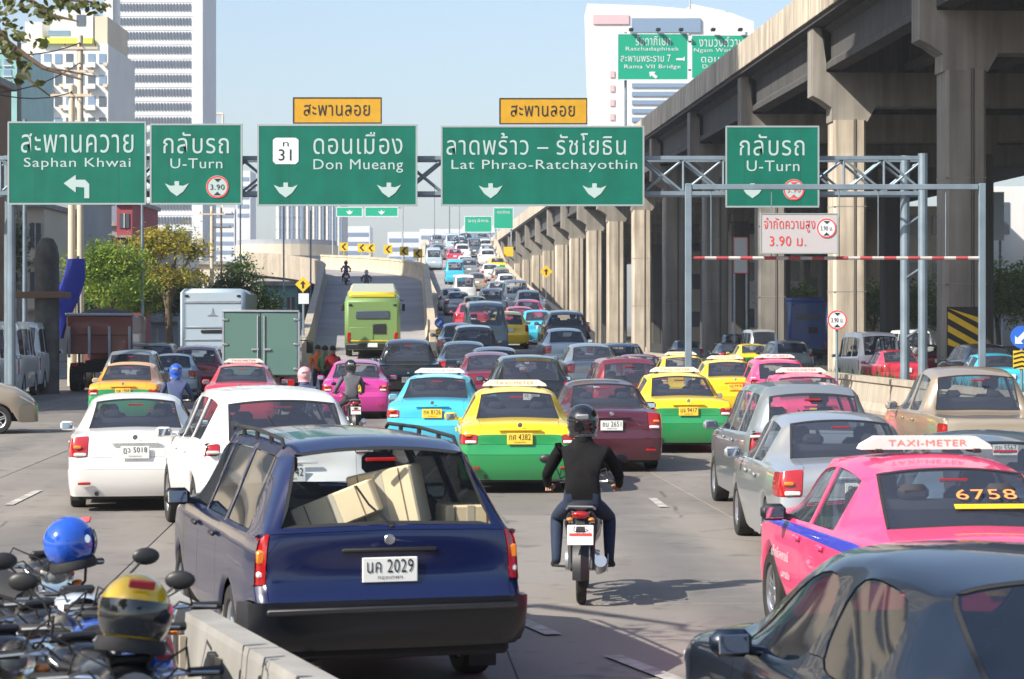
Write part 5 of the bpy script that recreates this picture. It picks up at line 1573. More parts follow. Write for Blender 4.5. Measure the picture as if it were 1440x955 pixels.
for k, (px, y, h, lab) in enumerate(((1228, 205, 5, 'green tree seen through the gap right of the sunlit column'), (1300, 200, 5, 'green tree seen between the gantry posts'), (1405, 190, 6, 'green tree below the pink billboard at the right'), (1130, 215, 5, 'green tree seen behind the height limit sign'), (1450, 185, 6, 'green tree cut by the right edge of the picture'))):
    tree(lab, spot(px, y), h, [(-1.5, 0, h * .75, 2.2, 2, 1.8), (1.6, 0, h * .7, 2.4, 2, 1.8), (0, 0, h * 1.0, 2, 2, 1.4)], 3500, .22, M['leaf_green'], 30 + k, trunk_r=.25)
# street trees left of and behind the camera; unseen, kept for reflections, one limb reaches into view
tree('street tree at the left standing some way behind the camera', (-13.5, -9.0, 0), 12, [(0, 0, 10.5, 3.0, 2.8, 1.8), (1.2, 2.2, 10.2, 2.6, 2.4, 1.6), (-1.5, -1.6, 9.5, 2.6, 2.4, 1.6), (2.6, .4, 11.5, 2.4, 2.2, 1.4)], 15000, .17, M['leaf_green'], 20, trunk_r=.3)
tree('street tree behind the camera on the right', (6.5, -16.0, 0), 12, [(0, 0, 10.5, 3.2, 3, 1.8), (2.4, .2, 11, 2.8, 2.6, 1.6), (4.6, .8, 10.4, 2.4, 2.4, 1.4)], 14000, .17, M['leaf_green'], 21, trunk_r=.3)
tree('street tree behind the camera on the left pavement', (-11.5, -1.5, 0), 11, [(0, 0, 9.0, 3.2, 3, 1.8), (2.4, 1.2, 9.4, 2.8, 2.6, 1.6)], 9000, .17, M['leaf_green'], 22, trunk_r=.3)
for k, (x, y, lab) in enumerate(((-17.5, 1.0, 'low bushy tree on the left pavement level with the camera'), (-18.0, 10.5, 'low bushy tree on the left pavement beside the parked motorcycles'), (-18.5, 20.5, 'low bushy tree on the left pavement before the apartment tower'), (-19.5, 31, 'low bushy tree on the left pavement nearest the apartment tower'))):  # added out of view so dark foliage reflects in the car sides
    tree(lab, (x, y, 0), 8, [(0, 0, 5.6, 3.0, 3.4, 2.4), (.6, 2.6, 4.6, 2.4, 2.4, 2.2), (.3, -2.6, 4.4, 2.4, 2.4, 2.2)], 7000, .22, M['leaf_dark'], 50 + k, trunk_r=.28)
# limb with loose leaves in the top left corner
leaf_mat('leaf_branch', (0.03, 0.045, 0.015), (0.15, 0.16, 0.03))
lt = link('tree', None, None, (-7.2, 14.5, 0)); tag(lt, 'leafy tree whose bare forked branch hangs into the top left corner', 'tree')
rg = random.Random(9); lm = MB()
lm.tube([(0, 0, 0), (.1, 0, 2.4), (.3, 0, 4.6), (.9, 0, 6.6)], [.2, .17, .14, .09], 10)
def lp(px, py, y=14.5): return Vector((lat(px, y) + 7.2, y - 14.5, hgt(py, y)))
limbs = [([(.3, 0, 4.6), lp(-60, -30), lp(10, 60), lp(60, 95), lp(115, 112)], [.09, .04, .022, .014, .006]),
         ([(.9, 0, 6.6), lp(-40, -90), lp(30, -8), lp(75, 22), lp(110, 30)], [.08, .035, .018, .012, .005]),
         ([lp(10, 60), lp(22, 78), lp(38, 110), lp(70, 135)], [.02, .013, .009, .005]), ([lp(30, -8), lp(80, -2), lp(140, 4)], [.016, .012, .006]), ([lp(60, 95), lp(95, 100), lp(135, 108)], [.01, .007, .004])]
for p, r_ in limbs: lm.tube(p, r_, 6)
lm.build('trunk', M['bark'], lt, smooth=True)
cr = MB()
cl_ = [(5, 30, 24), (25, 50, 16), (18, 80, 14), (48, 12, 20), (70, 25, 14), (95, 5, 18), (125, 6, 14), (40, 95, 10), (85, 0, 14), (10, 5, 24), (60, 60, 8), (55, 118, 6), (140, 10, 10), (0, 60, 20), (30, 112, 7)]
for px, py, r_ in cl_:
    for _ in range(int(r_ * 1.3)):
        p = lp(px + rg.gauss(0, r_ * .7), py + rg.gauss(0, r_ * .45), 14.5 + rg.gauss(0, .3))
        a = Vector((rg.gauss(0, 1), rg.gauss(0, .5), rg.gauss(-.5, .7))).normalized(); q = a.cross(Vector((rg.gauss(0, .4), 1, rg.gauss(0, .4)))).normalized(); l = rg.uniform(.018, .042); w = l * .45
        cr.add([p - a * l, p + q * w - a * l * .2, p + q * w * .7 + a * l * .5, p + a * l, p - q * w * .7 + a * l * .5, p - q * w - a * l * .2], [(0, 1, 2, 3, 4, 5)])
cr.build('crown', M['leaf_branch'], lt)

# ---------------------------------------------------------------- poles, wires, pillar, tarp
def pole(px, y, top, r, m, label, arms=(), name='utility_pole', cat='pole'):
    x = lat(px, y); zt = hgt(top, y); t = link(name, None, None, (x, y, 0)); tag(t, label, cat)
    mb = MB(); mb.tube([(0, 0, -.05), (0, 0, zt)], [r, r * .7], 10); mb.build('shaft', M[m], t, smooth=True)
    for (dz, w) in arms:
        mb = MB(); mb.box((0, -.1, zt - dz), (w, .09, .1)); a = mb.build('crossarm', M[m], t)
        for sx in (-.42, 0, .42):
            mb = MB(); mb.lathe([(.0, 0), (.05, 0), (.03, .06), (.05, .1), (0, .14)], 'Z', 8, (sx * w, -.1, zt - dz + .05)); mb.build('insulator', M['bld_brown'], a)
    return x, zt
pole(101, 88, 120, .17, 'bld_cream', 'cream concrete utility pole at the blue tarpaulin, left one of a close pair', [(.4, 1.6)])
pole(113, 88, 50, .15, 'bld_cream', 'taller cream utility pole at the blue tarpaulin, right one of a close pair', [(.5, 1.4), (1.4, 1.1)])
pole(35, 84, 168, .10, 'galvanised', 'thin grey pole standing behind the white vans')
pole(27, 110, 60, .14, 'concrete_grey', 'slim grey pole left of the concrete pillar')
pole(201, 96, 300, .06, 'galvanised', 'thin street pole in front of the yellowing tree')
pole(200, 95, 178, .07, 'galvanised', 'thin lamp pole rising behind the gap between the first two signs')
pole(298, 170, 290, .18, 'bld_cream', 'cream utility pole above the white coach', [(.6, 2.0)])
pole(311, 172, 292, .10, 'bark', 'dark utility pole with a crossarm right of the cream pole', [(.5, 2.0), (1.5, 1.6)])
pole(338, 120, 285, .05, 'galvanised', 'thin pole above the green box truck')
pole(399, 110, 288, .05, 'galvanised', 'thin dark pole under the Don Mueang sign, left of the ramp')
pole(437, 140, 296, .06, 'galvanised', 'thin pole rising at the left ramp parapet')
pole(632, 290, 270, .10, 'galvanised', 'thin lamp pole on the crest of the flyover', name='lamp_pole')
pole(611, 240, 262, .05, 'galvanised', 'thin lamp pole at the top of the flyover, left side', name='lamp_pole')
pole(646, 250, 270, .05, 'galvanised', 'thin lamp pole at the top of the flyover, right side', name='lamp_pole')
def wire(a, b, sag, r, label):
    a = Vector(a); b = Vector(b); pts = [a.lerp(b, t / 10) - Vector((0, 0, sag * 4 * (t / 10) * (1 - t / 10))) for t in range(11)]
    mb = MB(); mb.tube(pts, r, 5); tag(mb.build('overhead_wire', M['matte_black']), label, 'cable')
for k, (p0, y0, p1, y1, pa, pb) in enumerate(((-120, 64, 113, 88, 40, 60), (-120, 64, 101, 88, 82, 130), (-100, 64, 113, 88, 120, 88))):
    wire((lat(p0, y0), y0, hgt(pa, y0)), (lat(p1, y1), y1, hgt(pb, y1)), .6, .022, ['power cable crossing the top left corner to the taller cream pole', 'power cable running to the shorter cream pole', 'lower power cable reaching the taller cream pole from the left'][k])
# round concrete pillar with a beam
mat('pillar_grime', (0.13, 0.125, 0.11), 0.95, var=.35, vscale=2.5, bump=.4, bscale=6, streak=.4)
y = 78; t = link('concrete_pillar', None, None, (lat(66, y), y, 0)); tag(t, 'stout round grey concrete pillar behind the white vans', 'pillar')
mb = MB(); mb.lathe([(0, -.05), (.42, -.05), (.42, 4.7), (.36, 5.05), (.22, 5.3), (0, 5.36)], 'Z', 20); mb.build('shaft', M['pillar_grime'], t, smooth=True)
mb = MB(); mb.box((-.2, -.05, hgt(415, y)), (1.9, 1.0, .22), None, .02); mb.build('band', M['bld_brown'], t)
# blue tarpaulin rolled on a slanting frame
y = 82; pts = [(106, 366), (100, 395), (94, 425), (87, 452), (80, 474)]
t = link('blue_tarpaulin', None); tag(t, 'crumpled bright blue tarpaulin hanging slantwise beside the cream poles', 'tarpaulin')
mb = MB(); rows = []
rg = random.Random(4)
for i in range(13):
    f = i / 12; px = 107 + (79 - 107) * f + 2 * math.sin(f * 6); py = 364 + (476 - 364) * f; w = .30 + .12 * math.sin(f * PI)
    c = Vector((lat(px, y), y, hgt(py, y))); row = []
    for k in range(14):
        a = 2 * PI * k / 14; rr_ = w * (1 + .16 * math.sin(3 * a + f * 5) + rg.uniform(-.06, .06)); row.append(c + Vector((math.cos(a) * rr_, math.sin(a) * rr_ * .6, 0)))
    rows.append(row)
mb.strip(rows, True); mb.build('cloth', M['tarp_blue'], t, smooth=True)
mb = MB(); mb.tube([(lat(111, y), y + .1, 0), (lat(109, y), y + .1, hgt(360, y))], .05, 8); mb.build('frame_post', M['galvanised'], t)
# yellow warning signs and blue keep-left signs
def post_sign(name, px, py, y, r, shape_, mface, label, ground=None, mark=None, stripes=False):
    gz = 0 if ground is None else ground
    x = lat(px, y); zc = hgt(py, y); t = link(name, None, None, (x, y, gz)); tag(t, label, 'road sign')
    mb = MB(); mb.tube([(0, .04, -.05), (0, .04, zc - gz)], .035, 8); mb.build('post', M['galvanised'], t)
    mb = MB(); zz = zc - gz
    if shape_ == 'disc': mb.lathe([(0, .0), (r, .0), (r, .02), (0, .02)], 'Y', 24, (0, 0, zz))
    elif shape_ == 'diamond': mb.prism([(0, zz - r), (r, zz), (0, zz + r), (-r, zz)], .02)
    else: mb.box((0, .01, zz), (2 * r, .02, 2 * r))
    f = mb.build('plate', M[mface], t)
    if mark == 'arrow':
        mb = MB(); k = r * .6; mb.prism([(-k, zz - k), (k * .2, zz - k), (-k * .15, zz - k * .65), (k * .9, zz + k * .4), (k * .4, zz + k * .9), (-k * .65, zz - k * .15), (-k, zz + k * .2)], -.006, Matrix.Translation((0, -.004, 0))); mb.build('arrow', M['print_white'], f)
    if mark == 'curve':
        mb = MB(); k = r * .5; mb.prism([(-k * .25, zz - k), (k * .25, zz - k), (k * .25, zz + k * .1), (k * .7, zz + k * .1), (0, zz + k), (-k * .7, zz + k * .1), (-k * .25, zz + k * .1)], -.006, Matrix.Translation((0, -.004, 0))); mb.build('arrow', M['print_black'], f)
    if stripes:
        mb = MB(); mb.box((0, .01, zz - r * 1.0 - stripes / 2 - .05), (r * 1.5, .03, stripes)); p = mb.build('hazard_plate', M['sign_yellow'], t)
        for q in range(4):
            z0 = zz - r - .05 - stripes + q * stripes / 4
            mb = MB(); mb.prism([(-r * .74, z0), (0, z0 + stripes * .12), (r * .74, z0), (r * .74, z0 + stripes * .10), (0, z0 + stripes * .22), (-r * .74, z0 + stripes * .10)], -.004, Matrix.Translation((0, -.008, 0))); mb.build('chevron', M['print_black'], p)
post_sign('keep_left_sign', 618, 454, 88, .19, 'disc', 'sign_blue', 'small round blue arrow sign with a striped plate where ramp and flyover split', 0, 'arrow', .42)
post_sign('keep_left_sign', 1437, 474, 50, .25, 'disc', 'sign_blue', 'round blue arrow sign at the right edge above a yellow striped plate', 0, 'arrow', .4)
post_sign('warning_sign', 426, 400, 96, .33, 'diamond', 'sign_yellow', 'yellow diamond warning sign at the foot of the left ramp parapet', 0, 'curve')
post_sign('warning_sign', 768, 382, 178, .5, 'diamond', 'sign_yellow', 'yellow diamond warning sign in front of the sunlit columns', 3.5, 'curve')
post_sign('notice_plate', 427, 420, 95.6, .22, 'square', 'print_white', 'small white plate under the yellow diamond sign at the ramp')
post_sign('notice_plate', 715, 354, 240, .5, 'square', 'sign_yellow', 'small yellow plate near the far end of the flyover wall', 8)
# ---------------------------------------------------------------- people
mat('skin', (0.42, 0.24, 0.16), 0.6)
mat('jacket_black', (0.007, 0.007, 0.008), 0.8, spec=.2, bump=.6, bscale=9)
mat('jeans', (0.014, 0.026, 0.058), 0.85, bump=.5, bscale=12)
mat('shoe', (0.02, 0.018, 0.016), 0.6)
mat('shirt_red', (0.40, 0.02, 0.03), 0.8); mat('shirt_green', (0.10, 0.25, 0.10), 0.8); mat('shirt_grey', (0.22, 0.22, 0.25), 0.8)
mat('shirt_blue', (0.05, 0.07, 0.16), 0.8); mat('vest_orange', (0.8, 0.16, 0.03), 0.7); mat('trousers', (0.03, 0.03, 0.035), 0.85)
mat('hair', (0.01, 0.008, 0.007), 0.7)
mat('helmet_black', (0.012, 0.012, 0.014), 0.15, coat=1.0); mat('helmet_blue', (0.02, 0.10, 0.55), 0.12, coat=1.0, var=.2, vscale=6)
mat('helmet_yellow', (0.72, 0.47, 0.015), 0.15, coat=1.0, var=.15, vscale=7); mat('helmet_pink', (0.75, 0.35, 0.38), 0.2, coat=1.0); mat('helmet_white', (0.6, 0.62, 0.64), 0.2, coat=1.0)
mat('visor', (0.02, 0.022, 0.025), 0.08, coat=1.0); mat('visor_clear', (0.25, 0.27, 0.28), 0.05, coat=1.0)
def skinned(nodes, edges, segm, keys, lod=2):
    """nodes: name -> (pos, radius); one continuous surface; segm: edge -> material slot"""
    names = list(nodes); ix = {n: i for i, n in enumerate(names)}
    me = bpy.data.meshes.new('b'); me.from_pydata([nodes[n][0] for n in names], [(ix[a], ix[b]) for a, b in edges], [])
    o = bpy.data.objects.new('b', me); COL.objects.link(o)
    md = o.modifiers.new('k', 'SKIN'); md.use_smooth_shade = True; md.branch_smoothing = .6
    for n in names:
        r = nodes[n][1]; sv_ = me.skin_vertices[0].data[ix[n]]
        sv_.radius = r if isinstance(r, tuple) else (r, r); sv_.use_root = (n == 'pelvis')
    s = o.modifiers.new('s', 'SUBSURF'); s.levels = lod; s.render_levels = lod
    bpy.context.view_layer.update(); dg = bpy.context.evaluated_depsgraph_get()
    m2 = bpy.data.meshes.new_from_object(o.evaluated_get(dg)); bpy.data.objects.remove(o); bpy.data.meshes.remove(me)
    m2.materials.clear()
    for _ in keys: m2.materials.append(None)
    segs = [(Vector(nodes[a][0]), Vector(nodes[b][0]), segm.get((a, b), 0)) for a, b in edges]
    for p in m2.polygons:
        c = p.center; best = (9, 0)
        for a, b, k in segs:
            d = b - a; t = max(0, min(1, (c - a).dot(d) / max(d.length_squared, 1e-9))); q = (c - a - d * t).length
            if q < best[0]: best = (q, k)
        p.material_index = best[1]
    smooth_by_angle(m2, 180)
    return m2
def person_kit(J, keys, lod=2, female=False, helmet=None, hands='grip', gloves=False, bag=False):
    """J: joint positions (right side; left mirrored unless given as name_L)"""
    def g(n, s):
        if s < 0 and n + '_L' in J: return J[n + '_L']
        p = J[n]; return (p[0] * s, p[1], p[2])
    N = {'pelvis': (J['pelvis'], (.155, .12)), 'spine': (J['spine'], (.145, .105)), 'chest': (J['chest'], (.175, .12)), 'neck0': (J['neck'], (.075, .07)), 'head0': (J['head'], (.075, .085))}
    N['head1'] = (tuple(Vector(J['head']) + Vector((0, .01, .09))), (.078, .09))
    E_ = [('pelvis', 'spine'), ('spine', 'chest'), ('chest', 'neck0'), ('neck0', 'head0'), ('head0', 'head1')]
    S_ = {('pelvis', 'spine'): 1, ('spine', 'chest'): 1, ('chest', 'neck0'): 1, ('neck0', 'head0'): 0, ('head0', 'head1'): 0}
    for s, q in ((1, 'R'), (-1, 'L')):
        N['sh' + q] = (g('shoulder', s), .070); N['el' + q] = (g('elbow', s), .048); N['wr' + q] = (g('wrist', s), .032)
        w = Vector(g('wrist', s)); hd = Vector(g('hand', s)); N['pa' + q] = (tuple(w.lerp(hd, .8)), (.038, .018))
        N['hp' + q] = (g('hip', s), .088); N['kn' + q] = (g('knee', s), .060); N['an' + q] = (g('ankle', s), .040); N['to' + q] = (g('toe', s), (.042, .03))
        N['th' + q] = (tuple(Vector(g('hip', s)).lerp(Vector(g('knee', s)), .45)), .078); N['ca' + q] = (tuple(Vector(g('knee', s)).lerp(Vector(g('ankle', s)), .35)), .056)
        N['ua' + q] = (tuple(Vector(g('shoulder', s)).lerp(Vector(g('elbow', s)), .5)), .056)
        for a, b, k in (('chest', 'sh' + q, 1), ('sh' + q, 'ua' + q, 1), ('ua' + q, 'el' + q, 1), ('el' + q, 'wr' + q, 1), ('wr' + q, 'pa' + q, 0), ('pelvis', 'hp' + q, 2), ('hp' + q, 'th' + q, 2), ('th' + q, 'kn' + q, 2), ('kn' + q, 'ca' + q, 2), ('ca' + q, 'an' + q, 2), ('an' + q, 'to' + q, 3)):
            E_.append((a, b)); S_[(a, b)] = k
    K = Kit()
    b = K.add('body', skinned(N, E_, S_, keys, lod), keys)
    for s, q in ((1, 'R'), (-1, 'L')):
        w = Vector(g('wrist', s)); hd = Vector(g('hand', s)); d = (hd - w).normalized(); side_ = d.cross(Vector((0, 0, 1))).normalized() * s
        if hands == 'grip': side_ = Vector((s, 0, 0))
        dn = side_.cross(d).normalized()
        if dn.z > 0: dn = -dn
        m_ = MB(); base = w.lerp(hd, .85)
        for i, L_ in enumerate((.072, .08, .075, .058)):
            o = base + side_ * (.027 - .018 * i)
            curl = 1.0 if hands == 'grip' else .35
            p = [o, o + d * L_ * .45 + dn * .006, o + d * L_ * (.8 - .25 * curl) + dn * (.028 * curl + .006), o + d * L_ * (.85 - .55 * curl) + dn * (.05 * curl + .012)]
            m_.tube(p, [.010, .0095, .0085, .007], 7)
        t0 = w.lerp(hd, .35) - side_ * .03
        m_.tube([t0, t0 - side_ * .02 + d * .03 + dn * .01, t0 - side_ * .012 + d * .055 + dn * .035], [.013, .011, .008], 7)
        K.add('hand', m_, keys[0], b)
    # face, ears, hair
    H_ = Vector(J['head']) + Vector((0, .0, .05)); f = Vector(J.get('face', (0, 1, 0))).normalized(); r = f.cross(Vector((0, 0, 1))).normalized()
    m_ = MB(); m_.sphere(H_ + f * .095 + Vector((0, 0, -.015)), .016, 8, 6, (.8, 1, 1.3)); 
    for s in (1, -1): m_.sphere(H_ + r * s * .082 + Vector((0, 0, -.01)), .022, 8, 6, (.35, .7, 1.2))
    K.add('nose_and_ears', m_, keys[0], b)
    m_ = MB()
    for s in (1, -1): m_.sphere(H_ + f * .086 + r * s * .032 + Vector((0, 0, .012)), .011, 8, 6)
    m_.box(H_ + f * .088 + Vector((0, 0, -.055)), (.042, .012, .010), None, .003); K.add('eyes_and_mouth', m_, 'hair', b)
    if helmet:
        m_ = MB(); c = H_ + Vector((0, -.0, .03)); m_.sphere(c, 1, 24, 14, (.132, .152, .145), lo=-PI * .30)
        m_.lathe([(.120, -.145), (.112, -.115), (.131, -.06)], 'Z', 24, c); h = K.add('helmet', m_, 'helmet', b)
        m_ = MB(); rows = []
        for j in range(6):
            t = -.35 + j * .13; rows.append([c + Vector((math.sin(a) * .137, math.cos(a) * .158, 0)) * math.cos(t) + Vector((0, 0, .15 * math.sin(t))) for a in [(-1.15 + 2.3 * k / 12) for k in range(13)]])
        m_.strip(rows); K.add('visor', m_, 'visor', h)
        m_ = MB(); m_.box(c + Vector((0, -.142, .035)), (.11, .03, .05), Matrix.Rotation(R(20), 3, 'X'), .01); K.add('helmet_badge', m_, 'visor_clear', h)
    else:
        m_ = MB(); m_.sphere(H_ - f * .012 + Vector((0, 0, .025)), 1, 18, 10, (.092, .108, .105), lo=-.35); K.add('hair', m_, 'hair', b)
    # collar and jacket hem
    m_ = MB(); m_.lathe([(.072, 0), (.082, .0), (.078, .055), (.066, .05)], 'Z', 16, Vector(J['neck']) + Vector((0, 0, -.02))); K.add('collar', m_, keys[1], b)
    return K
def dist_pose(): pass
RIDE = dict(pelvis=(0, .60, .88), spine=(0, .63, 1.06), chest=(0, .70, 1.27), neck=(0, .75, 1.43), head=(0, .79, 1.52), shoulder=(.185, .72, 1.34), elbow=(.30, .86, 1.10), wrist=(.30, 1.08, .99), hand=(.29, 1.17, .99),
            hip=(.10, .66, .84), knee=(.22, 1.03, .70), ankle=(.22, .84, .32), toe=(.24, 1.02, .27))
STAND = dict(pelvis=(0, 0, .93), spine=(0, .0, 1.10), chest=(0, .0, 1.30), neck=(0, 0, 1.47), head=(0, .01, 1.57), shoulder=(.18, 0, 1.39), elbow=(.24, -.02, 1.12), wrist=(.25, .08, .88), hand=(.25, .11, .79),
             hip=(.09, 0, .90), knee=(.11, .02, .50), ankle=(.12, -.02, .09), toe=(.14, .13, .04), wrist_L=(-.20, .16, 1.05), hand_L=(-.14, .22, 1.12))
RIDER = person_kit(RIDE, ['skin', 'top', 'legs', 'shoes'], 2, helmet=True)
WALKER = person_kit(STAND, ['skin', 'top', 'legs', 'shoes'], 1)
# ---------------------------------------------------------------- motorcycles
def moto_kit(hi=True):
    K = Kit(); ya, yb, rw = .30, 1.52, .29
    for yc, nm in ((ya, 'rear'), (yb, 'front')):
        t = MB(); t.lathe([(rw - .05, -.03), (rw - .025, -.042), (rw - .006, -.03), (rw, 0), (rw - .006, .03), (rw - .025, .042), (rw - .05, .03)], 'X', 26); t.f = [f for f in t.f if len(f) == 4]
        w = K.add('wheel', t, 'tyre', loc=(0, yc, rw))
        m_ = MB(); m_.lathe([(rw - .045, -.028), (rw - .062, -.02), (rw - .062, .02), (rw - .045, .028)], 'X', 26); m_.f = [f for f in m_.f if len(f) == 4]
        m_.lathe([(0, -.06), (.03, -.06), (.05, -.03), (.05, .03), (.03, .06), (0, .06)], 'X', 12)
        for k in range(18):
            a = 2 * PI * k / 18; m_.tube([(.03 * (1 if k % 2 else -1), .04 * math.cos(a), .04 * math.sin(a)), (0, (rw - .06) * math.cos(a + .2), (rw - .06) * math.sin(a + .2))], .003, 4, False)
        K.add('rim', m_, 'alloy', w)
    m_ = MB(); m_.tube([(0, yb - .05 - .22, 1.0), (0, yb - .22 + .02, .9)], .03, 8)
    for s in (-1, 1): m_.tube([(s * .075, yb, rw), (s * .075, yb - .13, .66), (s * .06, yb - .24, .98)], .018, 8)
    m_.box((0, yb - .2, .86), (.2, .05, .03), None, .01); fk = K.add('fork', m_, 'alloy')
    def fender(yc, a0, a1, r_, w_, name, key):
        m_ = MB(); rows = []
        for i in range(13):
            a = a0 + (a1 - a0) * i / 12; rows.append([Vector((x, yc + (r_ - abs(x) * .5) * math.cos(a), rw + (r_ - abs(x) * .5) * math.sin(a))) for x in (-w_, -w_ * .6, 0, w_ * .6, w_)])
        m_.strip(rows); return K.add(name, m_, key)
    fender(yb, R(5), R(150), rw + .05, .06, 'front_fender', 'mc_body'); fender(ya, R(60), R(190), rw + .06, .07, 'rear_fender', 'black_plastic')
    m_ = MB(); m_.tube([(0, yb - .25, .9), (0, 1.1, .62), (0, .8, .5), (0, .55, .62), (0, .12, .80)], [.035, .04, .05, .04, .02], 8)
    for s in (-1, 1): m_.tube([(s * .10, .75, .55), (s * .13, .35, .70), (s * .09, .02, .80)], .014, 6); m_.tube([(s * .09, ya, rw), (s * .10, .38, .68)], .022, 8)
    K.add('frame', m_, 'black_plastic')
    m_ = MB(); m_.box((0, .80, .36), (.22, .30, .20), None, .05); m_.lathe([(0, -.15), (.085, -.15), (.095, -.1), (.095, .1), (.085, .15), (0, .15)], 'X', 16, (0, .74, .33)); m_.tube([(0, .88, .38), (0, 1.08, .42)], [.07, .055], 12)
    K.add('engine', m_, 'steel')
    def loft(sections, name, key):
        m_ = MB(); rows = []
        for (y, z, w_, h_) in sections: rows.append([Vector((w_ * math.cos(a), y, z + h_ * math.sin(a))) for a in [2 * PI * k / 14 for k in range(14)]])
        m_.strip(rows, True); n = len(rows); m_.f.append(tuple(range(14))); m_.f.append(tuple((n - 1) * 14 + k for k in range(14))[::-1]); return K.add(name, m_, key)
    loft([(.0, .80, .05, .03), (.15, .78, .09, .055), (.45, .74, .125, .075), (.75, .68, .13, .09), (.95, .60, .10, .09)], 'side_fairing', 'mc_body')
    loft([(-.02, .845, .06, .02), (.15, .85, .11, .045), (.45, .82, .135, .05), (.75, .80, .13, .05), (.95, .79, .09, .04)], 'seat', 'rubber')
    loft([(1.00, .55, .12, .18), (1.12, .62, .17, .24), (1.22, .78, .14, .18), (1.28, .88, .08, .08)], 'leg_shield', 'mc_body')
    hb = loft([(1.10, .99, .05, .03), (1.20, .97, .13, .07), (1.31, .95, .12, .08), (1.36, .94, .06, .05)], 'handlebar_cover', 'mc_body')
    m_ = MB(); m_.tube([(-.34, 1.10, .985), (-.20, 1.16, .99), (0, 1.20, .98), (.20, 1.16, .99), (.34, 1.10, .985)], .011, 8)
    h = K.add('handlebar', m_, 'chrome')
    for s in (-1, 1):
        m_ = MB(); m_.tube([(s * .22, 1.15, .99), (s * .35, 1.095, .985)], .019, 8); K.add('grip', m_, 'rubber', h)
        m_ = MB(); m_.tube([(s * .20, 1.21, 1.0), (s * .33, 1.165, .99)], .006, 5); K.add('brake_lever', m_, 'alloy', h)
        m_ = MB(); m_.tube([(s * .20, 1.16, 1.0), (s * .24, 1.15, 1.10), (s * .30, 1.14, 1.16)], .006, 6); st_ = K.add('mirror_stem', m_, 'black_plastic', h)
        m_ = MB(); m_.sphere((s * .33, 1.13, 1.19), 1, 14, 8, (.065, .02, .042)); mr = K.add('mirror', m_, 'black_plastic', st_) if False else K.add('mirror', m_, 'black_plastic', h)
        m_ = MB(); m_.sphere((s * .13, 1.33, .90), 1, 10, 6, (.035, .03, .02)); K.add('indicator', m_, 'lamp_amber', hb)
        m_ = MB(); m_.tube([(s * .08, .80, .26), (s * .25, .82, .27)], .012, 6); K.add('foot_peg', m_, 'rubber')
        m_ = MB(); m_.sphere((s * .09, -.03, .75), 1, 10, 6, (.03, .03, .018)); K.add('rear_indicator', m_, 'lamp_amber')
    m_ = MB(); m_.sphere((0, 1.345, .945), 1, 16, 10, (.075, .035, .050)); K.add('headlight', m_, 'visor_clear', hb)
    m_ = MB(); m_.lathe([(.06, 0), (.085, 0), (.088, .03), (.06, .02)], 'Y', 18, (0, 1.345, .945)); K.add('headlight_rim', m_, 'chrome', hb)
    m_ = MB(); m_.box((0, 1.17, 1.045), (.16, .07, .035), Matrix.Rotation(R(25), 3, 'X'), .012); K.add('instrument_panel', m_, 'black_plastic', hb)
    m_ = MB()
    for s in (-1, 1): m_.tube([(s * .22, 1.17, 1.0), (s * .20, 1.26, 1.10), (s * .08, 1.32, 1.04), (0, 1.30, .85)], .005, 5); m_.tube([(s * .24, 1.17, .99), (s * .16, 1.30, 1.03), (s * .05, 1.32, .92)], .005, 5)
    K.add('cables', m_, 'rubber', hb)
    m_ = MB(); m_.sphere((0, -.045, .79), 1, 14, 8, (.075, .03, .035)); K.add('tail_light', m_, 'lamp_red')
    m_ = MB(); m_.box((0, -.06, .62), (.22, .008, .17), Matrix.Rotation(R(-12), 3, 'X'), .004); p = K.add('number_plate', m_, 'plate_white')
    m_ = MB(); m_.box((0, -.066, .625), (.19, .004, .022), Matrix.Rotation(R(-12), 3, 'X')); K.add('plate_strip', m_, 'print_red', p)
    K.add('lettering', text_mesh('ขจร', .045, .12, 0, .001).copy(), 'print_black', p, (0, -.080, .672), (R(-12), 0, 0)); K.add('lettering', text_mesh('487', .05, .14, 0, .001).copy(), 'print_black', p, (0, -.060, .575), (R(-12), 0, 0))
    m_ = MB(); m_.box((0, .0, .68), (.13, .10, .16), Matrix.Rotation(R(-20), 3, 'X'), .03); K.add('plate_bracket', m_, 'black_plastic')
    m_ = MB(); m_.tube([(.10, .85, .27), (.14, .6, .24), (.17, .4, .30), (.17, -.02, .40)], [.02, .022, .05, .052], 12); ex_ = K.add('exhaust', m_, 'alloy')
    m_ = MB(); m_.box((.225, .15, .37), (.012, .30, .07), Matrix.Rotation(R(12), 3, 'X') , .01); K.add('heat_shield', m_, 'chrome', ex_)
    m_ = MB(); m_.tube([(-.12, .05, .83), (-.10, -.08, .86), (.10, -.08, .86), (.12, .05, .83)], .010, 6); K.add('grab_rail', m_, 'alloy')
    m_ = MB(); m_.box((-.085, .52, .31), (.02, .5, .07), None, .015); K.add('chain_guard', m_, 'black_plastic')
    return K
MOTO = moto_kit()
for n, c in (('mc_black', (.012, .012, .014)), ('mc_red', (.35, .01, .02)), ('mc_blue', (.02, .07, .30)), ('mc_white', (.42, .48, .58)), ('mc_magenta', (.5, .03, .2))): mat(n, c, .25, coat=.8)
def moto(label, x, y, rz, body, group=None, z=0, tilt=0, scale=None, skip=()):
    return MOTO.spawn('motorcycle', label, 'motorcycle', (x, y, z), R(rz), group, {'mc_body': body}, tilt=tilt, scale=scale, skip=skip)
def rider(label, x, y, rz, top, legs, helm, z=0, visor='visor', group=None, scale=None):
    return RIDER.spawn('person', label, 'person', (x, y, z), R(rz), group, {'top': top, 'legs': legs, 'shoes': 'shoe', 'helmet': helm, 'visor': visor}, scale=scale)
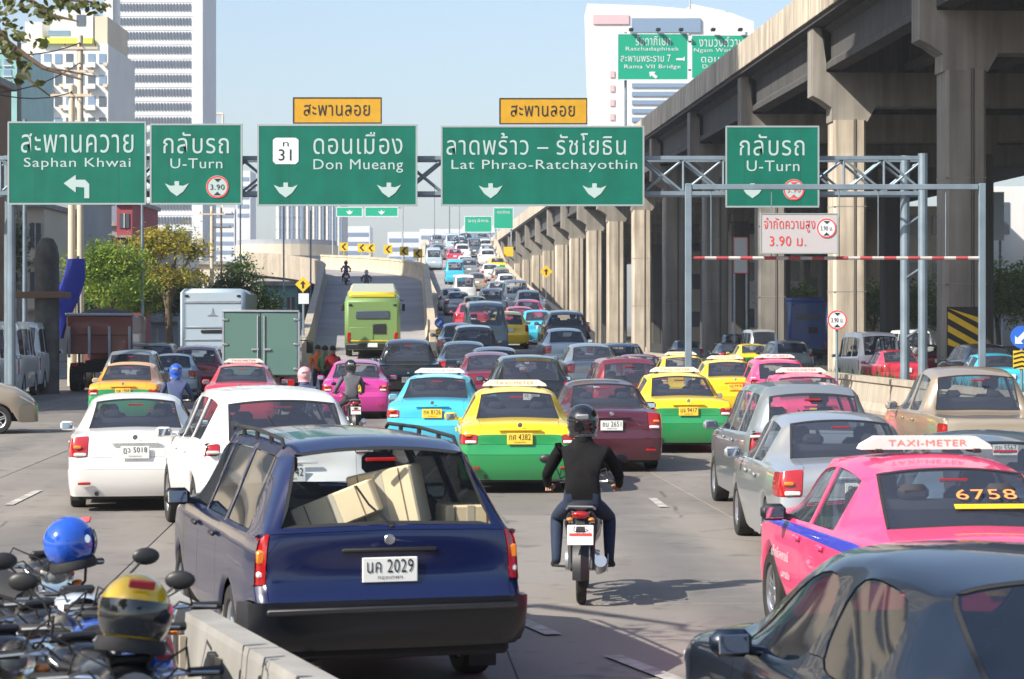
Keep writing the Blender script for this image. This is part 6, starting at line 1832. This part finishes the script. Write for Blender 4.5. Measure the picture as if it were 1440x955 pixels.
# the rider in the black jacket
rxp, ryp = lat(816, 19.3), 19.2
moto('black motorcycle ridden by the man in the black jacket, in the gap behind the taxis', rxp, ryp, -3, 'mc_black')
rider('man in a black jacket, dark jeans and black helmet riding away on the road', rxp, ryp, -3, 'jacket_black', 'jeans', 'helmet_black', scale=(1.06, 1.0, .97))
# helmets
HELM = Kit()
m_ = MB(); m_.sphere((0, 0, .14), 1, 28, 18, (.128, .15, .14), lo=-PI * .32); sh_ = HELM.add('shell', m_, 'helmet')
m_ = MB(); m_.lathe([(.105, .012), (.122, .0), (.128, .018), (.118, .05)], 'Z', 28, (0, 0, 0)); HELM.add('rim_trim', m_, 'rubber', sh_)
m_ = MB(); m_.sphere((0, 0, .13), 1, 20, 12, (.108, .13, .115)); HELM.add('padding', m_, 'matte_black', sh_)
m_ = MB(); rows = []
for j in range(8):
    t = -.62 + j * .13; rows.append([Vector((math.sin(a) * .136, -math.cos(a) * .162, 0)) * math.cos(t) + Vector((0, 0, .14 + .145 * math.sin(t))) for a in [(-1.25 + 2.5 * k / 16) for k in range(17)]])
m_.strip(rows); HELM.add('visor', m_, 'visor', sh_)
for s in (-1, 1):
    m_ = MB(); m_.lathe([(0, 0), (.022, 0), (.018, .012), (0, .014)], 'X', 12, (s * .128, 0, .15)); HELM.add('pivot', m_, 'chrome', sh_)
    m_ = MB(); m_.tube([(s * .09, 0, .03), (s * .06, .0, -.07), (s * .02, 0, -.10)], .008, 5); HELM.add('chin_strap', m_, 'rubber', sh_)
m_ = MB(); m_.box((.0, -.146, .235), (.09, .012, .035), Matrix.Rotation(R(35), 3, 'X'), .004); HELM.add('sticker', m_, 'sticker', sh_)
mat('sticker_red', (.5, .05, .06), .4); MATS['sticker'] = MATS['sticker_red']
def helmet(label, x, y, z, rz, col, visor='visor', sc=1.0, tx=0):
    h = HELM.spawn('helmet', label, 'helmet', (x, y, z), R(rz), None, {'helmet': col, 'visor': visor}, scale=(sc, sc, sc)); h.rotation_euler = (R(tx), R(8), R(rz)); return h
PG = 'motorcycles parked on the left pavement'
PAVZ = .14
for px, y, rz, c, lab in ((40, 12.4, -150, 'mc_black', 'black motorcycle under the blue helmet, farthest of the parked row'), (95, 10.8, -160, 'mc_white', 'motorcycle with pale blue and white fairing in the middle of the parked row'),
                          (10, 10.2, -140, 'mc_black', 'black motorcycle at the left edge of the picture'), (75, 9.2, -150, 'mc_black', 'black motorcycle at the bottom edge left of the yellow helmet'), (150, 9.9, -175, 'mc_blue', 'dark blue motorcycle standing between the blue and the yellow helmets'), (-30, 9.4, -150, 'mc_black', 'black motorcycle cut by the lower left picture corner'), (200, 10.6, -170, 'mc_black', 'black motorcycle closest to the end of the concrete barrier'), (172, 8.6, -165, 'mc_black', 'black motorcycle under the yellow helmet, nearest of the parked row')):
    x = lat(px, y); a = R(rz); moto(lab, x - math.sin(-a) * .9 * (1), y - math.cos(a) * .9 + (0.0), rz, c, PG, PAVZ, scale=(1.0, 1.0, .98), skip=() if px in (95, 150) else ('mirror', 'mirror_stem'))
helmet('glossy blue helmet resting on a parked motorcycle at the lower left', lat(104, 12.0), 12.0, hgt(800, 12.0), 150, 'helmet_blue', 'visor_clear', 1.0, -6)
helmet('yellow helmet with a dark visor hanging on the nearest parked motorcycle', lat(182, 8.3), 8.3, hgt(918, 8.3), 14, 'helmet_yellow', 'visor', 1.04, -8)
helmet('small blue helmet tucked below the yellow helmet at the bottom left', lat(198, 8.5), 8.5, hgt(985, 8.5), 40, 'helmet_blue', 'visor_clear', .8, 5)
# ---------------------------------------------------------------- traffic
G1 = 'cars queueing on the road'
mat('bumper_black', (0.007, 0.008, 0.012), 0.3, var=.2)
TXG = 'taxis in the queue'
car('wagon', 'dark blue estate wagon with cardboard cartons behind its rear window, nearest in the centre', 'car', 547, 14.5, 15.5, 'navy', 'navy', lod=2, ink='print_black', extra={'paint2': 'bumper_black'})
car('suv', 'white sport utility car partly hidden behind the blue wagon', 'SUV', 405, 24.2, 14.5, 'white', lod=2, txt='กข 1742')
car('sedan', 'white saloon car at the left with its whole rear in the sun', 'car', 190, 29.0, 9, 'white', lod=2, txt='ฎว 5018')
car('corolla', 'yellow and green taxi directly ahead of the motorcycle rider', 'taxi', 731, 32, 2, 'taxi_yellow', 'taxi_green', 'y', lod=2, topper='TAXI-METER', name='taxi', ink='print_black', txt='ทศ 4382')
car('sedan', 'dark maroon saloon car to the right of the motorcycle rider', 'car', 860, 36.6, 3, 'maroon', lod=2, txt='ชน 2651')
car('corolla', 'yellow and green taxi ahead of the maroon saloon', 'taxi', 968, 42, 3, 'taxi_yellow', 'taxi_green', 'y', lod=2, topper='TAXI-METER', name='taxi', txt='มจ 9417')
car('plaintaxi', 'sky blue taxi with a cream band above its rear window', 'taxi', 608, 41, -2, 'sky', 'cream', 'y', lod=2, topper='TAXI-METER', name='taxi', txt='ทห 8126')
car('pinktaxi', 'bright pink taxi with a blue side stripe at the right edge', 'taxi', 1422, 14.4, 5, 'pink', 'bluestripe', 'y', lod=2, topper='TAXI-METER', name='taxi', txt='ทต 6758')
car('mpv', 'grey people carrier with tall rear lamps left of the silver saloon', 'car', 1147, 27.4, 2, 'grey', lod=2, txt='วย 3309')
car('sedan', 'silver saloon car between the grey people carrier and the pink taxi', 'car', 1213, 22.3, 1, 'silver', lod=2, txt='ศบ 7740')
car('round', 'glossy blue black saloon car cut by the lower right corner', 'car', 1775, 7.55, 12, 'blackblue', lod=2, extra={'glass': 'glass_dark'}, txt='ฌญ 1156')
car('sedan', 'slate grey saloon car behind the pink taxi, at the right edge', 'car', 1460, 17.9, -1, 'slate', lod=2, txt='พล 624')
car('pickup', 'beige double cab pickup beside the median wall at the right edge', 'pickup truck', 1412, 32.2, 1, 'beige', 'silver', lod=2, name='pickup_truck', txt='ถข 5567')
car('hatch', 'pink taxi with a pale roof sign behind the two yellow taxis on the right', 'taxi', 1100, 57, 2, 'pink', lod=1, topper='TAXI', name='taxi')
car('plaintaxi', 'dark pink taxi with a lit white roof sign hidden behind the grey people carrier', 'taxi', 1152, 41.5, 2, 'pink', 'pink', 'y', lod=1, topper='TAXI-METER', name='taxi')
car('plaintaxi', 'yellow taxi seen just over the roofs right of the yellow and green taxi', 'taxi', 1034, 58, 2, 'taxi_yellow', 'taxi_yellow', 'y', lod=1, topper='TAXI-METER', name='taxi')
car('plaintaxi', 'yellow taxi showing only its roof behind the white sign of the green taxi', 'taxi', 968, 66, 2, 'taxi_yellow', 'taxi_yellow', 'y', lod=1, topper='TAXI-METER', name='taxi')
car('mpv', 'silver and wine red people carrier behind the maroon saloon', 'car', 886, 48.7, 3, 'wine', lod=2, txt='สม 4093')
car('suv', 'black sport utility car with wide red lamps ahead of the central taxi', 'SUV', 747, 50, 3, 'black', lod=2, txt='ธธ 2880')
car('plaintaxi', 'magenta taxi behind the motorcycle riders left of centre', 'taxi', 500, 57, 3, 'magenta', 'magenta', 'y', lod=2, topper='TAXI', name='taxi', skip=('taxi_sign',), txt='ทม 5523')
car('pickup', 'black pickup at the start of the climbing flyover', 'pickup truck', 574, 64, 3, 'black', 'steel' if False else 'black', lod=1, z=.2, name='pickup_truck')
car('plaintaxi', 'coral red taxi in front of the green box truck', 'taxi', 337, 52.5, 4, 'red', 'red', 'y', lod=2, topper='TAXI', name='taxi', tink='print_black', txt='ทล 7715')
car('corolla', 'orange yellow and green taxi in the left lane', 'taxi', 173, 54, 4, 'orange', 'taxi_green', 'y', lod=2, name='taxi', txt='ทพ 1908')
car('mpv', 'grey car with a pale roof right ahead of the orange yellow taxi', 'car', 182, 63, 4, 'grey', lod=1)
car('sedan', 'pale blue saloon car half hidden behind the grey car in the left lane', 'car', 238, 70, 4, 'pale_blue', lod=1)
car('suv', 'dark wine red sport utility car left of the green box truck', 'SUV', 274, 72, 4, 'wine', lod=1)
car('suv', 'black sport utility car at the far end of the left lane', 'SUV', 216, 84, 4, 'black', lod=1)
VG = 'white vans parked along the left side'
for k, (y, lab) in enumerate(((63.5, 'white commuter van nearest in the parked line at the left edge'), (69.6, 'second white van in the parked line at the left edge'), (75.6, 'third and farthest white van in the parked line at the left edge'))):
    x = -15.3 - (y - 63.5) * HEAD * 1.7
    o = car('van', lab, 'van', 0, y, 4, 'white', lod=1, x=x, name='van', group=VG, z=.1); o.scale = (1, 1, 1.13)
car('mpv', 'beige car at the left edge showing its front wheel, turned across the lane', 'car', 0, 49.5, -78, 'beige', lod=2, x=lat(28, 49) - 4.1, name='car')
# farther cars climbing the flyover: (type, colour, px, y, label, kwargs)
FG = 'cars climbing the flyover'
far = [
 ('suv', 'slate', 878, 82, 0, 'blue grey people carrier right of the black pickup roof line', {}),
 ('sedan', 'wine', 908, 68, 0, 'dark wine saloon roof behind the silver and wine people carrier', {}),
 ('suv', 'black', 798, 88, 1, 'black sport utility car on the right half of the flyover foot', {}),
 ('sedan', 'slate', 826, 70, 0, 'slate saloon car right of the black sport utility car', {}),
 ('sedan', 'pale_blue', 800, 76, 1, 'pale blue saloon car behind the black car in the right lane', {}),
 ('van', 'slate', 684, 86, 1, 'grey green van in the middle of the flyover foot', {}),
 ('mpv', 'black', 668, 74, 1, 'black car ahead of the dark queue left of the black sport utility car', {}),
 ('sedan', 'black', 655, 66, 1, 'dark saloon car left of the black sport utility car', {}),
 ('sedan', 'grey', 700, 62, 1, 'grey saloon car showing its roof beside the black sport utility car', {}),
 ('sedan', 'wine', 690, 58.5, 1, 'small dark red car just left of the black sport utility car', {}) ,
 ('hatch', 'taxi_yellow', 716, 93, 1, 'small yellow car between the grey green van and the red car', {}),
 ('sedan', 'red', 733, 104, 1, 'red car on the climb right of the grey green van', {}),
 ('sedan', 'sky', 760, 97, 1, 'light blue car on the right side of the climb', {}),
 ('hatch', 'pink', 744, 118, 1, 'pink car on the right side of the climb', {}),
 ('sedan', 'red', 664, 112, 1, 'red car on the left side of the climb', {}),
 ('corolla', 'taxi_yellow', 669, 128, 1, 'yellow taxi on the left side of the climb', {}),
 ('sedan', 'silver', 645, 140, 1, 'silver car halfway up the left side of the climb', {}),
 ('van', 'white', 726, 146, 1, 'white van halfway up the right side of the climb', {}),
 ('van', 'white', 654, 165, 1, 'white van high on the left side of the climb', {}),
 ('sedan', 'silver', 700, 168, 1, 'silver car high on the right side of the climb', {}),
 ('hatch', 'white', 712, 182, 1, 'white small car near the top right of the flyover', {}),
 ('van', 'sky', 640, 195, 1, 'light blue van near the top left of the flyover', {}),
 ('sedan', 'white', 690, 200, 1, 'white car near the top, right lane, behind the white small car', {}),
 ('corolla', 'taxi_yellow', 700, 212, 1, 'yellow taxi near the top of the right lane', {}),
 ('van', 'pale_blue', 610, 218, 1, 'pale blue van at the top left beside the last chevron board', {}),
 ('suv', 'white', 686, 226, 1, 'white car close to the crest, right lane', {}),
 ('sedan', 'red', 640, 232, 1, 'small red car close to the crest in the left lane', {}),
 ('van', 'slate', 667, 246, 1, 'slate van close to the crest in the middle', {}),
 ('van', 'pale_blue', 636, 262, 1, 'pale blue van right at the crest, left lane', {}),
 ('sedan', 'silver', 672, 276, 1, 'silver car right at the crest, right lane', {}),
 ('suv', 'black', 655, 290, 1, 'dark car on the crest between the lanes', {}),
]
for (ty, c, px, y, up, lab, kw) in far:
    z = main_h(y) + .012 if up else 0
    slope = (main_h(y + 4) - main_h(y)) / 4 if up else 0
    car(ty, lab, 'van' if ty == 'van' else ('taxi' if ty == 'corolla' else 'car'), px, y, 3, c, 'taxi_green' if ty == 'corolla' else None, lod=1, detail=False, z=z, name='van' if ty == 'van' else ('taxi' if ty == 'corolla' else 'car'), tilt=math.atan(slope), group=FG if up else None)
rg = random.Random(12)
cc = ['white', 'white', 'silver', 'white', 'pale_blue', 'grey', 'silver', 'wine', 'beige', 'slate', 'black']; cw_ = {'pale_blue': 'pale blue', 'wine': 'wine red', 'slate': 'blue grey'}
taken = [(f[2], f[3]) for f in far if f[4]]
last = {}
for y in range(60, 330, 5):
    xl_, xr_ = interp(XL, y), interp(XR, y)
    for li, lane in enumerate(('left', 'middle', 'right')):
        if y > 240 and li == 1 and False: continue
        x = xl_ + (xr_ - xl_) * (li + .5) / 3 + rg.uniform(-.15, .15); px = 720 + x / y * FPX; jit = y + rg.uniform(-.6, .6)
        if li == 0 and 95 < y < 215 and rg.random() < .7: continue
        if any(abs(py_ - jit) < 5.3 and abs(lat(ppx, py_) - x) < 1.95 for ppx, py_ in taken): continue
        if rg.random() < .38: continue
        ty = rg.choice(['sedan', 'sedan', 'hatch', 'mpv', 'suv', 'pickup']); c = rg.choice(cc); kind = {'sedan': 'saloon', 'hatch': 'hatchback', 'mpv': 'minivan', 'suv': 'suv', 'pickup': 'pickup'}[ty]
        nm = cw_.get(c, c) + ' ' + kind; prev = last.get(lane, 'gantry'); 
        taken.append((px, jit)); last[lane] = nm
        stage = 'foot' if y < 95 else 'lower part' if y < 140 else 'middle part' if y < 190 else 'upper part' if y < 250 else 'crest'
        slope = (main_h(jit + 4) - main_h(jit)) / 4
        car(ty, '%s, %s lane of flyover %s, ahead of the %s' % (nm, lane, stage, prev), 'car', px, jit, 3, c, 'steel' if False else None, lod=1, detail=False, z=main_h(jit) + .012, tilt=math.atan(slope), group=FG, name='car')
# cars in the gloom below the expressway
und = [('corolla', 'taxi_yellow', 990, 105, 'taxi_green', 'green and yellow taxi in the shade below the expressway'), ('van', 'white', 1238, 84, None, 'white van in the shade between the columns'), ('mpv', 'silver', 1262, 98, None, 'silver car beyond the white van below the expressway'),
       ('sedan', 'black', 1035, 112, None, 'black car below the expressway behind the second portal column'), ('suv', 'grey', 1056, 96, None, 'grey car below the expressway left of the blue bus'), ('sedan', 'red', 1275, 80, None, 'red car below the expressway near the gantry posts'),
       ('suv', 'black', 1395, 78, None, 'black car seen at the right edge below the pink billboard'), ('sedan', 'sky', 1420, 70, None, 'turquoise car at the right edge behind the blue arrow sign'), ('sedan', 'white', 1216, 118, None, 'white car in the shade right of the blue bus'),
       ('sedan', 'slate', 925, 128, None, 'slate car between the sunlit columns and the shaded ones'), ('suv', 'silver', 1300, 120, None, 'silver car far below the expressway behind the gantry posts'), ('van', 'silver', 1075, 125, None, 'silver van in the deep shade left of the blue bus'), ('suv', 'white', 1252, 132, None, 'white sport utility car far below the expressway beyond the white van'), ('van', 'white', 1292, 114, None, 'white van below the expressway right behind the gantry posts'), ('pickup', 'slate', 1040, 140, None, 'slate pickup far below the expressway beside the notice board'),
       ('sedan', 'wine', 1320, 100, None, 'wine coloured car behind the yellow and black striped column')]
for ty, c, px, y, c2, lab in und:
    car(ty, lab, 'taxi' if c2 else 'car', px, y, 3, c, c2, lod=1, detail=False, name='taxi' if c2 else 'car', x=max(lat(px, y), rx(17.4, y)))

# ---------------------------------------------------------------- buses and trucks
def wheels(K, pts, r=.48, w=.28):
    t, rim, back = wheel_meshes(r, w, False); tm = t.mesh('tyre', True); rm = rim.mesh('rim', True)
    for (x, y) in pts:
        k = K.add('wheel', tm, 'tyre', loc=(x, y, r)); K.add('rim', rm, 'steel', k)
def bus(label, px, y, yaw, W, H, L, body, trim, z=0, kind='coach', tilt=0, x=None, cat='bus'):
    K = Kit(); g = .38
    m_ = MB(); m_.box((0, L / 2, (H + g) / 2), (W, L, H - g), None, .16); b = K.add('body', m_, 'a')
    if kind == 'coach':
        for k, (z0, h_) in enumerate(((H * .86, .10), (H * .60, .06), (H * .47, .06), (H * .30, .06))):
            m_ = MB(); m_.box((0, -.012, z0), (W * .86, .03, h_), None, .008); K.add('trim_line', m_, 'roofline', b)
        m_ = MB(); m_.box((0, -.02, H * .56), (W * .36, .05, .12), None, .02); K.add('vent', m_, 'black_plastic', b)
        m_ = MB(); m_.prism([(-.2, H * .72), (.2, H * .72), (.06, H * .74), (0, H * .80), (-.06, H * .74)], -.02, Matrix.Translation((0, -.002, 0))); K.add('emblem', m_, 'steel', b)
        K.add('lettering', text_mesh('บริการรถเช่า', .24, W * .7, 0, .001).copy(), 'steel', b, (0, -.03, H * .40))
        m_ = MB(); m_.box((0, -.02, H * .235), (W * .7, .06, .34), None, .03); K.add('engine_grille', m_, 'win_dark', b)
    else:
        m_ = MB(); m_.box((0, L / 2 - .1, H + .10), (W * .86, L * .9, .30), None, .10); K.add('roof_unit', m_, 'b', b)
        m_ = MB(); m_.box((0, -.02, H * .73), (W * .60, .06, .34), None, .04); K.add('rear_window', m_, 'win_dark', b)
        m_ = MB(); m_.box((W * .12, -.02, H * .50), (W * .24, .05, .42), None, .04); K.add('engine_hatch', m_, 'black_plastic', b)
        m_ = MB(); m_.box((-W * .2, -.015, H * .42), (W * .42, .03, .55), None, .03); K.add('access_panel', m_, 'a', b)
        m_ = MB(); m_.box((0, -.018, H * .30), (W * .9, .04, .06), None, .01); K.add('trim_line', m_, 'b', b)
    for s in (-1, 1):
        m_ = MB(); m_.box((s * W * .42, -.02, .95), (.16, .06, .42), None, .03); K.add('tail_light', m_, 'lamp_red', b)
        m_ = MB(); m_.box((s * W * .40, -.02, H - .28), (.16, .05, .08), None, .02); K.add('marker_light', m_, 'black_plastic', b)
        for k in range(6):
            m_ = MB(); m_.box((s * (W / 2 + .005), 1.0 + k * (L - 2) / 6 + .7, H * .66), (.03, (L - 2) / 6 - .1, H * .26), None, .01); K.add('side_window', m_, 'win_dark', b)
        m_ = MB(); m_.box((s * (W / 2 + .22), L - .2, H * .66), (.14, .08, .34), None, .03); m_.tube([(s * (W / 2 - .05), L - .15, H * .8), (s * (W / 2 + .22), L - .2, H * .78)], .025, 6); K.add('mirror', m_, 'black_plastic', b)
    m_ = MB(); m_.box((0, -.04, .55), (W * .98, .18, .26), None, .05); K.add('rear_bumper', m_, 'c', b)
    m_ = MB(); m_.box((0, -.14, .62), (.42, .01, .18)); K.add('number_plate', m_, 'plate_white', b)
    m_ = MB(); m_.box((0, L / 2, .42), (W * .7, L * .9, .3)); K.add('chassis', m_, 'under')
    wheels(K, [(s * (W / 2 - .16), yy) for s in (-1, 1) for yy in (2.0, L - 2.2)])
    return K.spawn('bus', label, cat, (lat(px, y) if x is None else x, y, z), R(yaw), None, {'a': PAINTS[body], 'b': PAINTS[trim], 'c': 'black_plastic', 'roofline': 'steel'}, tilt=tilt)
bus('tall pale grey coach seen from behind above the green box truck', 299, 88, 4, 2.5, 3.75, 11, 'pale_blue', 'silver')
bus('lime green city bus with a yellow roof climbing the curved ramp', 524, 98, 3.3, 2.4, 2.62, 9.0, 'lime', 'bus_yellow', ramp_h(98) + .01, 'city', tilt=math.atan((ramp_h(104) - ramp_h(98)) / 6))
bus('blue bus in the shade below the expressway between two columns', 1137, 152, 3.3, 2.6, 3.9, 9.5, 'bus_blue', 'bus_blue', 0, 'city')
# green box truck
def box_truck(label, px, y, W, z0, z1, L, yaw):
    K = Kit(); m_ = MB(); m_.box((0, L / 2, (z0 + z1) / 2), (W, L, z1 - z0), None, .03); b = K.add('cargo_box', m_, 'a')
    for s in (-1, 1):
        m_ = MB(); m_.box((s * W * .245, -.02, (z0 + z1) / 2), (W * .475, .03, (z1 - z0) * .95), None, .01); d = K.add('rear_door', m_, 'a', b)
        for zz in (.12, .5, .88):
            m_ = MB(); m_.box((s * W * .47, -.05, z0 + (z1 - z0) * zz), (.16, .03, .06), None, .01); K.add('hinge', m_, 'alloy', d)
        m_ = MB(); m_.tube([(s * .09, -.06, z0 + .1), (s * .09, -.06, z1 - .1)], .018, 6); m_.box((s * .16, -.07, z0 + .75), (.2, .02, .05)); K.add('lock_bar', m_, 'steel', d)
        m_ = MB(); m_.box((s * W * .5, -.01, (z0 + z1) / 2), (.05, .07, z1 - z0)); K.add('corner_post', m_, 'steel', b)
        m_ = MB(); m_.box((s * W * .40, -.05, z0 - .22), (.2, .06, .3), None, .02); K.add('tail_light', m_, 'lamp_red')
    m_ = MB(); m_.box((0, -.01, z1 + .02), (W + .04, .10, .06), None, .01); K.add('top_rail', m_, 'steel', b)
    m_ = MB(); m_.box((0, L / 2 + .6, z0 - .12), (W * .5, L + 1.6, .2)); m_.box((0, .02, z0 - .35), (W * .95, .08, .12), None, .02); K.add('chassis', m_, 'under')
    m_ = MB(); m_.box((0, L + .95, 1.35), (W * .96, 1.5, 1.7), None, .16); c = K.add('cab', m_, 'b')
    for s in (-1, 1):
        m_ = MB(); m_.box((s * W * .482, L + 1.05, 1.72), (.03, .8, .55), None, .01); K.add('cab_window', m_, 'win_dark', c)
        m_ = MB(); m_.box((s * (W * .5 + .2), L + 1.6, 1.7), (.2, .06, .36), None, .03); m_.tube([(s * W * .48, L + 1.6, 1.9), (s * (W * .5 + .2), L + 1.6, 1.9)], .015, 5); K.add('mirror', m_, 'black_plastic', c)
    m_ = MB(); m_.box((0, -.06, z0 - .28), (.36, .01, .16)); K.add('number_plate', m_, 'plate_white')
    wheels(K, [(s * (W / 2 - .16), yy) for s in (-1, 1) for yy in (1.0, L + .8)], .38, .24)
    return K.spawn('box_truck', label, 'truck', (lat(px, y), y, 0), R(yaw), None, {'a': PAINTS['jade'], 'b': PAINTS['white']})
box_truck('box truck with dull jade green rear doors behind the coral taxi', 367, 62, 2.05, .95, 2.72, 3.6, 4)
def dump_truck(label, px, y, W, yaw):
    K = Kit(); m_ = MB(); m_.box((0, 2.2, 2.0), (W, 4.4, 1.35), None, .04); b = K.add('tipper_body', m_, 'a')
    m_ = MB(); m_.box((0, -.03, 2.32), (W * .98, .06, .66), None, .02); K.add('tailgate', m_, 'b', b)
    for k in range(4):
        m_ = MB(); m_.box((-W / 2 + .1 + k * (W - .2) / 3, -.07, 1.75), (.09, .07, 1.1), None, .01); K.add('rib', m_, 'c', b)
    m_ = MB(); m_.box((0, -.03, 2.72), (W + .08, .14, .1), None, .02); K.add('top_rail', m_, 'c', b)
    m_ = MB(); m_.sphere((0, 2.2, 2.6), 1, 20, 8, (W * .46, 2.0, .35)); K.add('load_cover', m_, 'rubber')
    m_ = MB(); m_.box((0, 3.0, .95), (1.0, 6, .3)); m_.box((0, .05, .78), (W * .8, .1, .2), None, .02); K.add('chassis', m_, 'under')
    m_ = MB(); m_.box((0, 5.4, 1.75), (W * .94, 1.7, 2.1), None, .18); K.add('cab', m_, 'b')
    for s in (-1, 1):
        m_ = MB(); m_.box((s * W * .38, -.02, .95), (.28, .07, .14), None, .02); K.add('tail_light', m_, 'lamp_red')
        m_ = MB(); m_.box((s * W * .36, .25, .55), (.5, .03, .5), None, .01); K.add('mudflap', m_, 'rubber')
    wheels(K, [(s * (W / 2 - .2), yy) for s in (-1, 1) for yy in (1.0, 2.2, 5.2)], .50, .34)
    return K.spawn('dump_truck', label, 'truck', (lat(px, y), y, 0), R(yaw), None, {'a': PAINTS['dullred'], 'b': PAINTS['dullred'], 'c': 'steel'})
dump_truck('dull red tipper truck seen from behind beyond the white vans', 140, 80, 2.3, 4)

# things inside the blue wagon
def carton(label, px, py, y, dims, rot, name='cardboard_box'):
    x, z = lat(px, y), hgt(py, y); t = link(name, None, None, (x, y, z), rot); tag(t, label, 'box')
    m_ = MB(); m_.box((0, 0, 0), dims, None, .012); b = m_.build('carton', M['cardboard'], t)
    m_ = MB(); m_.box((0, -dims[1] / 2 - .001, 0), (.05, .003, dims[2] * .98)); m_.build('tape', M['bld_cream'], b)
    for s in (-1, 1): m_ = MB(); m_.box((s * dims[0] * .32, -dims[1] / 2 - .002, 0), (.008, .003, dims[2] * .96)); m_.build('fold_line', M['bld_brown'], b)
    return t
carton('large tilted cardboard carton behind the rear window of the blue wagon', 547, 702, 15.0, (.44, .30, .40), (0, R(-12), R(-12)))
carton('long cardboard carton leaning at the left behind the wagon rear window', 476, 716, 14.87, (.56, .26, .22), (0, R(-22), R(-6)))
carton('small flat carton at the right behind the wagon rear window', 654, 726, 15.22, (.34, .30, .17), (0, 0, R(16)))
# pedestrians and small riders
def walker(label, px, py_foot, y, rz, top, legs='trousers', z=0):
    return WALKER.spawn('person', label, 'person', (lat(px, y), y, z), R(rz), None, {'top': top, 'legs': legs, 'shoes': 'shoe'})
walker('person in a dark red shirt standing at the ramp foot beside the green topped person', 468, 0, 68, 20, 'shirt_red')
walker('person in a green top standing by the ramp, left one of the pair', 457, 0, 68.4, -30, 'shirt_green')
walker('person in an orange vest standing behind the pair at the ramp foot', 447, 0, 70, 200, 'vest_orange')
mat('shirt_wine', (0.14, 0.015, 0.03), 0.8)
MATS['shirt_grey'] = mat('shirt_charcoal', (0.10, 0.10, 0.115), 0.8)
MATS['mc_magenta'] = mat('mc_magenta_dark', (.25, .02, .11), .3, coat=.8)
def bike_pair(px, y, rz, top, helm, body, la, lb, z=0, tilt=0):
    x = lat(px, y); moto(lb, x, y, rz, body, None, z, scale=(.96, .96, .94)); rider(la, x, y, rz, top, 'trousers', helm, z, scale=(.96, .96, .94))
bike_pair(500, 47.5, 12, 'shirt_grey', 'helmet_black', 'mc_magenta', 'rider in a grey jacket and dark helmet in front of the magenta taxi', 'dark magenta motorcycle in front of the magenta taxi')
bike_pair(243, 42.5, 4, 'shirt_blue', 'helmet_blue', 'mc_black', 'rider in dark clothes with a pale blue helmet right of the orange yellow taxi', 'black motorcycle right of the orange yellow taxi')
bike_pair(429, 39.5, 6, 'shirt_blue', 'helmet_pink', 'mc_black', 'rider whose pink helmet shows above the white sport utility car', 'motorcycle hidden behind the white sport utility car')
bike_pair(487, 149, 6, 'shirt_blue', 'helmet_black', 'mc_black', 'small dark rider high on the ramp at the left', 'small motorcycle high on the ramp at the left', ramp_h(149) + .01)
bike_pair(516, 139, 6, 'shirt_grey', 'helmet_white', 'mc_black', 'rider in grey halfway up the ramp above the green bus', 'motorcycle halfway up the ramp above the green bus', ramp_h(139) + .01)
# lettering and stickers on the near vehicles
def near(label_start): 
    return next(o for o in bpy.data.objects if o.get('label', '').startswith(label_start))
def child(o, name): return next(c for c in o.children if c.name.split('.')[0] == name)
pt = near('bright pink taxi')
def on_window(root, body, h, w, m, loc, rx_=-62, name='lettering'):
    p = child(root, 'rear_window'); return put_text(body, h, w, m, p, loc, (R(rx_), 0, 0), name=name)
on_window(pt, '6758', .11, .42, M['print_orange'], (.16, 1.075, 1.235), -28 - 32 + 3)
m_ = MB(); m_.box((0, 0, 0), (.62, .004, .05)); o = m_.build('sticker', M['sign_yellow'], child(pt, 'rear_window'), (.22, .955, 1.165)); o.rotation_euler = (R(-57), 0, 0)
dl = [c for c in pt.children if c.name.startswith('door')]
sd = min(dl, key=lambda c: sum(v.co.x for v in c.data.vertices) / len(c.data.vertices) - (sum(v.co.y for v in c.data.vertices) / len(c.data.vertices)) * .01)
put_text('แท็กซี่สหกรณ์', .085, .62, M['print_white'], sd, (-.872, 2.95, .66), (0, 0, R(-90)))
put_text('นครชัย', .06, .30, M['print_white'], sd, (-.872, 2.75, .52), (0, 0, R(-90)))
# ---------------------------------------------------------------- haze
hm = bpy.data.materials.new('haze_air'); hm.use_nodes = True
hn = hm.node_tree.nodes; hn.remove(hn['Principled BSDF'])
pv = hn.new('ShaderNodeVolumePrincipled'); pv.inputs['Color'].default_value = (0.86, 0.90, 0.96, 1); pv.inputs['Density'].default_value = 0.00035; pv.inputs['Anisotropy'].default_value = 0.2
hm.node_tree.links.new(pv.outputs[0], hn['Material Output'].inputs['Volume'])
mb = MB(); mb.box((0, 1400, 74), (3000, 3010, 152)); hz_ = mb.build('haze', hm); tag(hz_, 'thin pale city haze over the street', kind='stuff')
